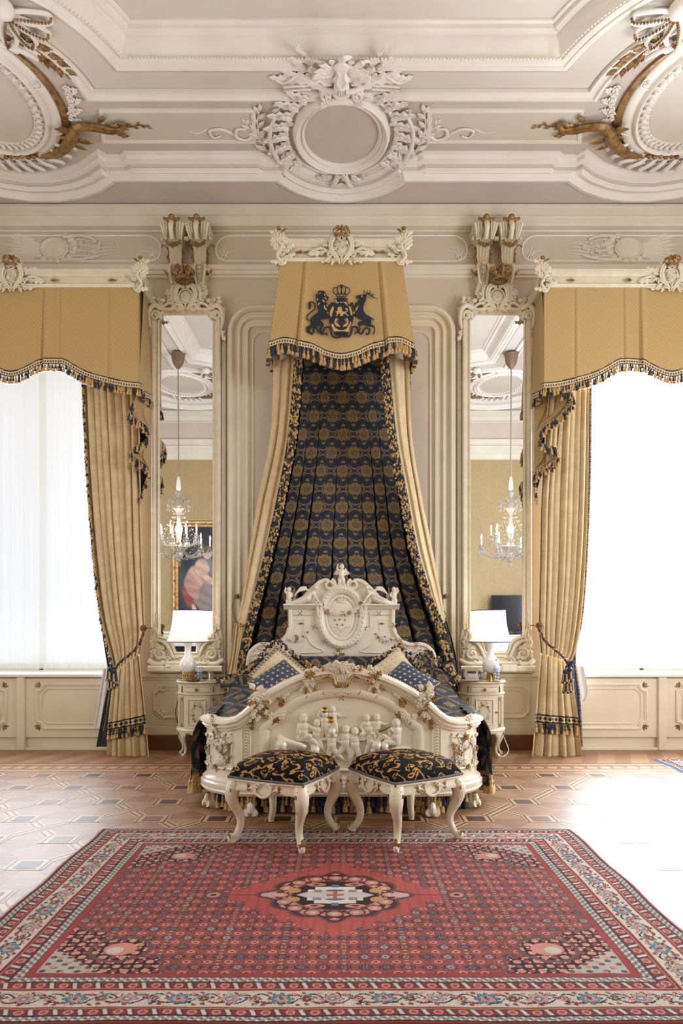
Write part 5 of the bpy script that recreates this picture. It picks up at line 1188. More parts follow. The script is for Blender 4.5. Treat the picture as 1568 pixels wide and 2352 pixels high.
def trophy(sx, label):
    t = MB(); t.at(frame((sx*3.15, YW, 5.5), (-sx, 0, 0), (0, 0, 1), (0, -.6, 0)))
    t.ell((0, 0, 0), (.15, .12, .035), 16); ering(t, 0, 0, .14, .11, [(-.015, .02), (0, .04), (.015, .02)]); 
    for k in range(11): a = -2.5+.35*k; t.ell((.22*math.cos(a*1.0), .02+.15*math.sin(a), .01), (.04, .03, .02), 6)
    for k in range(9): leaf(t, -.08, .0, PI+.5-.125*k, .42+.05*(k % 2), .03, 0, .1*(k-4)*.3, h=.3)
    for k in range(5): acanthus_branch(t, [(.15, .08-.05*k, .0), (.3, .1-.06*k, .01), (.48, .06-.05*k, .01)], .022, 0)
    for k in range(4): acanthus_branch(t, [(.42, .02-.03*k, 0), (.58, .06-.04*k, .01), (.72, .03-.02*k, .0)], .014, 0)
    for k in range(9): cluster(t, .1+.05*k, .08*math.cos(k*1.7), .04, 2, .024, (0, 0), .01)
    curve(t, [(.1, .13, .02), (.3, .14, .03), (.44, .1, .02)], .02, .01, 0); curve(t, [(.1, -.12, .02), (.3, -.12, .03), (.5, -.08, .02)], .02, .01, 0)
    struct(t.build('trim_%d' % (34+(sx > 0)), M['mould'], None, True, 60), label)
trophy(-1, 'white stucco trophy relief on the frieze above the left window pelmet'); trophy(1, 'white stucco trophy relief on the frieze above the right window pelmet')
# small round wall covers
for nm_, (x, y, r) in enumerate(((337, 466, 8), (541, 690, 9))):
    mb = MB().at(FR(*px(x, y, 7.5 if y > 500 else 7.32), 1)); ering(mb, 0, 0, .045, .045, [(-.004, 0), (0, .004), (.004, 0)]); 
    if y > 500: struct(mb.build('trim_%d' % (30+nm_), M['wall'], None, True, 50))

# ================================================================== PIER MIRRORS, CORBELS
mirror_m = NT('mirror_glass'); mirror_m.p.inputs['Base Color'].default_value = (.86, .87, .88, 1); mirror_m.p.inputs['Metallic'].default_value = 1; mirror_m.p.inputs['Roughness'].default_value = .0
def pier_mirror(k, sx):
    side = ('left', 'right')[k]; xc = sx*1.688
    t = thing('pier_mirror', 'tall carved ivory pier mirror with gilt crown, %s of the bed' % side, 'mirror', (xc, 7.45, .93), 0, 'pier mirrors')
    # opening outline (u, v): scalloped lower corners, chamfered hollow upper corners
    h, zb, zt = .288, 1.075, 4.73
    def outline(o=0):
        P = []; hh = h+o
        r = .125-o
        P += [(-hh, 1.075+.19-o*.2)]
        P = [(-hh, zb+.17)]+[(-h-.0+.02+.135*math.sin(a)-o*.7, zb+.0+.135*math.cos(a)+.03-o*.7) for a in np.linspace(.1, PI/2-.05, 6)]+[(-h+.17, zb-o)]
        P += [(-x, z) for x, z in reversed(P)]
        c = .06
        P += [(hh, zt-c-.0), (hh-.02, zt-c+.005+o*.5), (hh-c+.01, zt-.02+o*.7), (hh-c-.0, zt+o), (-hh+c, zt+o), (-hh+c-.01, zt-.02+o*.7), (-hh+.02, zt-c+.005+o*.5), (-hh, zt-c)]
        return P
    IN = outline()
    out = [(-.385, .98), (-.36, .945), (-.30, .93), (.30, .93), (.36, .945), (.385, .98), (.40, 1.05), (.40, 1.2), (.375, 1.35), (.37, 4.72), (.33, 4.80), (-.33, 4.80), (-.37, 4.72), (-.375, 1.35), (-.40, 1.2), (-.40, 1.05)]
    FMr = FR(xc, YW, 0)
    mb = MB().at(FMr); mb.prism(out, 0, .075, 0, [IN]); mb.build('frame', M['ivory_old'], t, False, bevel=.012)
    mb = MB().at(FMr)
    mb.mould(ccw(IN), [(.004, .05), (.0, .09), (-.012, .10), (-.022, .085), (-.035, .082), (-.05, .095), (-.06, .08), (-.065, .07)], True)
    for s in (-1, 1):
        mb.mould([(s*.355, 1.32), (s*.355, 4.70)], [(-.02, .07), (-.02, .095), (-.01, .105), (.01, .105), (.02, .095), (.02, .07)])
    mb.mould([(.33, .955), (-.33, .955)], [(-.02, .07), (-.02, .10), (0, .115), (.02, .10), (.02, .07)])
    mb.build('frame_moulding', M['ivory_old'], t, True, 30)
    g = MB(); a = math.radians(.57)
    G0 = frame((xc, 7.448, zb), (1, 0, 0), (0, -math.sin(a), math.cos(a)), (0, -math.cos(a), -math.sin(a)))
    g.at(G0); P = [(x, (z-zb)) for x, z in outline(.006)]; g.prism(P, -.006, .0); g.build('mirror_glass', mirror_m.m, t, False)
    c = MB()
    for s in (-1, 1):
        c.at(frame((xc, YW, 0), (s, 0, 0), (0, 0, 1), (0, -1, 0)))
        # lower corner volutes and foliage
        scroll(c, .275, 1.055, .062, PI*.6, 1.5, -1, .022, 0, .10); leaf(c, .23, 1.10, PI*.25, .16, .04, 0, -1.4, w=.10); leaf(c, .20, 1.02, -.2, .13, .035, 0, 1.2, w=.10)
        curve(c, [(.14, 1.02, .10), (.18, 1.12, .11), (.25, 1.19, .11), (.33, 1.2, .10)], .018, .014, 0); leaf(c, .34, 1.10, PI*.4, .17, .04, 0, .8, w=.09); leaf(c, .37, 1.0, PI*.55, .16, .035, 0, .3, w=.09)
        acanthus_branch(c, [(.33, 1.14, .09), (.30, 1.26, .10), (.335, 1.38, .09), (.325, 1.50, .09)], .03, 0); leaf(c, .36, 1.12, PI*.55, .2, .035, 0, .2, w=.09); leaf(c, .335, 1.38, PI*.52, .16, .026, 0, .3, w=.085)
        curve(c, [(.40, .99, .08), (.33, .945, .12), (.26, .95, .12), (.24, .985, .11)], .03, .018, 0); leaf(c, .25, .95, PI*.9, .12, .03, 0, .6, w=.1)
        acanthus_branch(c, [(.2, 1.0, .09), (.12, 1.015, .09), (.05, 1.0, .09)], .02, 0); cluster(c, .19, .99, .04, 5, .02, (0, 0), .09)
        c.build('lower_carving', M['ivory_old'], t, True, 60); c = MB(); c.at(frame((xc, YW, 0), (s, 0, 0), (0, 0, 1), (0, -1, 0)))
        # upper corner
        scroll(c, .33, 4.72, .055, PI*1.2, 1.4, -1, .024, 0, .10); curve(c, [(.26, 4.80, .09), (.34, 4.83, .11), (.395, 4.77, .11), (.40, 4.66, .10), (.375, 4.58, .08)], .026, .014, 0, belly=.3)
        leaf(c, .34, 4.80, PI*.35, .16, .04, 0, .9, w=.08); leaf(c, .38, 4.70, PI*.5, .14, .035, 0, -.5, w=.08); leaf(c, .36, 4.64, -PI*.45, .2, .04, 0, .4, w=.08); leaf(c, .27, 4.80, PI*.6, .15, .045, 0, -1.6, w=.08); c.ell((.25, 4.885, .1), (.035, .025, .025), 8)
        acanthus_branch(c, [(.325, 4.62, .08), (.32, 4.50, .08), (.335, 4.40, .08), (.325, 4.28, .08)], .02, 0)
        curve(c, [(.0, 4.795, .09), (.1, 4.80, .1), (.2, 4.79, .1), (.26, 4.80, .09)], .018, .018, 0); scroll(c, .09, 4.80, .05, 0, 1.2, 1, .018, 0, .1); curve(c, [(.1, 4.84, .08), (.18, 4.86, .1), (.25, 4.82, .09)], .02, .014, 0); cluster(c, .16, 4.765, .04, 5, .018, (0, 0), .085, sy=.4)
        leaf(c, .12, 4.93, PI*.15, .15, .045, 0, .9, w=.06); leaf(c, .14, 4.88, PI*.35, .16, .05, 0, -.3, w=.06)
        # apron frame beside crown
        curve(c, [(.14, 4.86, .07), (.15, 5.0, .09), (.11, 5.06, .09)], .028, .02, 0)
        c.build('upper_carving', M['ivory_old'], t, True, 60); c = MB()
    c.at(FMr); cartouche(c, 0, 4.93, .085, .088, .024, 0, 1, .08)
    c.build('cartouche', [M['ivory_old'], M['cream']], t, True, 60)
    c = MB().at(FMr); crown(c, 0, 5.035, .085, 0, .22); c.build('gilt_crown', M['gilt_dull'], t, True, 50)
    # projecting plinth with socket below
    L = thing('mirror_plinth', 'ivory plinth below the %s mirror' % side, 'plinth', (xc, YW, .845))
    mb = MB().at(FMr); mb.mould([(.40, .93), (-.40, .93)], [(0, 0), (0, .14), (.015, .15), (.055, .15), (.06, .145), (.075, .12), (.085, .06), (.09, 0)]); mb.build('moulding', M['ivory_old'], L, True, 30, fix=True)
    s = MB(); ux = px(396 if sx < 0 else 1170, 1536, 7.34)[0]; s.box((ux, 7.345, .905), (.16, .012, .075)); s.build('socket_plate', M['white'], L, False, bevel=.004)
    s = MB()
    for e in (-.037, .037):
        s.box((ux+e, 7.337, .905), (.062, .004, .06))
    s.build('switch', M['white'], L, False, bevel=.002)
    if sx < 0:
        s = MB(); s.box((ux-.05, 7.334, .91), (.012, .004, .006)); s.box((ux-.03, 7.334, .91), (.012, .004, .006)); s.build('socket_hole', M['black'], L, False)
pier_mirror(0, -1); pier_mirror(1, 1)
def corbel(x, lab):
    t = thing('corbel', lab, 'corbel', (x, YW, 5.05), 0, 'scroll corbels above the mirrors'); A = frame((x, YW, 5.33), (1, 0, 0), (0, 0, 1), (0, -1, 0))
    # fluted body: section widths along height
    secs = [(-.28, .035, .06), (-.2, .05, .10), (-.12, .055, .12), (-.06, .058, .10), (.02, .062, .09), (.1, .068, .11), (.16, .078, .15), (.20, .094, .19), (.25, .115, .23), (.29, .130, .25), (.31, .134, .25)]
    mb = MB().at(A); rows = []
    for v, hw, dp in secs:
        row = [(-hw, v, 0)]
        for i in range(17):
            s = -1+i/8; row.append((hw*s, v, dp*(1-.12*s*s)+.010*math.cos(s*PI*4)))
        row.append((hw, v, 0)); rows.append(row)
    mb.grid(rows); n_ = len(rows[0]); mb.add([p for p in rows[-1]], [tuple(range(n_))]); mb.add([p for p in rows[0]], [tuple(reversed(range(n_)))])
    mb.build('fluted_body', M['ivory_old'], t, True, 50)
    mb = MB().at(A)
    for s in (-1, 1):
        curve(mb, [(s*.115, .31, .25), (s*.10, .24, .24), (s*.08, .17, .19)], .018, .012, 0); curve(mb, [(s*.085, .31, .26), (s*.075, .24, .25), (s*.06, .17, .19)], .014, .010, 0); curve(mb, [(s*.055, .31, .26), (s*.05, .24, .26), (s*.045, .17, .2)], .012, .009, 0)
        mb.ell((s*.12, .2, .15), (.018, .026, .03), 8); curve(mb, [(s*.055, -.05, .1), (s*.06, -.14, .14), (s*.035, -.26, .1)], .018, .012, 0)
    curve(mb, [(0, .32, .26), (0, .24, .31), (0, .14, .25)], .035, .02, 0)
    for k in range(4): mb.ell((0, -.06-.045*k, .14-.01*k), (.026-.004*k, .014, .02), 8)
    mb.build('carving', M['ivory_old'], t, True, 60)
    g = MB().at(A)
    for s in (-1, 1):
        leaf(g, s*.03, .10, PI/2-s*.9, .08, .03, 0, s*.5, w=.2); acanthus_branch(g, [(s*.065, -.04, .06), (s*.085, .04, .07), (s*.075, .10, .08), (s*.12, .16, .09), (s*.15, .14, .09)], .022, 0); scroll(g, s*.075, -.13, .035, 0, 1.2, s, .012, 0, .09); leaf(g, s*.07, -.16, PI*.5-s*.8, .08, .02, 0, 0, w=.08)
        curve(g, [(s*.035, .32, .27), (s*.03, .22, .30), (s*.045, .14, .24)], .009, .006, 0); curve(g, [(s*.0, .345, .27), (s*.05, .335, .28), (s*.075, .345, .26)], .017, .014, 0); g.ell((s*.075, .345, .27), .018, 7)
    g.ell((0, .36, .27), (.035, .035, .03), 10); g.tube([(-.06, .325, .27), (0, .318, .29), (.06, .325, .27)], .012, 6)
    for k in range(7): g.ell((-.045+.015*k, .08+.03*abs(k-3)/3, .215), (.014, .02, .014), 6)
    cluster(g, 0, .11, .04, 6, .016, (0, 0), .2, sy=.5)
    g.build('gilding', M['gilt_dull'], t, True, 60)
for x, lab in ((-1.80, 'scroll corbel with gilt leaves above the left mirror, outer one of the pair'), (-1.535, 'scroll corbel with gilt leaves above the left mirror, inner one nearer the bed'), (1.535, 'scroll corbel with gilt leaves above the right mirror, inner one nearer the bed'), (1.80, 'scroll corbel with gilt leaves above the right mirror, outer one of the pair')): corbel(x, lab)
for k, sx in enumerate((-1, 1)):
    mb = MB().at(FR(sx*1.668, YW, 0)); mb.mould([(-.24, 5.21), (.24, 5.21)], [(.03, 0), (.03, .10), (.01, .11), (-.02, .09), (-.04, .05), (-.04, 0)])
    for s in (-1, 1):
        mb.prism([(s*.11, 5.0), (s*.20, 5.02), (s*.19, 5.1), (s*.24, 5.23), (s*.12, 5.2)], 0, .07); scroll(mb, s*.15, 5.06, .04, 0, 1.3, -s, .016, 0, .07)
    tag(mb.build('corbel_ledge', M['ivory_old'], None, True, 40), 'ivory ledge carrying the pair of corbels over the %s mirror' % ('left', 'right')[k], 'ledge')
# ================================================================== BED
bed = thing('bed', 'carved ivory and gilt bed with arched headboard and cherub relief footboard', 'bed', (0, 6.0, 0))
IV, GR = M['ivory'], M['gilt']
# ---- headboard (front face at y = 7.08)
HY = 7.10; kx = HY/F
def hp(x, y): return ((x-785)*kx, CZ+(HZ-y)*kx)
right = [hp(785, 1346), hp(806, 1345), hp(810, 1333), hp(822, 1328), hp(838, 1334), hp(853, 1347), hp(868, 1362), hp(880, 1378), hp(884, 1390), hp(908, 1392), hp(908, 1436), hp(914, 1456), hp(926, 1470), hp(944, 1476), hp(968, 1475), hp(985, 1482), hp(1000, 1500), hp(1005, 1530), hp(1005, 1600)]
def sym(p): return [(-x, z) for x, z in p[:0:-1]]+p
HB = frame((0, HY, 0), (1, 0, 0), (0, 0, 1), (0, -1, 0))
outl = sym(right); mb = MB().at(HB); mb.prism(outl+[(outl[-1][0], .3), (outl[0][0], .3)], -.06, 0); head = mb.build('headboard', IV, bed, False, bevel=.006)
s_edge = [hp(908, 1400), hp(908, 1436), hp(914, 1456), hp(926, 1470), hp(944, 1476), hp(968, 1475), hp(985, 1482), hp(1000, 1500), hp(1005, 1530)]
pr = [(0, -.06), (0, .018), (-.012, .03), (-.03, .03), (-.04, .018), (-.045, .006), (-.055, .005), (-.06, 0)]
for s in (1, -1):
    mb = MB().at(HB)
    e = cr([(s*x, z) for x, z in s_edge], 4); mb.mould(e if s < 0 else e, [(a*(1 if s < 0 else 1)*(-1 if s < 0 else 1)*1, w) for a, w in pr] if s < 0 else pr)
    top = cr([(s*x, z) for x, z in [hp(812, 1331), hp(822, 1328), hp(838, 1334), hp(853, 1347), hp(868, 1362), hp(880, 1378), hp(886, 1388)]], 4); mb.mould(top, [(-a if s < 0 else a, w) for a, w in pr])
    # shoulder cornice
    mb.b2(*sorted((s*.235+0, s*.60)), .0, .0001, 0, 0.0001) if False else None
    u0, u1 = s*.215, s*.60
    mb.mould([(min(u0, u1), hp(0, 1390)[1]), (max(u0, u1), hp(0, 1390)[1])], [(.01, -.06), (.012, .07), (.0, .075), (-.015, .06), (-.02, .045), (-.035, .035), (-.045, .015), (-.05, 0)])
    # inner panel lines
    mb.mould([(s*.53, hp(0, 1408)[1]), (s*.53, hp(0, 1440)[1]), (s*.56, hp(0, 1470)[1])], [(-.008, 0), (0, .012), (.008, 0)]); mb.mould([(s*.52, hp(0, 1412)[1]), (s*.30, hp(0, 1412)[1])], [(-.01, 0), (0, .014), (.01, 0)])
    mb.mould([(s*.30, hp(0, 1406)[1]), (s*.30, hp(0, 1440)[1])], [(-.01, 0), (0, .012), (.01, 0)])
    mb.mould([(s*.50, hp(0, 1424)[1]), (s*.38, hp(0, 1424)[1]), (s*.40, hp(0, 1452)[1])], [(-.006, 0), (0, .008), (.006, 0)])
    e = cr([(s*.36, hp(0, 1462)[1]), (s*.30, hp(0, 1482)[1]), (s*.19, hp(0, 1497)[1]), (s*.42, hp(0, 1500)[1])], 6); mb.mould(e, [(-.009, 0), (0, .012), (.009, 0)])
    scroll(mb, s*.118, hp(0, 1343)[1], .055, PI/2+s*.3, 1.7, s, .02, 0, .02)
    mb.build('headboard_moulding', IV, bed, True, 35)
mb = MB().at(HB); cz = hp(0, 1412)[1]-.0
ering(mb, 0, hp(0, 1418)[1], .20, .27, [(-.03, .0), (-.02, .03), (0, .045), (.025, .05), (.05, .04), (.06, .02), (.065, 0)], 0, 48); ering(mb, 0, hp(0, 1418)[1], .155, .215, [(-.012, .0), (0, .02), (.02, .018), (.03, .0)], 0, 48)
for i in range(40): a = 2*PI*i/40; mb.ell((.225*math.cos(a), hp(0, 1418)[1]+.295*math.sin(a), .05), (.012, .018, .008), 5, 0, Matrix.Rotation(a, 4, 'Z'))
mb.ell((0, hp(0, 1418)[1], 0), (.14, .20, .02), 24)
mb.mould([(-.08, hp(0, 1440)[1]), (-.04, hp(0, 1440)[1]), (0, hp(0, 1450)[1]), (.04, hp(0, 1440)[1]), (.08, hp(0, 1440)[1])], [(-.004, .015), (0, .024), (.004, .015)])
T0 = mb.T.copy(); mb.T = T0 @ Matrix.Translation((0, hp(0, 1384)[1], .015)) @ Matrix.Scale(.3, 4, (0, 0, 1)); crown(mb, 0, 0, .035, 0, 0); mb.T = T0
for s in (-1, 1):
    garland(mb, (s*.0, hp(0, 1402)[1]-.03), (s*.20, hp(0, 1392)[1]), .03, .022, (0, 1), .04, gold=.25)
    garland(mb, (s*.36, hp(0, 1452)[1]), (s*.55, hp(0, 1465)[1]), .05, .02, (0, 1), .01, gold=.25); cluster(mb, s*.46, hp(0, 1468)[1], .03, 5, .02, (0, 1), .01, gold=.5)
    curve(mb, [(s*.2, hp(0, 1392)[1], .05), (s*.25, hp(0, 1388)[1], .05), (s*.24, hp(0, 1410)[1], .04), (s*.22, hp(0, 1440)[1], .03)], .02, .012, 0)
    acanthus_branch(mb, [(s*.72, hp(0, 1500)[1], 0), (s*.8, hp(0, 1490)[1], .01), (s*.9, hp(0, 1492)[1], .0)], .03, 0); acanthus_branch(mb, [(s*.95, hp(0, 1505)[1], 0), (s*.88, hp(0, 1500)[1], .01), (s*.78, hp(0, 1510)[1], 0)], .03, 0)
    cluster(mb, s*.255, hp(0, 1381)[1], .05, 5, .028, (0, 1), .05, gold=.2)
cluster(mb, 0, hp(0, 1499)[1], .06, 8, .022, (0, 1), .01, sy=.5, gold=.4)
mb.build('medallion', [IV, GR], bed, True, 50)
g = MB().at(HB)
for x, y, a in ((733, 1410, 0), (722, 1440, .4), (745, 1473, .5), (783, 1486, 0), (817, 1473, -.5), (838, 1442, -.4), (828, 1412, 0), (690, 1409, 0), (870, 1409, 0), (658, 1436, .2), (905, 1436, -.2), (644, 1470, .5), (920, 1470, -.4), (607, 1481, 0), (956, 1480, 0)):
    q_ = hp(x, y); xribbon(g, q_[0], q_[1], .03, 0, a, .035)
for x, y in ((770, 1424), (781, 1423), (793, 1424), (775, 1435), (787, 1435)): q_ = hp(x, y); g.ell((q_[0], q_[1], .02), (.009, .013, .007), 6)
for s in (-1, 1): 
    g.ell((s*.42, hp(0, 1432)[1], .012), (.028, .01, .01), 8); scroll(g, s*.118, hp(0, 1343)[1], .022, 0, 1.2, s, .005, 0, .045)
g.build('gilt_ribbon', GR, bed, True, 60)
# figures of the headboard
def fig(name, u, v, s, pose, mir, y0, lab, wings=False, vox=.008, rl=.85, hair=True):
    mb = MB().at(frame((0, y0, 0), (1, 0, 0), (0, 0, 1), (0, -1, 0))); figure(mb, (u, v, 0), s, cherub(u, v, s, pose, mir), rl, wings=wings, hair=hair)
    return mb.build(name, IV, bed, True, remesh=vox, smoothit=2, label=lab)
fig('cherub_figure', .0, hp(0, 1328)[1], .062, 'up', 1, HY-.0, 'small winged cherub at the top of the headboard', True, .004, .95)
mb = MB().at(HB); mb.prism([(-.06, hp(0, 1347)[1]), (.06, hp(0, 1347)[1]), (.035, hp(0, 1338)[1]), (-.035, hp(0, 1338)[1])], -.04, .03); mb.build('pedestal', IV, bed, False, bevel=.005)
for s in (-1, 1):
    fig('cherub_figure', s*.545, hp(0, 1377)[1], .055, 'up', -s, HY-.0, 'kneeling cherub holding a torch on the headboard shoulder', False, .004, 1.0)
    # reclining draped figure
    mb = MB().at(HB); Q = lambda u, y, w: (s*u, hp(0, y)[1], w)
    mb.cap2(Q(.292, 1362, .045), Q(.35, 1373, .05), .028, .038, 10); mb.ell(Q(.262, 1350, .062), (.022, .027, .024), 10); mb.cap2(Q(.27, 1355, .055), Q(.288, 1361, .05), .012, .016, 8)
    for i in range(12): mb.ell(Q(.268+.020*math.cos(2.4*i), 1348+.0*i-3*math.sin(2.4*i), .055-.02*(i % 2)), .0085, 6)
    mb.cap2(Q(.35, 1374, .05), Q(.45, 1383, .055), .044, .034, 10); mb.cap2(Q(.45, 1383, .055), Q(.555, 1388, .04), .033, .014, 10)
    for k in range(5): mb.tube(cr([Q(.32+.01*k, 1366+3*k, .085-.004*k), Q(.40+.012*k, 1374+2.6*k, .092-.006*k), Q(.47+.016*k, 1383+1.6*k, .075-.006*k), Q(.55, 1388, .05)], 4), [.006]*13, 6)
    mb.cap2(Q(.297, 1363, .065), Q(.262, 1373, .085), .014, .012, 8); mb.cap2(Q(.262, 1373, .085), Q(.232, 1383, .075), .012, .009, 8); mb.ell(Q(.228, 1384, .075), .012, 6)
    mb.cap2(Q(.315, 1360, .03), Q(.38, 1352, .03), .016, .012, 8); mb.cap2(Q(.38, 1352, .03), Q(.44, 1358, .02), .018, .012, 8)
    for k in range(3): mb.tube(cr([Q(.36, 1350+2*k, .035), Q(.42+.01*k, 1350+4*k, .035), Q(.47+.012*k, 1364+3*k, .03)], 4), [.012, .012, .012, .012, .012, .011, .010, .009, .008], 6)
    mb.build('reclining_figure', IV, bed, True, remesh=.004, smoothit=1)
    mb = MB().at(HB); cluster(mb, s*.50, hp(0, 1378)[1], .05, 7, .022, (0, 1), .0, gold=.2); mb.tube([(s*.50, hp(0, 1388)[1], .04), (s*.485, hp(0, 1350)[1], .05)], .006, 6, 1); mb.build('flower_cluster', [IV, GR], bed, True, 60)

# ---- footboard: plan curve, flat in the middle, quarter-round wings
FYc = 4.92; XF = .64
def plan(s):    # signed arc length -> (x, y, nx, ny)
    sg = 1 if s >= 0 else -1; a = abs(s)
    if a <= XF: return s, FYc, 0.0, -1.0
    t = (a-XF); R = .40; th = min(t/R, 1.30)
    x = XF+R*math.sin(th); y = FYc+R*(1-math.cos(th))*.95; ex = max(t-R*1.30, 0)
    x += ex*math.cos(1.30); y += ex*math.sin(1.30)
    return sg*x, y, sg*math.sin(th), -math.cos(th)
SM = XF+.40*1.30+.02
def fz(y): return CZ+(HZ-y)*4.95/F
topT = [(0, 1.055), (.12, 1.05), (.22, 1.03), (.32, 1.0), (.42, .955), (.52, .90), (.60, .845), (.66, .79), (.70, .75), (.76, .705), (.83, .685), (.95, .68), (1.3, .68)]
def top(s): return float(np.interp(abs(s), [q[0] for q in topT], [q[1] for q in topT]))
SS = np.r_[-np.linspace(SM, 0, 90)[:-1], np.linspace(0, SM, 90)]
def fpt(s, z, w=0): x, y, nx, ny = plan(s); return (x+nx*w, y+ny*w, z)
mb = MB(); zs = np.linspace(0, 1, 14); Zb = .15
mb.grid([[fpt(s, lerp(Zb, top(s)-.01, z)) for s in SS] for z in zs]); mb.grid([[fpt(s, lerp(Zb, top(s)-.01, z), -.07) for s in SS[::-1]] for z in zs])
mb.grid([[fpt(s, top(s)-.01, w) for s in SS] for w in (0, -.07)]); mb.grid([[fpt(s, Zb, w) for s in SS] for w in (-.07, 0)])
for e in (-SM, SM): mb.grid([[fpt(e, lerp(Zb, top(e)-.01, z), w) for w in (0, -.07)] for z in zs])
foot = mb.build('footboard', IV, bed, True, 40, fix=True)
def fsweep(mb, fn, S, prof, mat=None, closed=False):
    """fn(s) -> (s, z) along the board; prof (a, w): a up across the path, w outwards"""
    pts = [fn(s) for s in S]; rows = []
    for i, (s, z) in enumerate(pts):
        a, b = pts[max(i-1, 0)], pts[min(i+1, len(pts)-1)]
        if closed: a, b = pts[i-1], pts[(i+1) % len(pts)]
        t = np.array((b[0]-a[0], b[1]-a[1])); t /= np.linalg.norm(t)+1e-9; n = (-t[1], t[0])
        rows.append([fpt(s+n[0]*q[0], z+n[1]*q[0], q[1]) for q in prof])
    if closed: rows.append(rows[0])
    mb.grid(np.transpose(np.array(rows), (1, 0, 2)), mat)
fm_ = MB()
fsweep(fm_, lambda s: (s, top(s)), SS, [(-.0, -.08), (.012, -.07), (.018, -.03), (.016, .02), (.0, .05), (-.02, .052), (-.028, .03), (-.036, .028), (-.045, .036), (-.055, .03), (-.06, .018), (-.07, .018), (-.078, .008), (-.082, 0)])
# beading on the crest
S2 = np.linspace(-SM, SM, 150)
for s in S2: fm_.ell(fpt(s, top(s)+.016, -.01), (.010, .010, .008), 5)
for z0, pr in ((.15, [(-.0, 0), (.0, .03), (.02, .045), (.035, .04), (.045, .045), (.07, .045), (.08, .03), (.095, .03), (.11, .015), (.12, 0)]), (.335, [(-.012, 0), (-.008, .014), (.0, .018), (.008, .014), (.012, 0)])):
    fsweep(fm_, lambda s: (s, z0), SS, pr)
# lower arch moulding of the centre, following the crest
arc = [(q, top(q)-.125) for q in np.linspace(-.50, .50, 50)]
def panel_path():
    zc = .90; P = []
    A = [(-.54, .27), (-.54, .60), (-.535, .63), (-.50, .655), (-.47, .69), (-.44, .72), (-.40, .755), (-.3, .815), (-.2, .85), (-.1, .87), (0, .876)]
    return A+[(-x, z) for x, z in A[-2::-1]]
PPh = [tuple(p) for p in cr(panel_path(), 4)]
def pathf(P):
    d = np.r_[0, np.cumsum([math.hypot(P[i+1][0]-P[i][0], P[i+1][1]-P[i][1]) for i in range(len(P)-1)])]; d /= d[-1]
    return lambda t: (float(np.interp(t, d, [p[0] for p in P])), float(np.interp(t, d, [p[1] for p in P])))
fsweep(fm_, pathf(PPh), np.linspace(0, 1, 140), [(.05, 0), (.048, .018), (.035, .024), (.02, .022), (.0, .02), (-.012, .012), (-.02, .004), (-.022, 0)])
fsweep(fm_, pathf([(-.54, .27), (.54, .27)]), np.linspace(0, 1, 20), [(-.02, 0), (-.015, .015), (.0, .018), (.015, .01), (.02, 0)])
# pilaster strip between centre and wing
for s in (-1, 1):
    for q in (.655, .715): fsweep(fm_, pathf([(s*q, .30), (s*q, .72 if q < .7 else .68)]), np.linspace(0, 1, 8), [(-.006, 0), (0, .012), (.006, 0)])
    for z in np.arange(.31, .68, .022):
        fm_.tube([fpt(s*.67, z, .004), fpt(s*.685, z+.015, .012), fpt(s*.70, z, .004)], .005, 5)
    # wing panel frame
    P = [(s*.80, .30), (s*.80, .585), (s*1.14, .55)] ; fsweep(fm_, pathf(P[:2]), np.linspace(0, 1, 12), [(-.014, 0), (0, .014), (.014, 0)])
    fsweep(fm_, lambda q: (s*q, .58-.03*math.sin((q-.8)*4)), np.linspace(.80, 1.15, 20), [(-.016, 0), (-.01, .016), (.01, .016), (.016, 0)])
fm_.build('footboard_moulding', IV, bed, True, 35)
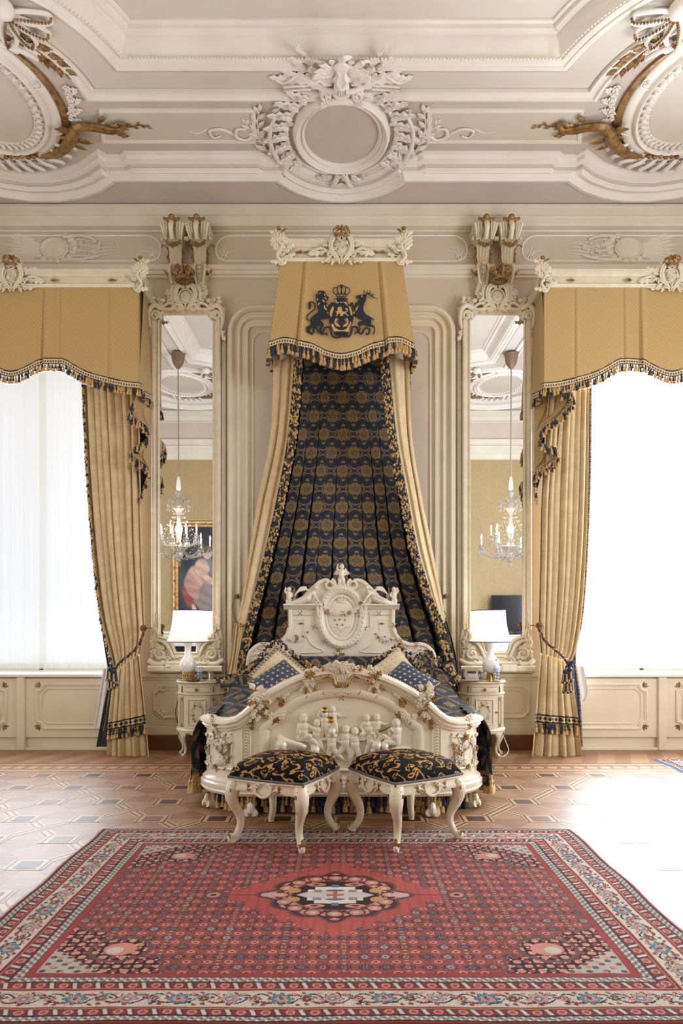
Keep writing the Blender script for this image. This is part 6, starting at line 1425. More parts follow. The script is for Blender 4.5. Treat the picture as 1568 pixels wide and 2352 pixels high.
# flower clusters, garlands, wreaths
def fo(s, z): # local frame on the board at (s, z)
    x, y, nx, ny = plan(s); return frame((x, y, z), (-ny, nx, 0), (0, 0, 1), (nx, ny, 0))
rg = random.Random(4)
for s in (-1, 1):
    for nm, (q, z, R, n, r, g_) in {'a': (.60, .86, .065, 16, .034, .3), 'b': (.235, 1.03, .05, 12, .032, .35)}.items():
        c = MB().at(fo(s*q, z)); cluster(c, 0, 0, R, n, r, (0, 1), .03, rg, 1.1, g_); cluster(c, 0, -R, R*.7, 8, r*.8, (0, 1), .02, rg, 1, g_+.1)
        for k in range(4): leaf(c, s*.01, -R*1.2, -PI/2+(k-1.5)*.5, .09, .02, 1 if k % 2 else 0, .2, w=.02)
        if nm == 'a':
            cluster(c, -s*.0, .03, .04, 6, .036, (0, 0), .055, rg, 1, 0); cluster(c, s*.02, -.12, .035, 6, .026, (0, 1), .02, rg, 1.3, .4)
            for k in range(3): flower(c, s*.045, -.16-.03*k, .02, 1, 1, .01)
            for k in range(6): cluster(c, -s*(.05+.028*k), -.10-.022*abs(k-3)*0-.05*math.sin(k*.6), .02, 2, .026, (0, 1), .01, rg, 1, .15)
            cluster(c, -s*.16, -.04, .02, 4, .024, (1, 1), .015, rg); 
            for k in range(3): leaf(c, -s*.17, -.02+.02*k, PI/2-(-s)*(.7-.2*k), .12, .022, 0, .2, w=.01)
        else: mb2 = c.tube([(-s*.10, -.01, .02), (-s*.105, .03, .05), (-s*.095, .06, .04)], .010, 6, 1)
        c.build('flower_cluster', [IV, GR], bed, True, 60)
    # wing top drop, wreath and swag
    c = MB().at(fo(s*.94, .62)); cluster(c, 0, .06, .028, 6, .026, (0, 1), .03, rg, 1.3, .25); cluster(c, 0, .0, .025, 5, .022, (0, 1), .02, rg, 1.3, .2); cluster(c, -s*.02, -.05, .03, 5, .022, (0, 1), .01, rg, .6, .6)
    c.build('flower_drop', [IV, GR], bed, True, 60)
    c = MB()
    for k in range(26):
        a = 2*PI*k/26; c.at(fo(s*(.985+.088*math.cos(a)), .43+.10*math.sin(a))); cluster(c, 0, 0, .012, 2, .021, (0, 0), .004, rg, 1, 0)
    for q, z in ((.90, .50), (.885, .40), (1.0, .52)): c.at(fo(s*q, z)); cluster(c, 0, 0, .03, 6, .024, (0, 0), .01, rg, 1, 0); leaf(c, 0, 0, PI/2+s*.6, .07, .016, 0, 0); leaf(c, 0, 0, PI+s*.3 if s > 0 else .3, .07, .016, 0, 0)
    for a in (.3, 2.6, 4.2): c.at(fo(s*(.985+.088*math.cos(a)), .43+.10*math.sin(a))); flower(c, 0, 0, .024, 1, 1, .02)
    c.at(fo(s*1.0, .545)); flower(c, 0, 0, .02, 1, 1, .01); leaf(c, .0, 0, .3, .05, .012, 1); leaf(c, 0, 0, PI-.3, .05, .012, 1)
    c.build('wreath', [IV, GR], bed, True, 60)
    c = MB(); beads(c, cr([fpt(s*.905, .455, .012), fpt(s*.86, .44, .02), fpt(s*.825, .47, .014)], 8), .008, 0, 6); c.at(fo(s*.82, .50)); cluster(c, 0, 0, .02, 7, .014, (0, 0), .01, rg, 1.2)
    c.T = Matrix.Identity(4); beads(c, [fpt(s*.822, .48, .012), fpt(s*.822, .40, .012), fpt(s*.828, .375, .012)], .009, 0, 6)
    for q, z in ((.80, .52), (.80, .42), (.545, .47)): c.at(fo(s*q, z)); c.tube([(-.010, -.014, .014), (.010, .014, .014)], .0045, 4)
    for q, z in ((.84, .583), (.95, .566), (1.05, .556), (.93, .335), (1.03, .335), (.85, .335), (.43, .745), (.49, .672), (.25, .865), (.13, .895)): c.at(fo(s*q, z)); c.tube([(-.008, -.010, .020), (.008, .010, .020)], .0055, 4)
    c.build('gilt_swag', GR, bed, True, 60)
c = MB().at(fo(0, 1.07)); cluster(c, 0, .0, .13, 34, .032, (0, 1), .035, rg, .22, .12); cluster(c, 0, .01, .09, 16, .03, (0, 1), .055, rg, .3, .15)
for k in range(8): leaf(c, -.12+.034*k, -.02, -PI/2+(k-3.5)*.35, .07, .02, 0, 0, w=.04)
c.prism([(-.075, -.03), (.075, -.03), (.04, -.10), (-.04, -.10)], .02, .055)
for k in range(6): c.tube([(-.06+.02*k, -.03, .058), (-.045+.02*k, -.095, .058)], .003, 4); c.tube([(.06-.02*k, -.03, .058), (.045-.02*k, -.095, .058)], .003, 4)
c.build('flower_basket', [IV, GR], bed, True, 60)
c = MB().at(fo(0, .97))
for s in (-1, 1):
    curve(c, [(0, -.02, .06), (s*.04, -.02, .07), (s*.055, .02, .07), (s*.09, .045, .06), (s*.13, .03, .05)], .014, .008, 0); scroll(c, s*.05, .0, .018, 0, 1.2, s, .006, 0, .06)
    beads(c, cr([(s*.015, -.075, .015), (s*.05, -.085, .015), (s*.085, -.075, .015), (s*.13, -.09, .015)], 8), .008, 0, 6)
beads(c, [(-.04, -.028, .07), (.04, -.028, .07)], .011, 0, 6); xribbon(c, 0, -.068, .016, 0, 0, .015); xribbon(c, 0, -.115, .022, 0, 0, .02)
c.build('gilt_cartouche', GR, bed, True, 60)
# relief of dancing putti on the centre panel: placed in panel pixels (px, py)
def rel(x, y): d_ = FYc; return ((x-784)*d_/F, CZ+(HZ-y)*d_/F)
def putto(x, y, s, pose, mir, name='cherub_figure', lab=None, vox=.0038):
    q = rel(x, y); mb = MB().at(frame((0, FYc-.0, 0), (1, 0, 0), (0, 0, 1), (0, -.66, 0))); figure(mb, (q[0], q[1]-.005, -.01), s*.98, cherub(0, 0, s, pose, mir), 1.02)
    mb.build(name, IV, bed, True, remesh=vox, smoothit=1, label=lab)
S_ = .066
putto(696, 1690, .072, 'lean', 1, 'bearded_figure', 'bearded figure leaning forward in the relief')
putto(727, 1695, .062, 'stand', 1); putto(745, 1672, .058, 'up', 1, lab='cherub raising a gilt cymbal'); putto(764, 1660, .056, 'stand', -1)
putto(762, 1718, .064, 'dance', -1); putto(793, 1712, .066, 'dance', 1); putto(814, 1717, .066, 'stand', 1); putto(851, 1710, .06, 'stand', -1)
putto(843, 1680, .056, 'sit', -1); putto(864, 1680, .058, 'stand', 1); putto(908, 1700, .072, 'flute', 1, 'flute_player', 'seated flute player in the relief')
for (x, y, r) in ((648, 1710, .05), (724, 1722, .038), (865, 1712, .04), (882, 1714, .034), (763, 1680, .032)):
    q = rel(x, y); mb = MB().at(FR(q[0], FYc, q[1])); mb.ell((0, 0, .03), (r*.75, r*.9, r*.9), 12)
    for i in range(18): a = 2.4*i; h = 1-i/18; mb.ell((r*.8*math.cos(a)*(1-h*h*.5), r*.85*h, .03+r*.5*math.sin(a)), r*.25, 6)
    mb.ell((0, -r*.9, .02), (r*1.3, r*.6, r*.6), 10); mb.build('cherub_head', IV, bed, True, remesh=.006, smoothit=1)
mb = MB().at(FR(0, FYc, 0))
for k in range(7):
    a = rel(640+6*k, 1690+3*k); b = rel(660+7*k, 1716); mb.tube(cr([(a[0], a[1], .01), ((a[0]+b[0])/2, (a[1]+b[1])/2+.01, .035), (b[0], b[1], .02)], 4), [.02]*9, 7)
q = rel(668, 1712); mb.ell((q[0], q[1], .015), (.11, .035, .03), 10)
q = rel(920, 1722); mb.ell((q[0], q[1], .015), (.09, .03, .03), 10)
mb.build('carved_drapery', IV, bed, True, remesh=.008, smoothit=2)
g = MB()
for x, y, r in ((746, 1630, .021), (759, 1652, .024)):
    q = rel(x, y); g.at(frame((q[0], FYc-.06, q[1]), (1, 0, 0), (0, .4, .9), (0, -.9, .4))); g.lathe([(0, 0), (r*.5, .002), (r, .012), (r*1.05, .016), (r*.95, .014), (0, .006)], 18)
a = rel(868, 1676); b = rel(895, 1667); g.T = Matrix.Identity(4); g.tube([(a[0], FYc-.07, a[1]), (b[0], FYc-.055, b[1])], [.012, .006], 8)
g.build('gilt_instrument', M['brass'], bed)
# ---- legs, rails
def scroll_leg(x, y, z1, r, ang, name='leg'):
    mb = MB().at(rotz(ang, (x, y, 0)))
    mb.lathe([(0, .0), (r*.9, .0), (r, .02), (r*.8, .035), (r*.55, .06), (r*.55, z1*.75), (r*.9, z1-.01), (r*.95, z1+.02)], 14)
    for e in (-1, 1): mb.tube([(e*r*.5, -r*.7, .03), (e*r*.5, -r*1.2, .035)], .026, 10)
    mb.ell((0, -r*.9, .05), (r*.5, r*.6, .06), 8)
    o = mb.build(name, IV, bed); g = MB().at(rotz(ang, (x, y, 0))); leaf_T = g.T.copy()
    g.T = leaf_T @ frame((0, -r*.78, z1*.6), (1, 0, 0), (0, 0, 1), (0, -1, 0)); leaf(g, 0, .05, -PI/2, .10, .03, 0, 0); leaf(g, 0, -.10, PI/2, .06, .02, 0, 0, w=.03); g.build('gilt_leaf', GR, o)
for s in (-1, 1):
    p = plan(s*(SM-.06)); scroll_leg(p[0]-s*.03, p[1]+.03, .16, .05, s*.8)
    scroll_leg(s*.655, FYc+.03, .17, .055, 0)
    mb = MB(); mb.b2(s*.98, s*1.03, 5.35, 7.05, .16, .42); mb.build('side_rail', IV, bed, False, bevel=.01)
    mb = MB(); mb.b2(s*.93, s*1.0, 7.0, 7.08, 0, .32); mb.build('leg', IV, bed, False, bevel=.008)
mb = MB(); mb.b2(-.97, .97, 5.05, 7.02, .30, .52); mb.build('mattress', mat('white_ticking', rgb(225, 220, 210), .8), bed, False, bevel=.04)
# ---- bed skirt with tassels, bedspread, cushions
t = thing('bed_skirt', 'navy and gold bed skirt with tassel fringe under the footboard', 'bed skirt', (0, 5.2, 0))
pth = [fpt(s, .26, -.10) for s in np.linspace(-SM, SM, 200)]; pth = [(-1.02, 7.0, .26)]+pth+[(1.02, 7.0, .26)]
Pp = np.array(cr(pth, 2)); nn = len(Pp); rows = []
for z in np.linspace(.26, .03, 8):
    rows.append([(p[0]*(1+.01*math.sin(i*.8)), p[1]+.012*math.sin(i*.9), z) for i, p in enumerate(Pp)])
mb = MB(); mb.grid(rows); dl = np.r_[0, np.cumsum(np.linalg.norm(np.diff(Pp, axis=0), axis=1))]; U, V = np.meshgrid(dl, np.linspace(0, .23, 8)); mb.uv = np.stack([U.ravel(), V.ravel()], 1); mb.col = c_damask(None, None, U, V).reshape(-1, 3)
mb.build('cloth', M['damask'], t)
P2 = [np.array((p[0], p[1]-.015, .125)) for p in Pp]; fringe('tassel_fringe', P2, t, .045, .085, k=1.2, rng=random.Random(1)); fringe('tassel_fringe', [p+np.array((0, 0, .06)) for p in P2], t, .03, .03, k=1.2, rng=random.Random(2))
# bedspread
t = thing('bedspread', 'navy and gold damask bedspread with tasselled hem', 'bedspread', (0, 6.0, .6))
ny_, nx_ = 260, 420; yy = np.linspace(0, 1, ny_); xx = np.linspace(-1, 1, nx_); Xs, Ys = np.meshgrid(xx, yy)
Yw = 5.02+Ys*(7.05-5.02)
halfw = 1.045-.04*smooth(.35, 1.0, Ys)
ztop = .672+.17*smooth(.1, .85, Ys)+.015*np.sin(Xs*9+Ys*4)*np.exp(-((np.abs(Xs)-.5)/.4)**2)
flat = .80; A_ = np.abs(Xs)
xa = np.where(A_ < flat, A_/flat*halfw, halfw+.06*np.sin(np.clip((A_-flat)/(1-flat), 0, 1)*PI/2)*1.0)
drop = np.clip((A_-flat)/(1-flat), 0, 1)
zz = ztop-drop*(ztop-.22)-.02*smooth(.55, .8, A_)*(1-drop)
xa = xa+drop*(.02+.025*np.sin(Yw*16+2)+.015*np.sin(Yw*37))
# front corner: cloth swings round outside the footboard wing
front = np.exp(-((Yw-5.02)/.30)**2); xa = xa+drop*front*.03
Yq = Yw+drop*front*.05
yclip = np.array([plan(x*1.0/1.0)[1] if abs(x) < SM else 5.3 for x in (np.sign(Xs[0])*np.minimum(xa[0], 1.05))])
Y2 = np.maximum(Yq, 0)
# keep the cloth behind the curved footboard
pl = [plan(s) for s in np.linspace(0, SM, 60)]; plx = [p[0] for p in pl]; ply = [p[1]+.105 for p in pl]
lim = np.interp(np.minimum(xa, 1.02), plx, ply); lim = np.where(drop > .02, 5.26, lim); 
Y2 = lim+(7.05-lim)*Ys
mb = MB(); mb.grid(np.stack([np.sign(Xs)*xa, Y2, zz], -1)); U = np.sign(Xs)*(xa+drop*.5); mb.uv = np.stack([U.ravel(), Y2.ravel()], 1); mb.col = np.where(dam(U+.09, Y2*1.0, .40, .46)[..., None], DGOLD*1.02, NAVY).reshape(-1, 3)
sp_ = mb.build('cloth', M['damask'], t, True, 180)
for s in (0, -1):
    hem = np.stack([np.sign(Xs)*xa, Y2, zz], -1)[:, s]; fringe('tassel_fringe', list(hem[::4]), t, .03, .10, k=1.0, rng=random.Random(7)); 
# draped front fold hanging beside each wing of the footboard
for k, s in enumerate((-1, 1)):
    X0 = s*1.06; L_ = [(s*.99, 5.32, .685), (s*1.06, 5.26, .67), (s*1.12, 5.24, .55), (s*1.13, 5.24, .42), (s*1.12, 5.24, .22)]; R_ = [(s*1.0, 5.9, .70), (s*1.10, 5.85, .68), (s*1.16, 5.75, .55), (s*1.17, 5.7, .42), (s*1.16, 5.7, .22)]
    a, b = (R_, L_) if s < 0 else (L_, R_)
    _, Pt = drape('corner_fold', a, b, 4, .035, 120, 160, M['damask'], t, lambda S, T, U, V: np.where(dam(U, V, .36, .42)[..., None], DGOLD, NAVY*1.2), 1.6, 50+k, N=(s, 0, 0), amp_t=([0, .3, 1], [.3, .8, 1]))
    fringe('tassel_fringe', list(Pt[-1][::5]), t, .026, .11, k=1.0, rng=random.Random(8+k), off=(0, 0, .01)); fringe('tassel_fringe', list(Pt[-6][::5]), t, .022, .04, k=1.4, rng=random.Random(18+k))
# bolster under damask
b = MB(); n = 90; rows = []
for i in range(n+1):
    t_ = i/n; x = lerp(-.97, .97, t_); r = .125*max(1-abs(2*t_-1)**8, 0)**.5+.004; rows.append([(x, 6.93-r*1.0*math.cos(a), .90+r*1.2*math.sin(a)) for a in np.linspace(-PI, PI, 48)])
b.grid(rows); U, V = np.meshgrid(np.linspace(0, .9, 48), np.linspace(0, 2, n+1)); b.uv = np.stack([V.ravel(), U.ravel()], 1); 
b = MB(); rows = []; n = 320
for i in range(n+1):
    t_ = i/n; x = lerp(-.97, .97, t_); r = .125*max(1-abs(2*t_-1)**8, 0)**.5+.004; rows.append([(x, 6.93-r*1.0*math.cos(a), .90+r*1.2*math.sin(a)) for a in np.linspace(-PI, PI, 160)])
b.grid(rows); U, V = np.meshgrid(np.linspace(0, .9, 160), np.linspace(0, 2, n+1)); b.uv = np.stack([V.ravel(), U.ravel()], 1); b.col = np.where(dam(V+.17, U+.1, .36, .42)[..., None], DGOLD, NAVY).reshape(-1, 3)
tag(b.build('bolster', M['damask'], None, True, 180), 'long navy and gold damask bolster against the headboard', 'bolster')
def cushion(name, label, pos, size, th, rot, colf, matl, piping=None, group=None, fr=True, n=120, two=False):
    """soft square cushion; rot = Matrix"""
    t = thing(name, label, 'cushion', pos, 0, group); u = np.linspace(-1, 1, n); Ug, Vg = np.meshgrid(u, u)
    pin = 1-.07*(1-np.abs(Vg)**2)*np.abs(Ug)**3; pin2 = 1-.07*(1-np.abs(Ug)**2)*np.abs(Vg)**3
    H = th*((1-np.abs(Ug)**2.6)*(1-np.abs(Vg)**2.6))**.45; H = H*(1+.05*np.sin(Ug*7+Vg*3))
    T = Matrix.Translation(pos) @ rot; mb = MB().at(T)
    mb.grid(np.stack([Ug*size*pin, Vg*size*pin2, H], -1)); mb.grid(np.stack([Ug*size*pin, Vg*size*pin2, -H], -1)[::-1])
    uv = np.stack([(Ug*size).ravel(), (Vg*size).ravel()], 1); mb.uv = np.r_[uv, uv.reshape(n, n, 2)[::-1].reshape(-1, 2)]
    c = colf(Ug*size, Vg*size, Ug, Vg); mb.col = np.r_[c.reshape(-1, 3), c[::-1].reshape(-1, 3)]
    mb.build('cover', matl, t, True, 180)
    e = np.linspace(-1, 1, 30); per = [(a, -1) for a in e]+[(1, a) for a in e[1:]]+[(a, 1) for a in e[::-1][1:]]+[(-1, a) for a in e[::-1][1:]]
    Pn = [np.array(T @ Vector((a*size*(1-.07*(1-abs(b)**2)*abs(a)**3), b*size*(1-.07*(1-abs(a)**2)*abs(b)**3), 0))) for a, b in per]
    if piping: q = MB(); q.tube(Pn, .008, 6, closed=True); q.build('piping', piping, t)
    if fr:
        rr = random.Random(int(size*1000)); out = [np.array(T @ Vector((a*(size+.03), b*(size+.03), .0))) for a, b in per]
        q = MB()
        for lay in range(3):
            acc = 0
            for a, b in zip(out[:-1], out[1:]):
                L_ = np.linalg.norm(b-a)
                while acc < L_:
                    p = a+(b-a)*acc/L_+np.array([rr.uniform(-.022, .022) for _ in range(3)]); m_ = 0 if rr.random() < .5 else 1
                    for _ in range(3): q.ell(p+np.array([rr.uniform(-.009, .009) for _ in range(3)]), rr.uniform(.007, .012), 5, m_)
                    acc += .021
                acc -= L_
        o = q.build('pompom_fringe', [M['navy_fr'], M['gold_fr']], t); o['kind'] = 'stuff'
    return t
def fleur(c1, c2, st=.075):
    def f(x, y, U, V):
        xr = (x+y)*.7071; yr = (y-x)*.7071; i = np.round(yr/(st*.6)); xs = xr-(i % 2)*st*.5; u = (xs/st+.5) % 1-.5; v = yr/(st*.6)-i; u = u*st; v = v*st*.6
        # fleur-de-lis: centre petal, two side petals, band
        m = (np.hypot(u/.0045, (v-.003)/.012) < 1) | (np.hypot((np.abs(u)-.007)/.0042, (v-.001+.25*(np.abs(u)-.007))/.0075) < 1) | ((np.abs(v+.005) < .0016) & (np.abs(u) < .009)) | (np.hypot(u/.003, (v+.010)/.006) < 1)
        return np.where(m[..., None], np.array(c2), np.array(c1))
    return f
def leanrot(tilt, spin, yaw=0):    # cushion plane leaning back, spun by 45 deg
    return Matrix.Rotation(yaw, 4, 'Z') @ Matrix.Rotation(tilt, 4, 'X') @ Matrix.Rotation(spin, 4, 'Z')
M['cushion'] = attr_mat('woven_cushion_cloth', .6); BL = rgb(60, 66, 86); CR_ = rgb(226, 208, 176)
def bordered(c1, c2):
    f0 = fleur(c1, c2)
    def f(x, y, U, V):
        c = f0(x, y, U, V); e = np.maximum(np.abs(U), np.abs(V)); c = np.where(((e > .80) & (e < .94))[..., None], np.array(GOLDP), c); c = np.where(((np.abs(e-.80) < .012) | (np.abs(e-.94) < .012))[..., None], INK, c)
        a = np.where(np.abs(U) > np.abs(V), V, U); c = np.where(((np.abs((a*9) % 1-.5)*1.6+np.abs(e-.87)/.05 < .8))[..., None], INK, c); return c
    return f
cushion('cushion', 'large cream cushion with tasselled border leaning at the left', (-.60, 6.62, .80), .31, .08, leanrot(1.05, PI/4+.05, .12), bordered(CR_, rgb(200, 180, 140)), M['cushion'], None)
cushion('cushion', 'blue fleur-de-lis cushion resting in front at the left', (-.555, 6.36, .82), .225, .075, leanrot(.78, PI/4-.08, .1), fleur(BL, rgb(190, 176, 150)), M['cushion'], M['gold_fr'], fr=False)
cushion('cushion', 'navy and gold damask cushion lying low at the far left', (-.86, 6.55, .79), .20, .06, leanrot(.5, .5, .5), lambda x, y, U, V: np.where(dam(x, y, .3, .34)[..., None], DGOLD, NAVY), M['damask'])
cushion('cushion', 'large cream cushion with tasselled edge leaning at the right', (.50, 6.66, .78), .30, .08, leanrot(1.05, PI/4-.1, -.15), fleur(CR_, rgb(196, 184, 160)), M['cushion'], None)
cushion('cushion', 'blue fleur-de-lis cushion resting in front at the right', (.60, 6.38, .81), .225, .075, leanrot(.75, PI/4+.12, -.15), fleur(BL, rgb(190, 190, 190)), M['cushion'], M['gold_fr'], fr=False)
cushion('cushion', 'navy and gold damask cushion with pompom edge at the far right', (.80, 6.78, .82), .23, .06, leanrot(.9, .9, -.5), lambda x, y, U, V: np.where(dam(x, y, .3, .34)[..., None], DGOLD, NAVY), M['damask'])
# ================================================================== STOOLS
def swirl(x, y):
    x = np.asarray(x, float); y = np.asarray(y, float)
    xw = x+.012*np.sin(y*38+1)+.006*np.sin(y*90+x*50); yw = y+.012*np.sin(x*34+2)+.006*np.sin(x*85)
    best = np.full(x.shape, 9.); f = np.zeros(x.shape); rg = np.random.RandomState(5)
    for i in range(-3, 4):
        for j in range(-3, 4):
            cx, cy = i*.145+(j % 2)*.07+rg.uniform(-.015, .015), j*.125+rg.uniform(-.015, .015); h = 1 if (i+j) % 2 else -1
            dx, dy = xw-cx, yw-cy; r = np.hypot(dx, dy)+1e-4; th = np.arctan2(dy, dx)
            v = np.sin(th*h+3.6*np.log(r/.02)+i)+.35*np.sin(3*th*h-40*r)+.25*np.sin(th*7+i)
            v = v+.5*smooth(.045, .075, r)*np.sin(x*70+y*60+i)
            m = r < best; best = np.where(m, r, best); f = np.where(m, v, f)
    return (f > .50) & (f < 1.12)
def seat_col(x, y):
    return np.where(swirl(x, y)[..., None], np.array(rgb(186, 140, 78)), np.array(rgb(9, 13, 20)))
M['seat'] = attr_mat('cut_velvet_navy_on_gold', .7, sheen=0, spec=.15)
M['braid_bw'] = mat('twisted_grey_braid', rgb(120, 118, 112), .6, var=rgb(40, 42, 48), vs=180)
def cabriole(parent, ang, hs):
    """leg at the corner in direction ang from the stool centre; built in place"""
    c, s = math.cos(ang), math.sin(ang); R = hs*math.sqrt(2)
    def P(r, z): return (c*r, s*r, z)
    path = [(R-.015, .395), (R+.012, .34), (R+.020, .29), (R+.004, .235), (R-.030, .17), (R-.038, .11), (R-.018, .055), (R+.010, .018), (R+.02, .008)]
    rad = [.046, .048, .044, .035, .028, .024, .022, .020, .017]
    C = cr([P(r, z) for r, z in path], 5); rr = np.interp(np.linspace(0, 8, len(C)), range(9), rad)
    W0 = worldm(parent); mb = MB().at(W0); mb.tube(C, list(rr), 10); 
    # square upper block with shoulder curves along both aprons
    for q in (-1, 1):
        a2 = ang+q*PI*.75; mb.tube(cr([P(R-.02, .375), (c*(R-.02)+.05*math.cos(a2), s*(R-.02)+.05*math.sin(a2), .355), (c*(R-.02)+.10*math.cos(a2), s*(R-.02)+.10*math.sin(a2), .345)], 4), [.034, .03, .026, .022, .02, .018, .014, .012, .010], 8)
        # raised edge line down the leg
        off = (-s*q, c*q); mb.tube([(C[i][0]+off[0]*rr[i]*.75+c*.008, C[i][1]+off[1]*rr[i]*.75+s*.008, C[i][2]) for i in range(len(C))], .005, 5)
    mb.tube([P(R+.018, .0), P(R+.03, .012), P(R+.034, .028), P(R+.02, .036), P(R+.012, .026)], [.017, .018, .016, .013, .01], 8)
    mb.lathe([(.0, 0), (.018, 0), (.020, .02), (.012, .03), (0, .03)], 10, (c*(R+.012), s*(R+.012), 0))
    F_ = W0 @ frame(P(R+.022, .20), (-s, c, 0), (0, 0, 1), (c, s, 0)); mb.at(F_)
    curve(mb, [(-.02, .12, .015), (-.03, .04, .0), (0, .0, -.035), (.03, .04, .0), (.02, .12, .015)], .008, .008, 0); shell(mb, 0, .03, .03, PI/2, 2, 5, 0, w=-.02)
    leg = mb.build('leg', M['ivory_old'], parent, True, 50)
    g = MB().at(W0 @ frame(P(R+.032, .33), (-s, c, 0), (0, 0, 1), (c, s, 0)))
    for k in range(5): leaf(g, 0, -.025, PI/2+(k-2)*.42, .075, .016, 0, (k-2)*.15, w=.004, lob=2)
    leaf(g, 0, -.03, -PI/2, .05, .014, 0, 0, w=0); g.T = W0 @ frame(P(R+.032, .03), (-s, c, 0), (0, 0, 1), (c, s, 0)); leaf(g, 0, -.01, PI/2, .065, .02, 0, 0, w=.004); leaf(g, -.008, -.01, PI/2+.5, .04, .012, 0); leaf(g, .008, -.01, PI/2-.5, .04, .012, 0)
    g.build('gilt_leaf', M['gilt_dull'], leg, True, 60)
def stool(label, x, y, ang):
    t = thing('stool', label, 'stool', (x, y, .010), ang, 'upholstered stools at the foot of the bed'); hs = .235; W0 = worldm(t)
    n = 240; u = np.sin(np.linspace(-1, 1, n)*PI/2); u = np.sign(u)*(1-(1-np.abs(u))**1.25); U, V = np.meshgrid(u, u)
    def edge(U, V):   # serpentine plan: square with bowed sides
        b = 1+.045*(1-np.abs(V)**2)*(np.abs(U) >= np.abs(V))+.045*(1-np.abs(U)**2)*(np.abs(V) > np.abs(U))
        return b
    m = np.maximum(np.abs(U), np.abs(V)); bow_x = 1+.06*(1-V**2)*np.abs(U); bow_y = 1+.06*(1-U**2)*np.abs(V)
    X = U*.262*bow_x; Y = V*.262*bow_y; H = .092*((1-np.abs(U)**8)*(1-np.abs(V)**8))**.40+.034*(1-U**2)*(1-V**2)+.415
    side = smooth(.93, 1.0, m); H = H-.0*side
    mb = MB().at(W0); mb.grid(np.stack([X, Y, H], -1)); dr_ = np.maximum(.495-H, 0); ux = np.abs(U) >= np.abs(V); mb.col = seat_col(X+np.sign(U)*dr_*ux, Y+np.sign(V)*dr_*~ux).reshape(-1, 3); mb.uv = np.stack([X.ravel(), Y.ravel()], 1); mb.build('seat_cushion', M['seat'], t, True, 180)
    e = np.linspace(-1, 1, 24); per = [(a, -1) for a in e]+[(1, a) for a in e[1:]]+[(a, 1) for a in e[::-1][1:]]+[(-1, a) for a in e[::-1][1:-1]]
    Q = [(a*.264*(1+.06*(1-b*b)*abs(a)), b*.264*(1+.06*(1-a*a)*abs(b))) for a, b in per]
    mb = MB().at(W0); mb.tube([(a, b, .415) for a, b in Q], .009, 6, closed=True); mb.build('braid', M['braid_bw'], t)
    # apron
    mb = MB().at(W0); gl = MB()
    for k in range(4):
        Fk = W0 @ Matrix.Rotation(k*PI/2, 4, 'Z'); mb.at(Fk); rows = []; N = 60
        xs = np.linspace(-.262, .262, N+1)
        bow = .262+.0157*(1-(xs/.262)**2)
        low = .342-.035*np.exp(-(xs/.05)**2)+.012*np.cos(xs*60)*np.exp(-(xs/.16)**4)-.02*smooth(.15, .24, np.abs(xs))
        for z_, w_ in ((0, -.012), (0, .002), (.25, .006), (.5, -.004), (.8, -.002), (.86, .008), (1, .008), (1, -.02)):
            rows.append([(x_, -(b_+w_), lerp(l_, .408, z_)) for x_, b_, l_ in zip(xs, bow, low)])
        mb.grid(rows); mb.grid([[(x_, -(b_-.025), lerp(l_, .408, z_)) for x_, b_, l_ in zip(xs[::-1], bow[::-1], low[::-1])] for z_ in (0, 1)])
        mb.at(Fk @ frame((0, -.285, .36), (1, 0, 0), (0, 0, 1), (0, -1, 0)))
        curve(mb, [(-.055, .03, .0), (-.05, -.02, .006), (0, -.045, .008), (.05, -.02, .006), (.055, .03, .0)], .009, .009, 0); scroll(mb, -.04, .02, .016, 0, 1.1, 1, .005, 0, .004); scroll(mb, .04, .02, .016, PI, 1.1, -1, .005, 0, .004)
        for q in (-1, 1): curve(mb, [(q*.06, -.01, -.002), (q*.085, .005, .002), (q*.11, -.005, -.004)], .008, .004, 0)
        gl.at(mb.T.copy())
        for q in range(7): leaf(gl, -.03+.01*q, -.040+.004*abs(q-3), -PI/2+(q-3)*.2, .022, .007, 0, w=.004, lob=1)
        for q in (-1, 1): leaf(gl, q*.105, -.02, PI/2, .055, .014, 0, -q*.3, w=-.004, lob=2); leaf(gl, q*.075, -.01, PI/2+q*.6, .03, .009, 0, 0, w=.0)
    mb.build('apron', M['ivory_old'], t, True, 50, fix=False); gl.build('gilt_carving', M['gilt_dull'], t, True, 60)
    for k in range(4): cabriole(t, PI/4+k*PI/2, hs)
    return t
stool('gilded ivory stool with navy scroll velvet seat, left of the pair', -.366, 4.448, math.radians(66.2))
stool('gilded ivory stool with navy scroll velvet seat, right of the pair', .413, 4.48, math.radians(31.5))

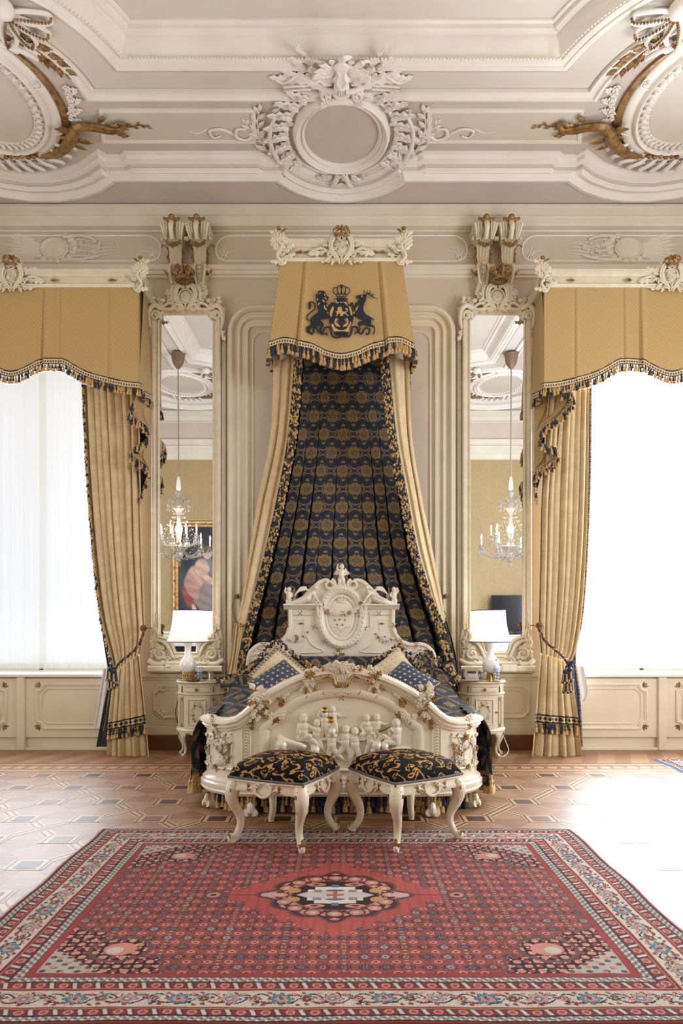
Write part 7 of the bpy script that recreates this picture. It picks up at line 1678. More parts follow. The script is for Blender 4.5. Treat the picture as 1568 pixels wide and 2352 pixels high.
# ================================================================== RUGS
RX0, RX1, RY0, RY1 = -1.61, 1.545, 2.36, 4.605
def rug_paint(x, y, hx, hy, blue=False):
    RED = rgb(166, 70, 62); DRED = rgb(128, 48, 50); NV = rgb(48, 44, 60); IVR = rgb(206, 192, 174); BLU = rgb(92, 122, 148); PK = rgb(212, 138, 116); BR = rgb(106, 74, 66); GY = rgb(150, 138, 134); OCH = rgb(206, 150, 86); BK = rgb(26, 24, 32)
    C = np.zeros(x.shape+(3,)); C[:] = RED if not blue else NV
    def put(m, c): C[m] = c
    ex, ey = hx-np.abs(x), hy-np.abs(y); bx, by = .40, .345; b = np.minimum(ex/bx, ey/by); horiz = (ey/by) < (ex/bx); a = np.where(horiz, x, y); bw = np.where(horiz, by, bx)
    def band(lo, hi): return (b >= lo) & (b < hi)
    rs = np.random.RandomState(3); nz = rs.rand(*x.shape)
    def vine(lo, hi, ground, per, seed=0):
        m = band(lo, hi); put(m, ground); c0 = (lo+hi)/2; v = (b-c0)/((hi-lo)/2); ph = 2*PI*a/per
        put(m & (np.abs(v-.55*np.sin(ph*2)) < .13), DRED); put(m & (np.abs(v+.6*np.sin(ph*2+1)) < .09), NV)
        for k, (off, r, c1, c2, c3) in enumerate(((0, .62, PK, BLU, IVR), (.5, .70, BLU, PK, DRED), (.25, .42, DRED, PK, NV), (.75, .42, BR, DRED, OCH))):
            u = ((a/per-off+.5) % 1-.5)*per/(bw*(hi-lo)/2); th = np.arctan2(v, u); r_ = np.hypot(u*.85, v)
            put(m & (r_ < r*(1+.18*np.cos(8*th))), NV if k < 2 else IVR); put(m & (r_ < r*(.88+.16*np.cos(8*th))), c1); put(m & (r_ < r*.5), c2); put(m & (r_ < r*.22), c3)
        for k in range(4):
            u = ((a/per*4-.5*k+.5) % 1-.5)*per/4/(bw*(hi-lo)/2); vv = v-(.66 if k % 2 else -.66)
            put(m & (np.hypot(u*2.2+vv*.8, vv*2.6) < .42), (DRED, BLU, BR, PK)[k])
        for k in range(6):
            u = ((a/per*3+.17*k+.5) % 1-.5)*per/3/(bw*(hi-lo)/2); vv = v-(-.75+.3*k); put(m & (np.hypot((u+vv*.5)*3.0, vv*3.4) < .5), (DRED, NV, PK, BR, BLU, DRED)[k])
        put(m & (nz < .08), ground); put(m & (nz > .97), BR)
    def tiles(lo, hi, per):
        m = band(lo, hi); put(m, DRED); v = (b-(lo+hi)/2)/((hi-lo)/2); u = (a/per) % 1
        put(m & (np.hypot((u-.3)/.2, v/.75) < 1), PK if not blue else BLU); put(m & (np.hypot((u-.3)/.12, v/.45) < 1), RED); put(m & (np.abs((u-.78)+v*.10) < .09) & (np.abs(v) < .85), IVR)
        put(m & (np.abs(np.abs(u-.78+v*.10)-.12) < .03), NV)
    def fine(lo, hi): 
        m = band(lo, hi); put(m, GY); put(m & (np.sin(2*PI*a/.034)*np.sin((b-lo)/(hi-lo)*2*PI) > .2), IVR); put(m & (np.sin(2*PI*a/.034+1.7)*np.cos((b-lo)/(hi-lo)*2*PI) > .45), BR)
    put(band(0, .05), rgb(160, 44, 44) if not blue else BLU); put(band(.05, .07), BK); fine(.07, .145); put(band(.145, .16), NV); tiles(.16, .275, .088); put(band(.275, .285), PK); put(band(.285, .31), DRED); put(band(.31, .32), PK)
    vine(.32, .62, IVR, .38); put(band(.62, .63), PK); put(band(.63, .66), DRED); put(band(.66, .67), PK); tiles(.67, .80, .088); put(band(.80, .815), NV); fine(.815, .91); put(band(.91, .925), BR); put(band(.925, 1.0), rgb(168, 48, 46))
    put(band(.985, 1.0), BR)
    F_ = b >= 1.0; fx, fy = hx-bx, hy-by
    put(F_, RED)
    # herati repeat
    p = .086; u = (x/p) % 1-.5; v = (y/p) % 1-.5; i = np.floor(x/p).astype(int); j = np.floor(y/p).astype(int); r = np.hypot(u, v); th = np.arctan2(v, u)
    put(F_ & (nz < .10), DRED); put(F_ & (np.abs(np.abs(u)+np.abs(v)-.46) < .045), BR)
    u2 = (x/p+.5) % 1-.5; v2 = (y/p+.5) % 1-.5; r2 = np.hypot(u2, v2)
    put(F_ & (np.hypot(u2/.27, v2/.22) < 1+.2*np.cos(6*np.arctan2(v2, u2))), DRED); put(F_ & (np.hypot(u2/.22, v2/.17) < 1), PK); put(F_ & (np.hypot(u2/.10, v2/.08) < 1), DRED)
    put(F_ & (r < .25*(1+.22*np.cos(8*th))), NV); hs_ = (np.sin(i*12.9+j*78.2)*43758.5) % 1; wh = hs_ < .22; put(F_ & (r < .18*(1+.2*np.cos(8*th))) & wh, rgb(160, 160, 166)); put(F_ & (r < .16) & (hs_ > .22) & (hs_ < .55), rgb(90, 108, 128)); put(F_ & (r < .16) & (hs_ >= .55), rgb(190, 120, 106)); put(F_ & (r < .07), DRED)
    for sx, sy in ((.30, .0), (-.30, .0)): put(F_ & (np.hypot((u-sx)/.045, (v-sy)/.17) < 1), NV)
    for sx, sy in ((0, .34), (0, -.34)): put(F_ & (np.hypot((u-sx)/.10, (v-sy)/.07) < 1) & ((i % 3) == 0), OCH)
    put(F_ & (nz > .985), PK)
    # plain ground round the medallion
    ax, ay = np.abs(x), np.abs(y); q = ax/.60+ay/.47; stepn = .04*np.sign(np.sin(ax*70))+.03*np.sign(np.sin(ay*80))
    put(F_ & (q+stepn < 1), rgb(188, 78, 66)); put(F_ & (q+stepn < 1) & (((x*260) % 1) < .25), rgb(176, 68, 60))
    th = np.arctan2(ay/.30, ax/.36); rr = np.hypot(ax/.36, ay/.30); sc = .90+.10*np.abs(np.cos(th*6))+.14*np.exp(-(th/.14)**2)+.10*np.exp(-((th-PI/2)/.12)**2)
    put(F_ & (rr < sc), BR); put(F_ & (rr < sc-.05), rgb(70, 34, 40)); put(F_ & (rr < sc-.10) & (np.sin(th*12)*np.sin(rr*30) > -.2), PK); put(F_ & (rr < sc-.10) & (np.sin(th*24+1)*np.sin(rr*44) > .45), DRED)
    tf = np.arctan2(y/.30, x/.36); kk = np.round(tf/(PI/8))*(PI/8); dd = np.hypot((rr-.76)*.33, (tf-kk)*.25); put(F_ & (rr < 1.1) & (dd < .040), rgb(60, 34, 40)); put(F_ & (rr < 1.1) & (dd < .032), PK); put(F_ & (rr < 1.1) & (dd < .014), IVR); put(F_ & (np.abs(rr-.60) < .03), BR); put(F_ & (rr < .60), BK); put(F_ & (np.hypot((ax-.21)/.035, (ay-.055)/.03) < 1), OCH); put(F_ & (np.hypot((ax-.10)/.05, (ay-.135)/.022) < 1), PK); put(F_ & (np.hypot((ax-.10)/.02, (ay-.135)/.01) < 1), DRED)
    put(F_ & (ax < .14) & (ay < .105) & ~((ax > .105) & (ay > .07)), rgb(226, 222, 214)); put(F_ & (ax+ay*1.6 < .20) & (ay < .06), rgb(210, 196, 190)); put(F_ & (np.hypot(ax/.05, (ay-.055)/.014) < 1), BLU); put(F_ & (np.abs(ax-.09) < .022) & (np.abs(ay-.05) < .016), GY); put(F_ & (ax < .045) & (ay < .014), rgb(206, 92, 62)); put(F_ & (ax < .010) & (ay < .045), rgb(206, 92, 62)); put(F_ & (ax < .018) & (np.abs(ay-.115) < .018), BLU)
    put(F_ & (np.hypot((ax-.33)/.05, ay/.03) < 1), rgb(210, 170, 160)); put(F_ & (np.hypot((ax-.62)/.055, ay/.05) < 1), BR); put(F_ & (np.hypot((ax-.62)/.035, ay/.03) < 1), PK); put(F_ & (ax > .38) & (ax < .57) & (ay < .006), DRED); put(F_ & (np.hypot((ax-.62)/.016, ay/.014) < 1), NV)
    # corner pieces
    cx, cy = fx-ax, fy-ay; q = cx/.58+cy/.46+.07*np.sin(cx*26)+.07*np.sin(cy*30+1); cm = F_ & (q < 1) & ~((cx > .16) & (cy > .13) & (np.hypot((cx-.30)/.12, (cy-.22)/.1) > 1) & (q > .78))
    cm |= F_ & (np.hypot((cx-.27)/.13, (cy-.20)/.11) < 1)
    put(cm, BR); inner = cm & (q < .94) | (F_ & (np.hypot((cx-.27)/.115, (cy-.20)/.095) < 1)); put(inner, BK)
    g1 = np.sin(cx*75+1)*np.sin(cy*85); put(inner & (g1 > .35), PK); put(inner & (g1 < -.55), rgb(170, 60, 56)); put(inner & (np.sin(cx*130)*np.sin(cy*120+1) > .75), IVR)
    put(F_ & (np.hypot((cx-.27)/.07, (cy-.20)/.055) < 1), PK); put(F_ & (np.hypot((cx-.25)/.035, (cy-.19)/.03) < 1), IVR); put(F_ & (np.abs(np.hypot((cx-.27)/.125, (cy-.20)/.105)-1) < .08), BR)
    iv = F_ & (cx/.26+cy/.20 < 1); put(iv, rgb(186, 180, 172)); put(iv & (np.sin(cx*90)*np.sin(cy*110) > .4), BR); put(iv & (np.sin(cx*60+2)*np.sin(cy*80+1) > .7), PK)
    # abrash and wear
    k_ = np.clip(F_*.14, 0, 1)[..., None]; C = C*(1-k_)+np.array(rgb(150, 78, 74))*k_; C *= np.array((.78, .80, .82)); C = C*.86+C.mean(-1, keepdims=True)*.14
    ab = 1+.05*np.sin(y*9+.4*np.sin(x*3))+.03*np.sin(x*40)+.06*(nz-.5)
    C *= ab[..., None]
    return C
M['rug'] = attr_mat('knotted_wool_pile', .9, sheen=0, bump=.35, bs=420, spec=.15)
def rug(name, label, x0, x1, y0, y1, st, blue=False, z=.009):
    t = thing(name, label, 'rug', ((x0+x1)/2, (y0+y1)/2, 0)); hx, hy = (x1-x0)/2, (y1-y0)/2
    nx, ny = int((x1-x0)/st), int((y1-y0)/st); xs, ys = np.linspace(-hx, hx, nx), np.linspace(-hy, hy, ny); X, Y = np.meshgrid(xs, ys)
    if not blue:
        C = rug_paint(X, Y, hx, hy)
    else: C = rug_paint(X, Y, hx, hy, True)
    Z = z*np.minimum(1, np.minimum((hx-np.abs(X)), (hy-np.abs(Y)))/.012+.05)+.0008*np.sin(X*31+Y*17)
    # edge slightly uneven
    Xw = X+.006*np.sin(Y*9)*smooth(.7, 1, np.abs(X)/hx); Yw = Y+.004*np.sin(X*7)*smooth(.7, 1, np.abs(Y)/hy)
    mb = MB(); mb.grid(np.stack([Xw+(x0+x1)/2, Yw+(y0+y1)/2, Z], -1)); mb.col = C.reshape(-1, 3); mb.uv = np.stack([X.ravel(), Y.ravel()], 1)
    mb.build('pile', M['rug'], t, False)
    fr = MB(); rg_ = random.Random(2)
    for s in (-1, 1):
        y = y0+.004
        while y < y1:
            xe = (x1 if s > 0 else x0)+.006*math.sin((y-(y0+y1)/2)*9)*s*s; l = rg_.uniform(.008, .022); dy = rg_.uniform(-.006, .006)
            fr.add([(xe, y-.003, .006), (xe, y+.003, .006), (xe+s*l, y+dy, .002)], [(0, 1, 2)]); y += .007
    o = fr.build('fringe', mat('wool_fringe', rgb(186, 150, 130) if not blue else rgb(70, 96, 130), .9), t, False); o['kind'] = 'stuff'
    return t
rug('persian_rug', 'red Persian rug with dark central medallion in front of the bed', RX0, RX1, RY0, RY1, .0036)
rug('persian_rug', 'blue edged rug corner on the parquet at the far right', 3.17, 4.9, 4.6, 6.95, .012, True)
# ================================================================== NIGHTSTANDS AND WHAT STANDS ON THEM
def glassm(name, tint=(1, 1, 1), op=.12):
    q = NT(name); t = q.t; tr = q.n('ShaderNodeBsdfTransparent'); tr.inputs[0].default_value = tint+(1,); gl = q.n('ShaderNodeBsdfGlossy'); gl.inputs['Roughness'].default_value = .04
    lw = q.n('ShaderNodeLayerWeight'); lw.inputs[0].default_value = .35; f = q.math('ADD', q.math('MULTIPLY', lw.outputs['Facing'], .55), op)
    mx = q.n('ShaderNodeMixShader'); q.l(f, mx.inputs[0]); q.l(tr.outputs[0], mx.inputs[1]); q.l(gl.outputs[0], mx.inputs[2]); q.l(mx.outputs[0], t.nodes['Material Output'].inputs[0]); return q.m
M['glass'] = glassm('clear_glass', (.93, .97, 1)); M['crystal'] = glassm('cut_crystal', (.97, .95, .9), .25)
q = NT('chandelier_crystal'); q.p.inputs['Base Color'].default_value = (.30, .28, .25, 1); q.p.inputs['Roughness'].default_value = .12; q.p.inputs['Specular IOR Level'].default_value = .7; q.p.inputs['Alpha'].default_value = .5; M['xtal'] = q.m
M['water'] = glassm('water', (.86, .92, .95), .05)
def nightstand(k, xc):
    side = ('left', 'right')[k]; yb = 7.44; hw, dp = .245, .40
    t = thing('nightstand', 'cream bow-fronted nightstand with wreath door, %s of the bed' % side, 'nightstand', (xc, 7.25, 0), 0, 'nightstands')
    A = np.linspace(0, PI, 121); bx = -hw*np.sign(np.cos(A))*np.abs(np.cos(A))**.72; by = -dp*np.sin(A)**.62
    d = np.r_[0, np.cumsum(np.hypot(np.diff(bx), np.diff(by)))]; L = d[-1]; d = d-L/2
    tx = np.gradient(bx, d); ty = np.gradient(by, d); ln = np.hypot(tx, ty); nxx, nyy = ty/ln, -tx/ln
    def P(s, z, w=0): return (xc+np.interp(s, d, bx)+np.interp(s, d, nxx)*w, yb+np.interp(s, d, by)+np.interp(s, d, nyy)*w, z)
    def fr(s, z, m=1):
        p = P(s, z); n = (np.interp(s, d, nxx), np.interp(s, d, nyy)); return frame(p, (-n[1]*m, n[0]*m, 0), (0, 0, 1), (n[0], n[1], 0))
    SL = np.linspace(-L/2, L/2, 90)
    def wall(mb, z0, z1, w=0, S=SL, rows=2): mb.grid([[P(s, z, w) for s in S] for z in np.linspace(z0, z1, rows)])
    def sw(mb, z, prof, S=SL): mb.grid(np.array([[P(s, z+a, w) for s in S] for a, w in prof]))
    def pth(mb, pts, prof, closed=True):
        n = len(pts); rows = []
        for i, (s, z) in enumerate(pts):
            a, b = pts[i-1 if closed or i else 0], pts[(i+1) % n if closed else min(i+1, n-1)]; tt = np.array((b[0]-a[0], b[1]-a[1])); tt /= np.linalg.norm(tt)+1e-9
            rows.append([P(s-tt[1]*q, z+tt[0]*q, w) for q, w in prof])
        if closed: rows.append(rows[0])
        mb.grid(np.transpose(np.array(rows), (1, 0, 2)))
    def rect(s0, s1, z0, z1, n=10): return [(s, z0) for s in np.linspace(s0, s1, n)]+[(s1, z) for z in np.linspace(z0, z1, n)[1:]]+[(s, z1) for s in np.linspace(s1, s0, n)[1:]]+[(s0, z) for z in np.linspace(z1, z0, n)[1:-1]]
    c = M['cream']
    mb = MB(); wall(mb, .265, .765); mb.add([P(s, .265) for s in SL], [tuple(range(90))]); mb.b2(xc-hw, xc+hw, yb-.03, yb, .265, .765); mb.build('body', c, t, True, 40)
    mb = MB(); PR = [(-.026, 0), (-.024, .012), (-.014, .022), (-.004, .028), (.004, .024), (.006, .015)]
    sw(mb, .782, PR); mb.add([P(s, .788, .015) for s in SL]+[], [tuple(range(90))])
    for s in np.linspace(-L/2, L/2, 60): mb.ell(P(s, .776, .022), .0075, 5)
    mb.build('top', c, t, True, 40)
    mb = MB(); mb.add([P(s, .7895, -.02) for s in SL], [tuple(range(90))]); mb.build('glass_top', mat('dark_glass_top', rgb(60, 56, 52), .08), t, False)
    mb = MB(); sw(mb, .655, [(-.012, 0), (-.008, .012), (0, .016), (.008, .012), (.012, 0)]); sw(mb, .745, [(-.006, 0), (0, .008), (.006, .006), (.012, .012), (.016, 0)]); sw(mb, .285, [(-.02, 0), (-.02, .018), (-.008, .026), (.004, .02), (.01, .008), (.016, 0)])
    for s in np.linspace(-L/2, L/2, 70): mb.tube([P(s-.005, .648, .014), P(s+.005, .662, .014)], .004, 4)
    # scalloped skirt
    rows = []
    for z_, w_ in ((1, .014), (.5, .02), (0, .01)): rows.append([P(s, lerp(.232-.018*math.cos(s*38)-.02*math.exp(-(s/.05)**2), .275, z_), w_) for s in SL])
    mb.grid(rows)
    for s in (-.13, 0, .13):
        mb.at(fr(s, .25)); shell(mb, 0, -.01, .025, -PI/2, 2.2, 5, 0, w=.015); mb.T = Matrix.Identity(4)
    for q in (-1, 1):
        for e in (.155, .185, .21): mb.grid([[P(q*e-.003, z, w) for z in (.31, .63)] for w in (0, .008)]); mb.grid([[P(q*e+.003, z, w) for z in (.31, .63)] for w in (.008, 0)])
        pth(mb, rect(q*.30-.05, q*.30+.05, .67, .735), [(-.004, 0), (0, .006), (.004, 0)]); pth(mb, rect(q*.30-.055, q*.30+.055, .32, .62), [(-.005, 0), (0, .008), (.005, 0)])
    mb.build('moulding', c, t, True, 40)
    dr = MB(); S = np.linspace(-.135, .135, 30)
    dr.grid([[P(s, z, w) for s in S] for z, w in ((.672, 0), (.672, .008), (.738, .008), (.738, 0))])
    for s in np.linspace(-.12, .12, 26): dr.tube([P(s, .726, .009), P(s+.006, .732, .012)], .0028, 4); dr.tube([P(s, .68, .009), P(s+.006, .686, .012)], .0028, 4)
    drw = dr.build('drawer', c, t, True, 40); kb = MB().at(fr(0, .704)); kb.lathe([(.006, 0), (.006, .015), (.014, .02), (.016, .028), (.010, .036), (0, .038)], 14); kb.build('knob', M['brass'], drw)
    dd = MB(); dd.grid([[P(s, z, w) for s in S] for z, w in ((.30, 0), (.30, .006), (.635, .006), (.635, 0))]); pth(dd, rect(-.085, .085, .345, .60), [(-.010, .006), (-.006, .014), (.0, .016), (.006, .012), (.010, .006)])
    door = dd.build('door', c, t, True, 40); kb = MB().at(fr(.12, .47)); kb.lathe([(.005, 0), (.005, .012), (.011, .016), (.012, .022), (0, .028)], 12); kb.build('knob', M['brass'], door)
    wr = MB(); rg_ = random.Random(9+k)
    for i in range(24):
        a = 2*PI*i/24; wr.at(fr(.052*math.cos(a), .465+.085*math.sin(a))); cluster(wr, 0, 0, .008, 2, .012, (0, 1), .007, rg_, 1, .03)
    for i in (3, 7, 14): a = 2*PI*i/22; wr.at(fr(.052*math.cos(a), .465+.085*math.sin(a))); wr.ell((0, 0, .02), .009, 7, 1)
    wr.at(fr(0, .56)); curve(wr, [(0, 0, .01), (.02, .02, .015), (.03, 0, .01), (0, -.005, .01)], .005, .005, 0); curve(wr, [(0, 0, .01), (-.02, .02, .015), (-.03, 0, .01), (0, -.005, .01)], .005, .005, 0)
    wr.build('carved_wreath', [c, M['gilt_red']], door, True, 60)
    g = MB()
    for q in (-1, 1):
        for z in (.60, .33): g.at(fr(q*.17, z)); xribbon(g, 0, 0, .018, 0, 0, .006)
        g.at(fr(q*.17, .705)); beads(g, [(0, -.03, .006), (0, .03, .006)], .007, 0, 5, .009)
    g.build('gilt_ornament', M['gilt_red'], t, True, 60)
    for i, (s, back) in enumerate(((-.16, 0), (.16, 0), (-.36, 1), (.36, 1))):
        mb = MB().at(fr(s, 0)); q_ = -.02 if not back else -.03
        C = cr([(0, .27, q_), (0, .235, q_+.012), (0, .17, q_+.010), (0, .10, q_-.015), (0, .05, q_-.012), (0, .018, q_+.008)], 5); mb.tube(C, list(np.interp(np.linspace(0, 5, len(C)), range(6), [.032, .03, .021, .015, .013, .014])), 8)
        mb.tube([(-.016, .018, q_+.012), (.016, .018, q_+.012)], .018, 10); leaf(mb, 0, .25, -PI/2, .09, .02, 0, 0, w=q_+.03)
        mb.build('leg', c, t)
    return t
nightstand(0, -1.49); nightstand(1, 1.475)
def shade_mat():
    q = NT('lit_white_lampshade'); t = q.t; tl = q.n('ShaderNodeBsdfTranslucent'); tl.inputs[0].default_value = (.95, .93, .9, 1); df = q.n('ShaderNodeBsdfDiffuse'); df.inputs[0].default_value = (.9, .9, .9, 1)
    em = q.n('ShaderNodeEmission'); em.inputs[0].default_value = (1, .97, .93, 1); em.inputs[1].default_value = .2
    m = q.n('ShaderNodeMixShader'); q.l(tl.outputs[0], m.inputs[1]); q.l(df.outputs[0], m.inputs[2]); a = q.n('ShaderNodeAddShader'); q.l(m.outputs[0], a.inputs[0]); q.l(em.outputs[0], a.inputs[1]); q.l(a.outputs[0], t.nodes['Material Output'].inputs[0]); return q.m
M['shade'] = shade_mat(); M['navy_trim'] = mat('navy_trim', rgb(30, 40, 80), .6)
def lamp(k, x, y):
    t = thing('table_lamp', 'white bottle-vase lamp with navy-edged shade, lit, on the %s nightstand' % ('left', 'right')[k], 'lamp', (x, y, .79), 0, 'bedside lamps')
    b = MB(); b.lathe([(.0, .865), (.045, .865), (.07, .885), (.083, .92), (.087, .955), (.080, .99), (.06, 1.02), (.043, 1.045), (.034, 1.08), (.033, 1.12), (.040, 1.17), (.052, 1.20), (.0, 1.20)], 36, (x, y, 0)); b.build('vase', M['porcelain'], t)
    f = MB(); f.lathe([(.0, .79), (.088, .79), (.09, .80), (.078, .81), (.066, .825), (.062, .85), (.055, .868), (0, .868)], 28, (x, y, 0))
    for i in range(16): a = 2*PI*i/16; f.ell((x+.076*math.cos(a), y+.076*math.sin(a), .812), (.012, .012, .014), 6); f.ell((x+.062*math.cos(a+.2), y+.062*math.sin(a+.2), .845), (.009, .009, .016), 6)
    f.build('foot', M['gilt'], t)
    s = MB(); n = 48; prof = [(.208, 1.195), (.190, 1.235), (.174, 1.29), (.160, 1.36), (.151, 1.44), (.146, 1.525)]
    sx = 1.06; s.lathe(prof, n, (x, y, 0), cap=False, sx=sx, sy=.86); s.build('lamp_shade', M['shade'], t)
    e = MB()
    for r, z in ((.209, 1.194), (.146, 1.526)): e.tube([(x+r*sx*math.cos(a), y+r*.86*math.sin(a), z) for a in np.linspace(0, 2*PI, 41)[:-1]], .0045, 6, closed=True)
    e.build('shade_trim', M['navy_trim'], t)
    r = MB(); r.tube([(x, y, 1.19), (x, y, 1.33)], .008, 8); r.tube([(x, y, 1.50), (x+.15, y, 1.52)], .002, 4); r.tube([(x, y, 1.50), (x-.15, y, 1.52)], .002, 4); r.tube([(x, y, 1.33), (x, y, 1.5)], .002, 4); r.build('stem', M['brass'], t)
    bm = NT('lit_bulb'); bm.p.inputs['Emission Color'].default_value = (1, .86, .66, 1); bm.p.inputs['Emission Strength'].default_value = 12
    r = MB(); r.ell((x, y, 1.37), (.03, .03, .045), 12); r.build('bulb', bm.m, t)
    l = bpy.data.lights.new('bedside_bulb', 'POINT'); l.energy = 4; l.color = (1, .86, .68); l.shadow_soft_size = .06; o = bpy.data.objects.new('bedside_bulb', l); COL.objects.link(o); o.location = (x, y, 1.42)
lamp(0, -1.612, 7.17); lamp(1, 1.565, 7.17)
def tray(x, y, lab):
    mb = MB(); mb.lathe([(0, .7915), (.045, .7915), (.052, .796), (.050, .798), (.044, .794), (0, .794)], 24, (x, y, 0)); tag(mb.build('coaster', M['white'], None), lab, 'coaster')
def bottle(x, y, lab):
    t = thing('water_bottle', lab, 'bottle', (x, y, .798)); z = .799
    b = MB(); b.lathe([(.0, z), (.026, z), (.030, z+.006), (.030, z+.03), (.028, z+.035), (.030, z+.04), (.030, z+.07), (.028, z+.075), (.030, z+.08), (.030, z+.125), (.028, z+.15), (.016, z+.175), (.012, z+.19), (.012, z+.205)], 20, (x, y, 0), cap=False); b.build('body', M['glass'], t)
    b = MB(); b.lathe([(0, z+.002), (.026, z+.002), (.0275, z+.01), (.0275, z+.125), (0, z+.125)], 18, (x, y, 0)); b.build('water', M['water'], t)
    b = MB(); b.lathe([(.013, z+.200), (.014, z+.201), (.014, z+.218), (.012, z+.22), (0, z+.22)], 16, (x, y, 0)); b.build('cap', mat('pale_cap', rgb(215, 222, 228), .4), t)
    b = MB(); b.lathe([(.0303, z+.085), (.0305, z+.086), (.0305, z+.120), (.0303, z+.121)], 20, (x, y, 0), cap=False, a0=-PI*.95, a1=0); b.build('bottle_label', mat('pale_blue_label', rgb(190, 210, 226), .5), t)
def tumbler(x, y, lab):
    t = thing('tumbler', lab, 'glass', (x, y, .798)); z = .799; b = MB()
    n = 24; rows = []
    for i, q in enumerate(np.linspace(0, 1, 11)):
        rows.append([(x+(.030+.006*q)*(1+.045*((j+i) % 2)*(q < .9))*math.cos(2*PI*j/n), y+(.030+.006*q)*(1+.045*((j+i) % 2)*(q < .9))*math.sin(2*PI*j/n), z+.088*q) for j in range(n)])
    b.grid(rows, closed_u=True); b.lathe([(.033, z+.086), (.030, z+.02), (0, z+.016)], n, (x, y, 0), cap=False); b.lathe([(0, z), (.03, z)], n, (x, y, 0), cap=False); b.build('cut_glass', M['crystal'], t, False)
tray(-1.475, 7.10, 'white coaster under the water bottle on the left nightstand'); bottle(-1.475, 7.10, 'clear water bottle beside the lamp on the left nightstand'); tray(-1.365, 7.12, 'white coaster under the tumbler on the left nightstand'); tumbler(-1.365, 7.12, 'cut crystal tumbler on the left nightstand')
tray(1.605, 7.06, 'white coaster under the water bottle on the right nightstand'); bottle(1.605, 7.06, 'clear water bottle beside the lamp on the right nightstand'); tray(1.475, 7.08, 'white coaster under the tumbler on the right nightstand'); tumbler(1.475, 7.08, 'cut crystal tumbler beside the telephone')
# small brass dish by the left lamp foot, brass bell on the right
mb = MB(); mb.lathe([(0, .7905), (.05, .7905), (.062, .80), (.060, .802), (.048, .795), (0, .795)], 22, (-1.53, 7.06, 0), sx=1.2); tag(mb.build('dark_dish', M['black'], None), 'small dark dish in front of the left lamp', 'dish')
mb = MB(); mb.lathe([(0, .791), (.022, .791), (.020, .80), (.012, .82), (.015, .835), (.010, .848), (.0, .85)], 14, (1.535, 7.04, 0)); tag(mb.build('brass_bell', M['brass'], None), 'tiny brass bell between tumbler and bottle', 'bell')
# telephone
t = thing('telephone', 'grey push-button desk telephone on the right nightstand', 'telephone', (1.335, 7.12, .79)); T = Matrix.Translation((1.335, 7.10, .792)) @ Matrix.Rotation(-.15, 4, 'Z')
pm = mat('silver_grey_plastic', rgb(168, 158, 150), .4, metal=.2)
mb = MB().at(T); mb.add([(-.09, -.09, 0), (.09, -.09, 0), (.09, .09, 0), (-.09, .09, 0), (-.09, -.09, .012), (.09, -.09, .012), (.085, .07, .095), (-.085, .07, .095)], [(3, 2, 1, 0), (0, 1, 5, 4), (4, 5, 6, 7), (1, 2, 6, 5), (2, 3, 7, 6), (3, 0, 4, 7)]); mb.build('body', pm, t, False, bevel=.005)
sl = math.atan2(.083, .16); T2 = T @ Matrix.Translation((0, -.01, .056)) @ Matrix.Rotation(sl, 4, 'X')
mb = MB().at(T2); mb.tube([(-.065, -.08, .012), (-.068, -.05, .022), (-.068, .05, .022), (-.065, .08, .012)], [.018, .014, .014, .018], 8); mb.build('handset', mat('dark_handset', rgb(58, 54, 54), .4), t)
for j in range(4):
    for i in range(4): mb = MB().at(T2); mb.box((-.012+.022*i, -.045+.020*j, .004), (.016, .012, .006)); mb.build('key', mat('key_plastic', rgb(206, 200, 194), .5) if not (i or j) else bpy.data.materials['key_plastic'], t, False)
mb = MB().at(T2); mb.box((.02, .055, .003), (.09, .03, .004)); mb.build('display', M['black'], t, False)
mb = MB(); mb.tube(cr([(1.25, 7.15, .80), (1.215, 7.2, .79), (1.205, 7.32, .72), (1.205, 7.42, .5), (1.21, 7.45, .3)], 6), .004, 5); tag(mb.build('telephone_cable', M['black'], None), 'black cable dropping behind the right nightstand', 'cable')
mb = MB(); mb.tube(cr([(1.69, 7.4, .30), (1.74, 7.3, .16), (1.76, 7.2, .05), (1.70, 7.12, .006), (1.63, 7.12, .006)], 6), .005, 5); tag(mb.build('lamp_cable', M['white'], None), 'white lamp cable looping to the floor by the right nightstand', 'cable')
mb = MB(); mb.tube(cr([(-1.78, 7.44, .55), (-1.80, 7.42, .42), (-1.77, 7.40, .30), (-1.74, 7.40, .22)], 6), .004, 5); tag(mb.build('lamp_cable', M['black'], None), 'thin dark cable hanging beside the left nightstand', 'cable')

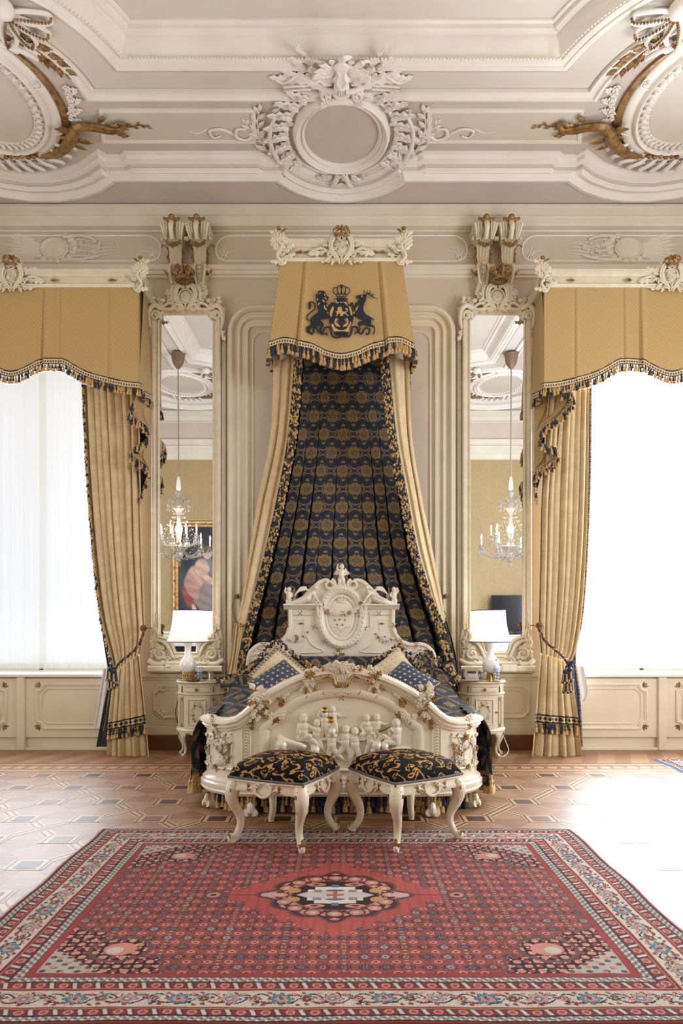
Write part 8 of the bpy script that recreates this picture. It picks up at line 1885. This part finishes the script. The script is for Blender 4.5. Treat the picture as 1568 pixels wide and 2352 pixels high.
# ================================================================== WHAT THE MIRRORS SEE
def chandelier(k, x, y):
    t = thing('chandelier', 'crystal candle chandelier reflected in the %s mirror' % ('left', 'right')[k], 'chandelier', (x, y, 2.3), 0, 'crystal chandeliers')
    mb = MB(); mb.tube([(x, y, 3.85), (x, y, 6.0)], .012, 6); mb.build('rod', mat('grey_silk_cord', rgb(150, 130, 110), .6), t)
    mb = MB(); mb.lathe([(.0, 5.74), (.03, 5.75), (.07, 5.80), (.10, 5.86), (.115, 5.96), (.13, 6.0), (.10, 6.01), (0, 6.01)], 20, (x, y, 0)); mb.build('ceiling_cup', mat('brown_ceiling_cup', rgb(122, 92, 70), .5), t)
    mb = MB(); mb.lathe([(0, 3.62), (.03, 3.63), (.045, 3.66), (.035, 3.78), (.02, 3.86), (0, 3.88)], 12, (x, y, 0)); mb.build('socket', M['white'], t)
    mb = MB(); mb.lathe([(.0, 2.36), (.03, 2.40), (.05, 2.44), (.03, 2.5), (.06, 2.56), (.14, 2.60), (.17, 2.63), (.08, 2.66), (.035, 2.74), (.05, 2.86), (.07, 2.95), (.03, 3.05), (.03, 3.2), (.06, 3.26), (.10, 3.3), (.04, 3.36), (.03, 3.5), (.06, 3.58), (.02, 3.64)], 16, (x, y, 0)); mb.build('crystal_stem', M['xtal'], t)
    em = bpy.data.materials.get('candle_bulb') or None
    if em is None:
        q = NT('candle_bulb'); q.p.inputs['Emission Color'].default_value = (1, .82, .55, 1); q.p.inputs['Emission Strength'].default_value = 90; em = q.m
    for i in range(16):
        a = 2*PI*i/16+.2; ca, sa = math.cos(a), math.sin(a); R = .54 if i % 2 else .33; zz = 2.62 if i % 2 else 2.80
        C = cr([(x+.04*ca, y+.04*sa, 2.64), (x+R*.4*ca, y+R*.4*sa, zz-.16), (x+R*.8*ca, y+R*.8*sa, zz-.12), (x+R*ca, y+R*sa, zz)], 5); mb = MB(); mb.tube(C, .012, 6)
        mb.lathe([(.012, zz), (.045, zz+.02), (.05, zz+.03), (.012, zz+.02)], 10, (x+R*ca, y+R*sa, 0))
        for j in range(5):
            b = a+j*1.26; p = (x+R*ca+.045*math.cos(b), y+R*sa+.045*math.sin(b)); mb.ell((p[0], p[1], zz-.03), (.008, .008, .012), 5); mb.ell((p[0], p[1], zz-.085), (.016, .010, .034), 6)
        arm = mb.build('arm', M['xtal'], t)
        mb = MB(); mb.lathe([(.013, zz+.02), (.013, zz+.15), (0, zz+.15)], 8, (x+R*ca, y+R*sa, 0)); cn = mb.build('candle', M['white'], arm)
        mb = MB(); mb.lathe([(.005, zz+.15), (.012, zz+.17), (.009, zz+.195), (0, zz+.225)], 8, (x+R*ca, y+R*sa, 0)); mb.build('candle_bulb', em, arm)
    mb = MB()
    for i in range(16):
        a = 2*PI*i/16; ca, sa = math.cos(a), math.sin(a)
        mb.tube(cr([(x+.05*ca, y+.05*sa, 3.40), (x+.14*ca, y+.14*sa, 3.48), (x+.2*ca, y+.2*sa, 3.44), (x+.2*ca, y+.2*sa, 3.40)], 4), .007, 5); mb.ell((x+.2*ca, y+.2*sa, 3.36), (.016, .016, .03), 6); mb.ell((x+.2*ca, y+.2*sa, 3.29), (.012, .012, .03), 6)
        for j in range(9): q = j/8; r = .09+.26*math.sin(q*PI/2)**1.5; z = 3.22-.55*q; mb.ell((x+r*math.cos(a+.3), y+r*math.sin(a+.3), z), .011, 5)
        for j in range(6): q = j/5; r = .35*(1-q)**.7+.03; mb.ell((x+r*math.cos(a+.3), y+r*math.sin(a+.3), 2.56-.18*q), .013, 5)
        mb.ell((x+.25*ca, y+.25*sa, 2.46), (.014, .010, .034), 6)
    mb.ell((x, y, 2.32), .035, 10); o = mb.build('crystal_drops', M['xtal'], t); o['kind'] = 'stuff'
    l = bpy.data.lights.new('chandelier_light', 'POINT'); l.energy = CHANDELIER_W; l.color = WARM; l.shadow_soft_size = .03; o = bpy.data.objects.new('chandelier_light', l); COL.objects.link(o); o.location = (x, y, 2.95)
chandelier(0, -2.86, 2.85); chandelier(1, 2.97, 2.85)
# painting over the mantel
t = thing('painting', 'large gilt-framed painting of a robed figure on the entrance wall', 'painting', (-2.75, YB, 1.3)); PX0, PX1, PZ0, PZ1 = -3.62, -1.9, 1.26, 3.35
mb = MB().at(frame((0, YB, 0), (-1, 0, 0), (0, 0, 1), (0, 1, 0))); mb.mould([(-PX1, PZ0), (-PX0, PZ0), (-PX0, PZ1), (-PX1, PZ1)], [(.0, .02), (-.01, .05), (-.05, .07), (-.09, .05), (-.13, .06), (-.15, .03), (-.15, 0)], True)
for z in np.arange(PZ0, PZ1, .3): flower(mb, -PX0+.08, z, .04, 0, 0, .05); flower(mb, -PX1-.08, z, .04, 0, 0, .05)
mb.build('frame', M['gilt'], t)
n = 200; U, V = np.meshgrid(np.linspace(PX0, PX1, n), np.linspace(PZ0, PZ1, n)); C = np.zeros(U.shape+(3,)); C[:] = rgb(34, 36, 46)
C[:] += (.02*np.sin(U*9+V*4)[..., None])
def el(cx, cz, rx, rz, col, rot=0, soft=.15):
    dx, dz = U-cx, V-cz; a = dx*math.cos(rot)+dz*math.sin(rot); b = -dx*math.sin(rot)+dz*math.cos(rot); m = 1-smooth(1-soft, 1+soft, np.hypot(a/rx, b/rz)); c = np.array(col)*(1+.16*np.sin((a*.8+b*.3)*26+4*np.sin(b*5)))[..., None]; C[:] = C*(1-m[..., None])+c*m[..., None]
el(-2.65, 1.9, .42, .75, rgb(66, 74, 96), .2); el(-2.9, 2.1, .3, .6, rgb(104, 104, 116), .25); el(-3.12, 1.95, .24, .46, rgb(150, 130, 122), .3); el(-3.0, 1.7, .18, .4, rgb(132, 116, 112), .15); el(-3.42, 1.82, .10, .26, rgb(140, 58, 52), .35); el(-3.26, 2.22, .20, .30, rgb(186, 146, 132), -.25); el(-3.34, 2.0, .12, .26, rgb(172, 128, 116), .5); el(-3.1, 2.45, .16, .2, rgb(196, 160, 142), .2); el(-2.95, 2.2, .06, .3, rgb(204, 166, 146), .9); el(-2.98, 2.78, .10, .13, rgb(206, 172, 150)); el(-3.0, 2.86, .12, .08, rgb(92, 66, 48)); el(-3.27, 1.50, .045, .16, rgb(204, 168, 148), .25); el(-3.33, 1.36, .07, .03, rgb(204, 168, 148), .3)
mb = MB(); mb.grid(np.stack([U, 0*U+YB+.03, V], -1)); mb.col = np.clip(C, 0.002, 1).reshape(-1, 3); mb.uv = np.stack([U.ravel(), V.ravel()], 1); mb.build('canvas', attr_mat('oil_paint', .35), t, False)
t = thing('fireplace_mantel', 'white fireplace mantel under the painting', 'mantel', (-3.1, YB+.2, 0)); mb = MB(); mb.b2(-4.2, -2.0, YB, YB+.36, 1.0, 1.05); mb.b2(-4.12, -2.08, YB, YB+.3, .92, 1.0); mb.b2(-4.0, -2.2, YB, YB+.24, .72, .92); mb.build('shelf', M['white'], t, False, bevel=.01)
for x in (-4.0, -2.2):
    mb = MB(); mb.b2(x-.12, x+.12, YB, YB+.28, 0, .92); mb.at(frame((x, YB+.29, .84), (1, 0, 0), (0, 0, 1), (0, 1, 0))); scroll(mb, -.07, 0, .045, 0, 1.4, 1, .014, 0); scroll(mb, .07, 0, .045, PI, 1.4, -1, .014, 0); mb.build('pilaster', M['white'], t, False)
mb = MB(); mb.b2(-3.88, -2.32, YB+.0, YB+.02, 0, .72); mb.build('hearth', M['black'], t, False)
t = thing('commode', 'white painted commode under the television', 'commode', (4.0, YB+.25, 0)); mb = MB(); mb.b2(3.28, 4.9, YB+.02, YB+.52, .08, .95); mb.b2(3.24, 4.94, YB+.01, YB+.55, .95, .985); mb.build('body', M['white'], t, False, bevel=.01)
for i, x in enumerate((3.69, 4.50)):
    mb = MB().at(frame((x, YB+.52, .5), (-1, 0, 0), (0, 0, 1), (0, 1, 0))); mb.prism([(-.37, -.38), (.37, -.38), (.37, .40), (-.37, .40)], 0, .012); mb.mould([(-.30, -.30), (.30, -.30), (.30, .22), (.2, .26), (.0, .32), (-.2, .26), (-.30, .22)], [(-.012, .012), (0, .026), (.012, .012)], True); dz = mb.build('door', M['white'], t, False)
    mb = MB().at(frame((x, YB+.535, .84), (-1, 0, 0), (0, 0, 1), (0, 1, 0))); mb.ell((0, 0, .01), .018, 8); mb.build('knob', M['brass'], dz)
for x in (3.34, 4.84):
    for y in (YB+.08, YB+.46): mb = MB(); mb.b2(x-.03, x+.03, y-.03, y+.03, 0, .08); mb.build('foot', M['white'], t, False)
t = thing('television', 'flat black television standing on the white commode', 'television', (3.85, YB+.3, .99)); mb = MB(); mb.b2(3.27, 4.45, YB+.28, YB+.32, 1.06, 1.84); mb.build('screen', mat('tv_screen', rgb(16, 22, 34), .12), t, False, bevel=.004)
mb = MB(); mb.b2(3.6, 4.12, YB+.2, YB+.42, .986, 1.0); mb.b2(3.8, 3.92, YB+.29, YB+.32, 1.0, 1.08); mb.build('stand', M['black'], t, False, bevel=.004)
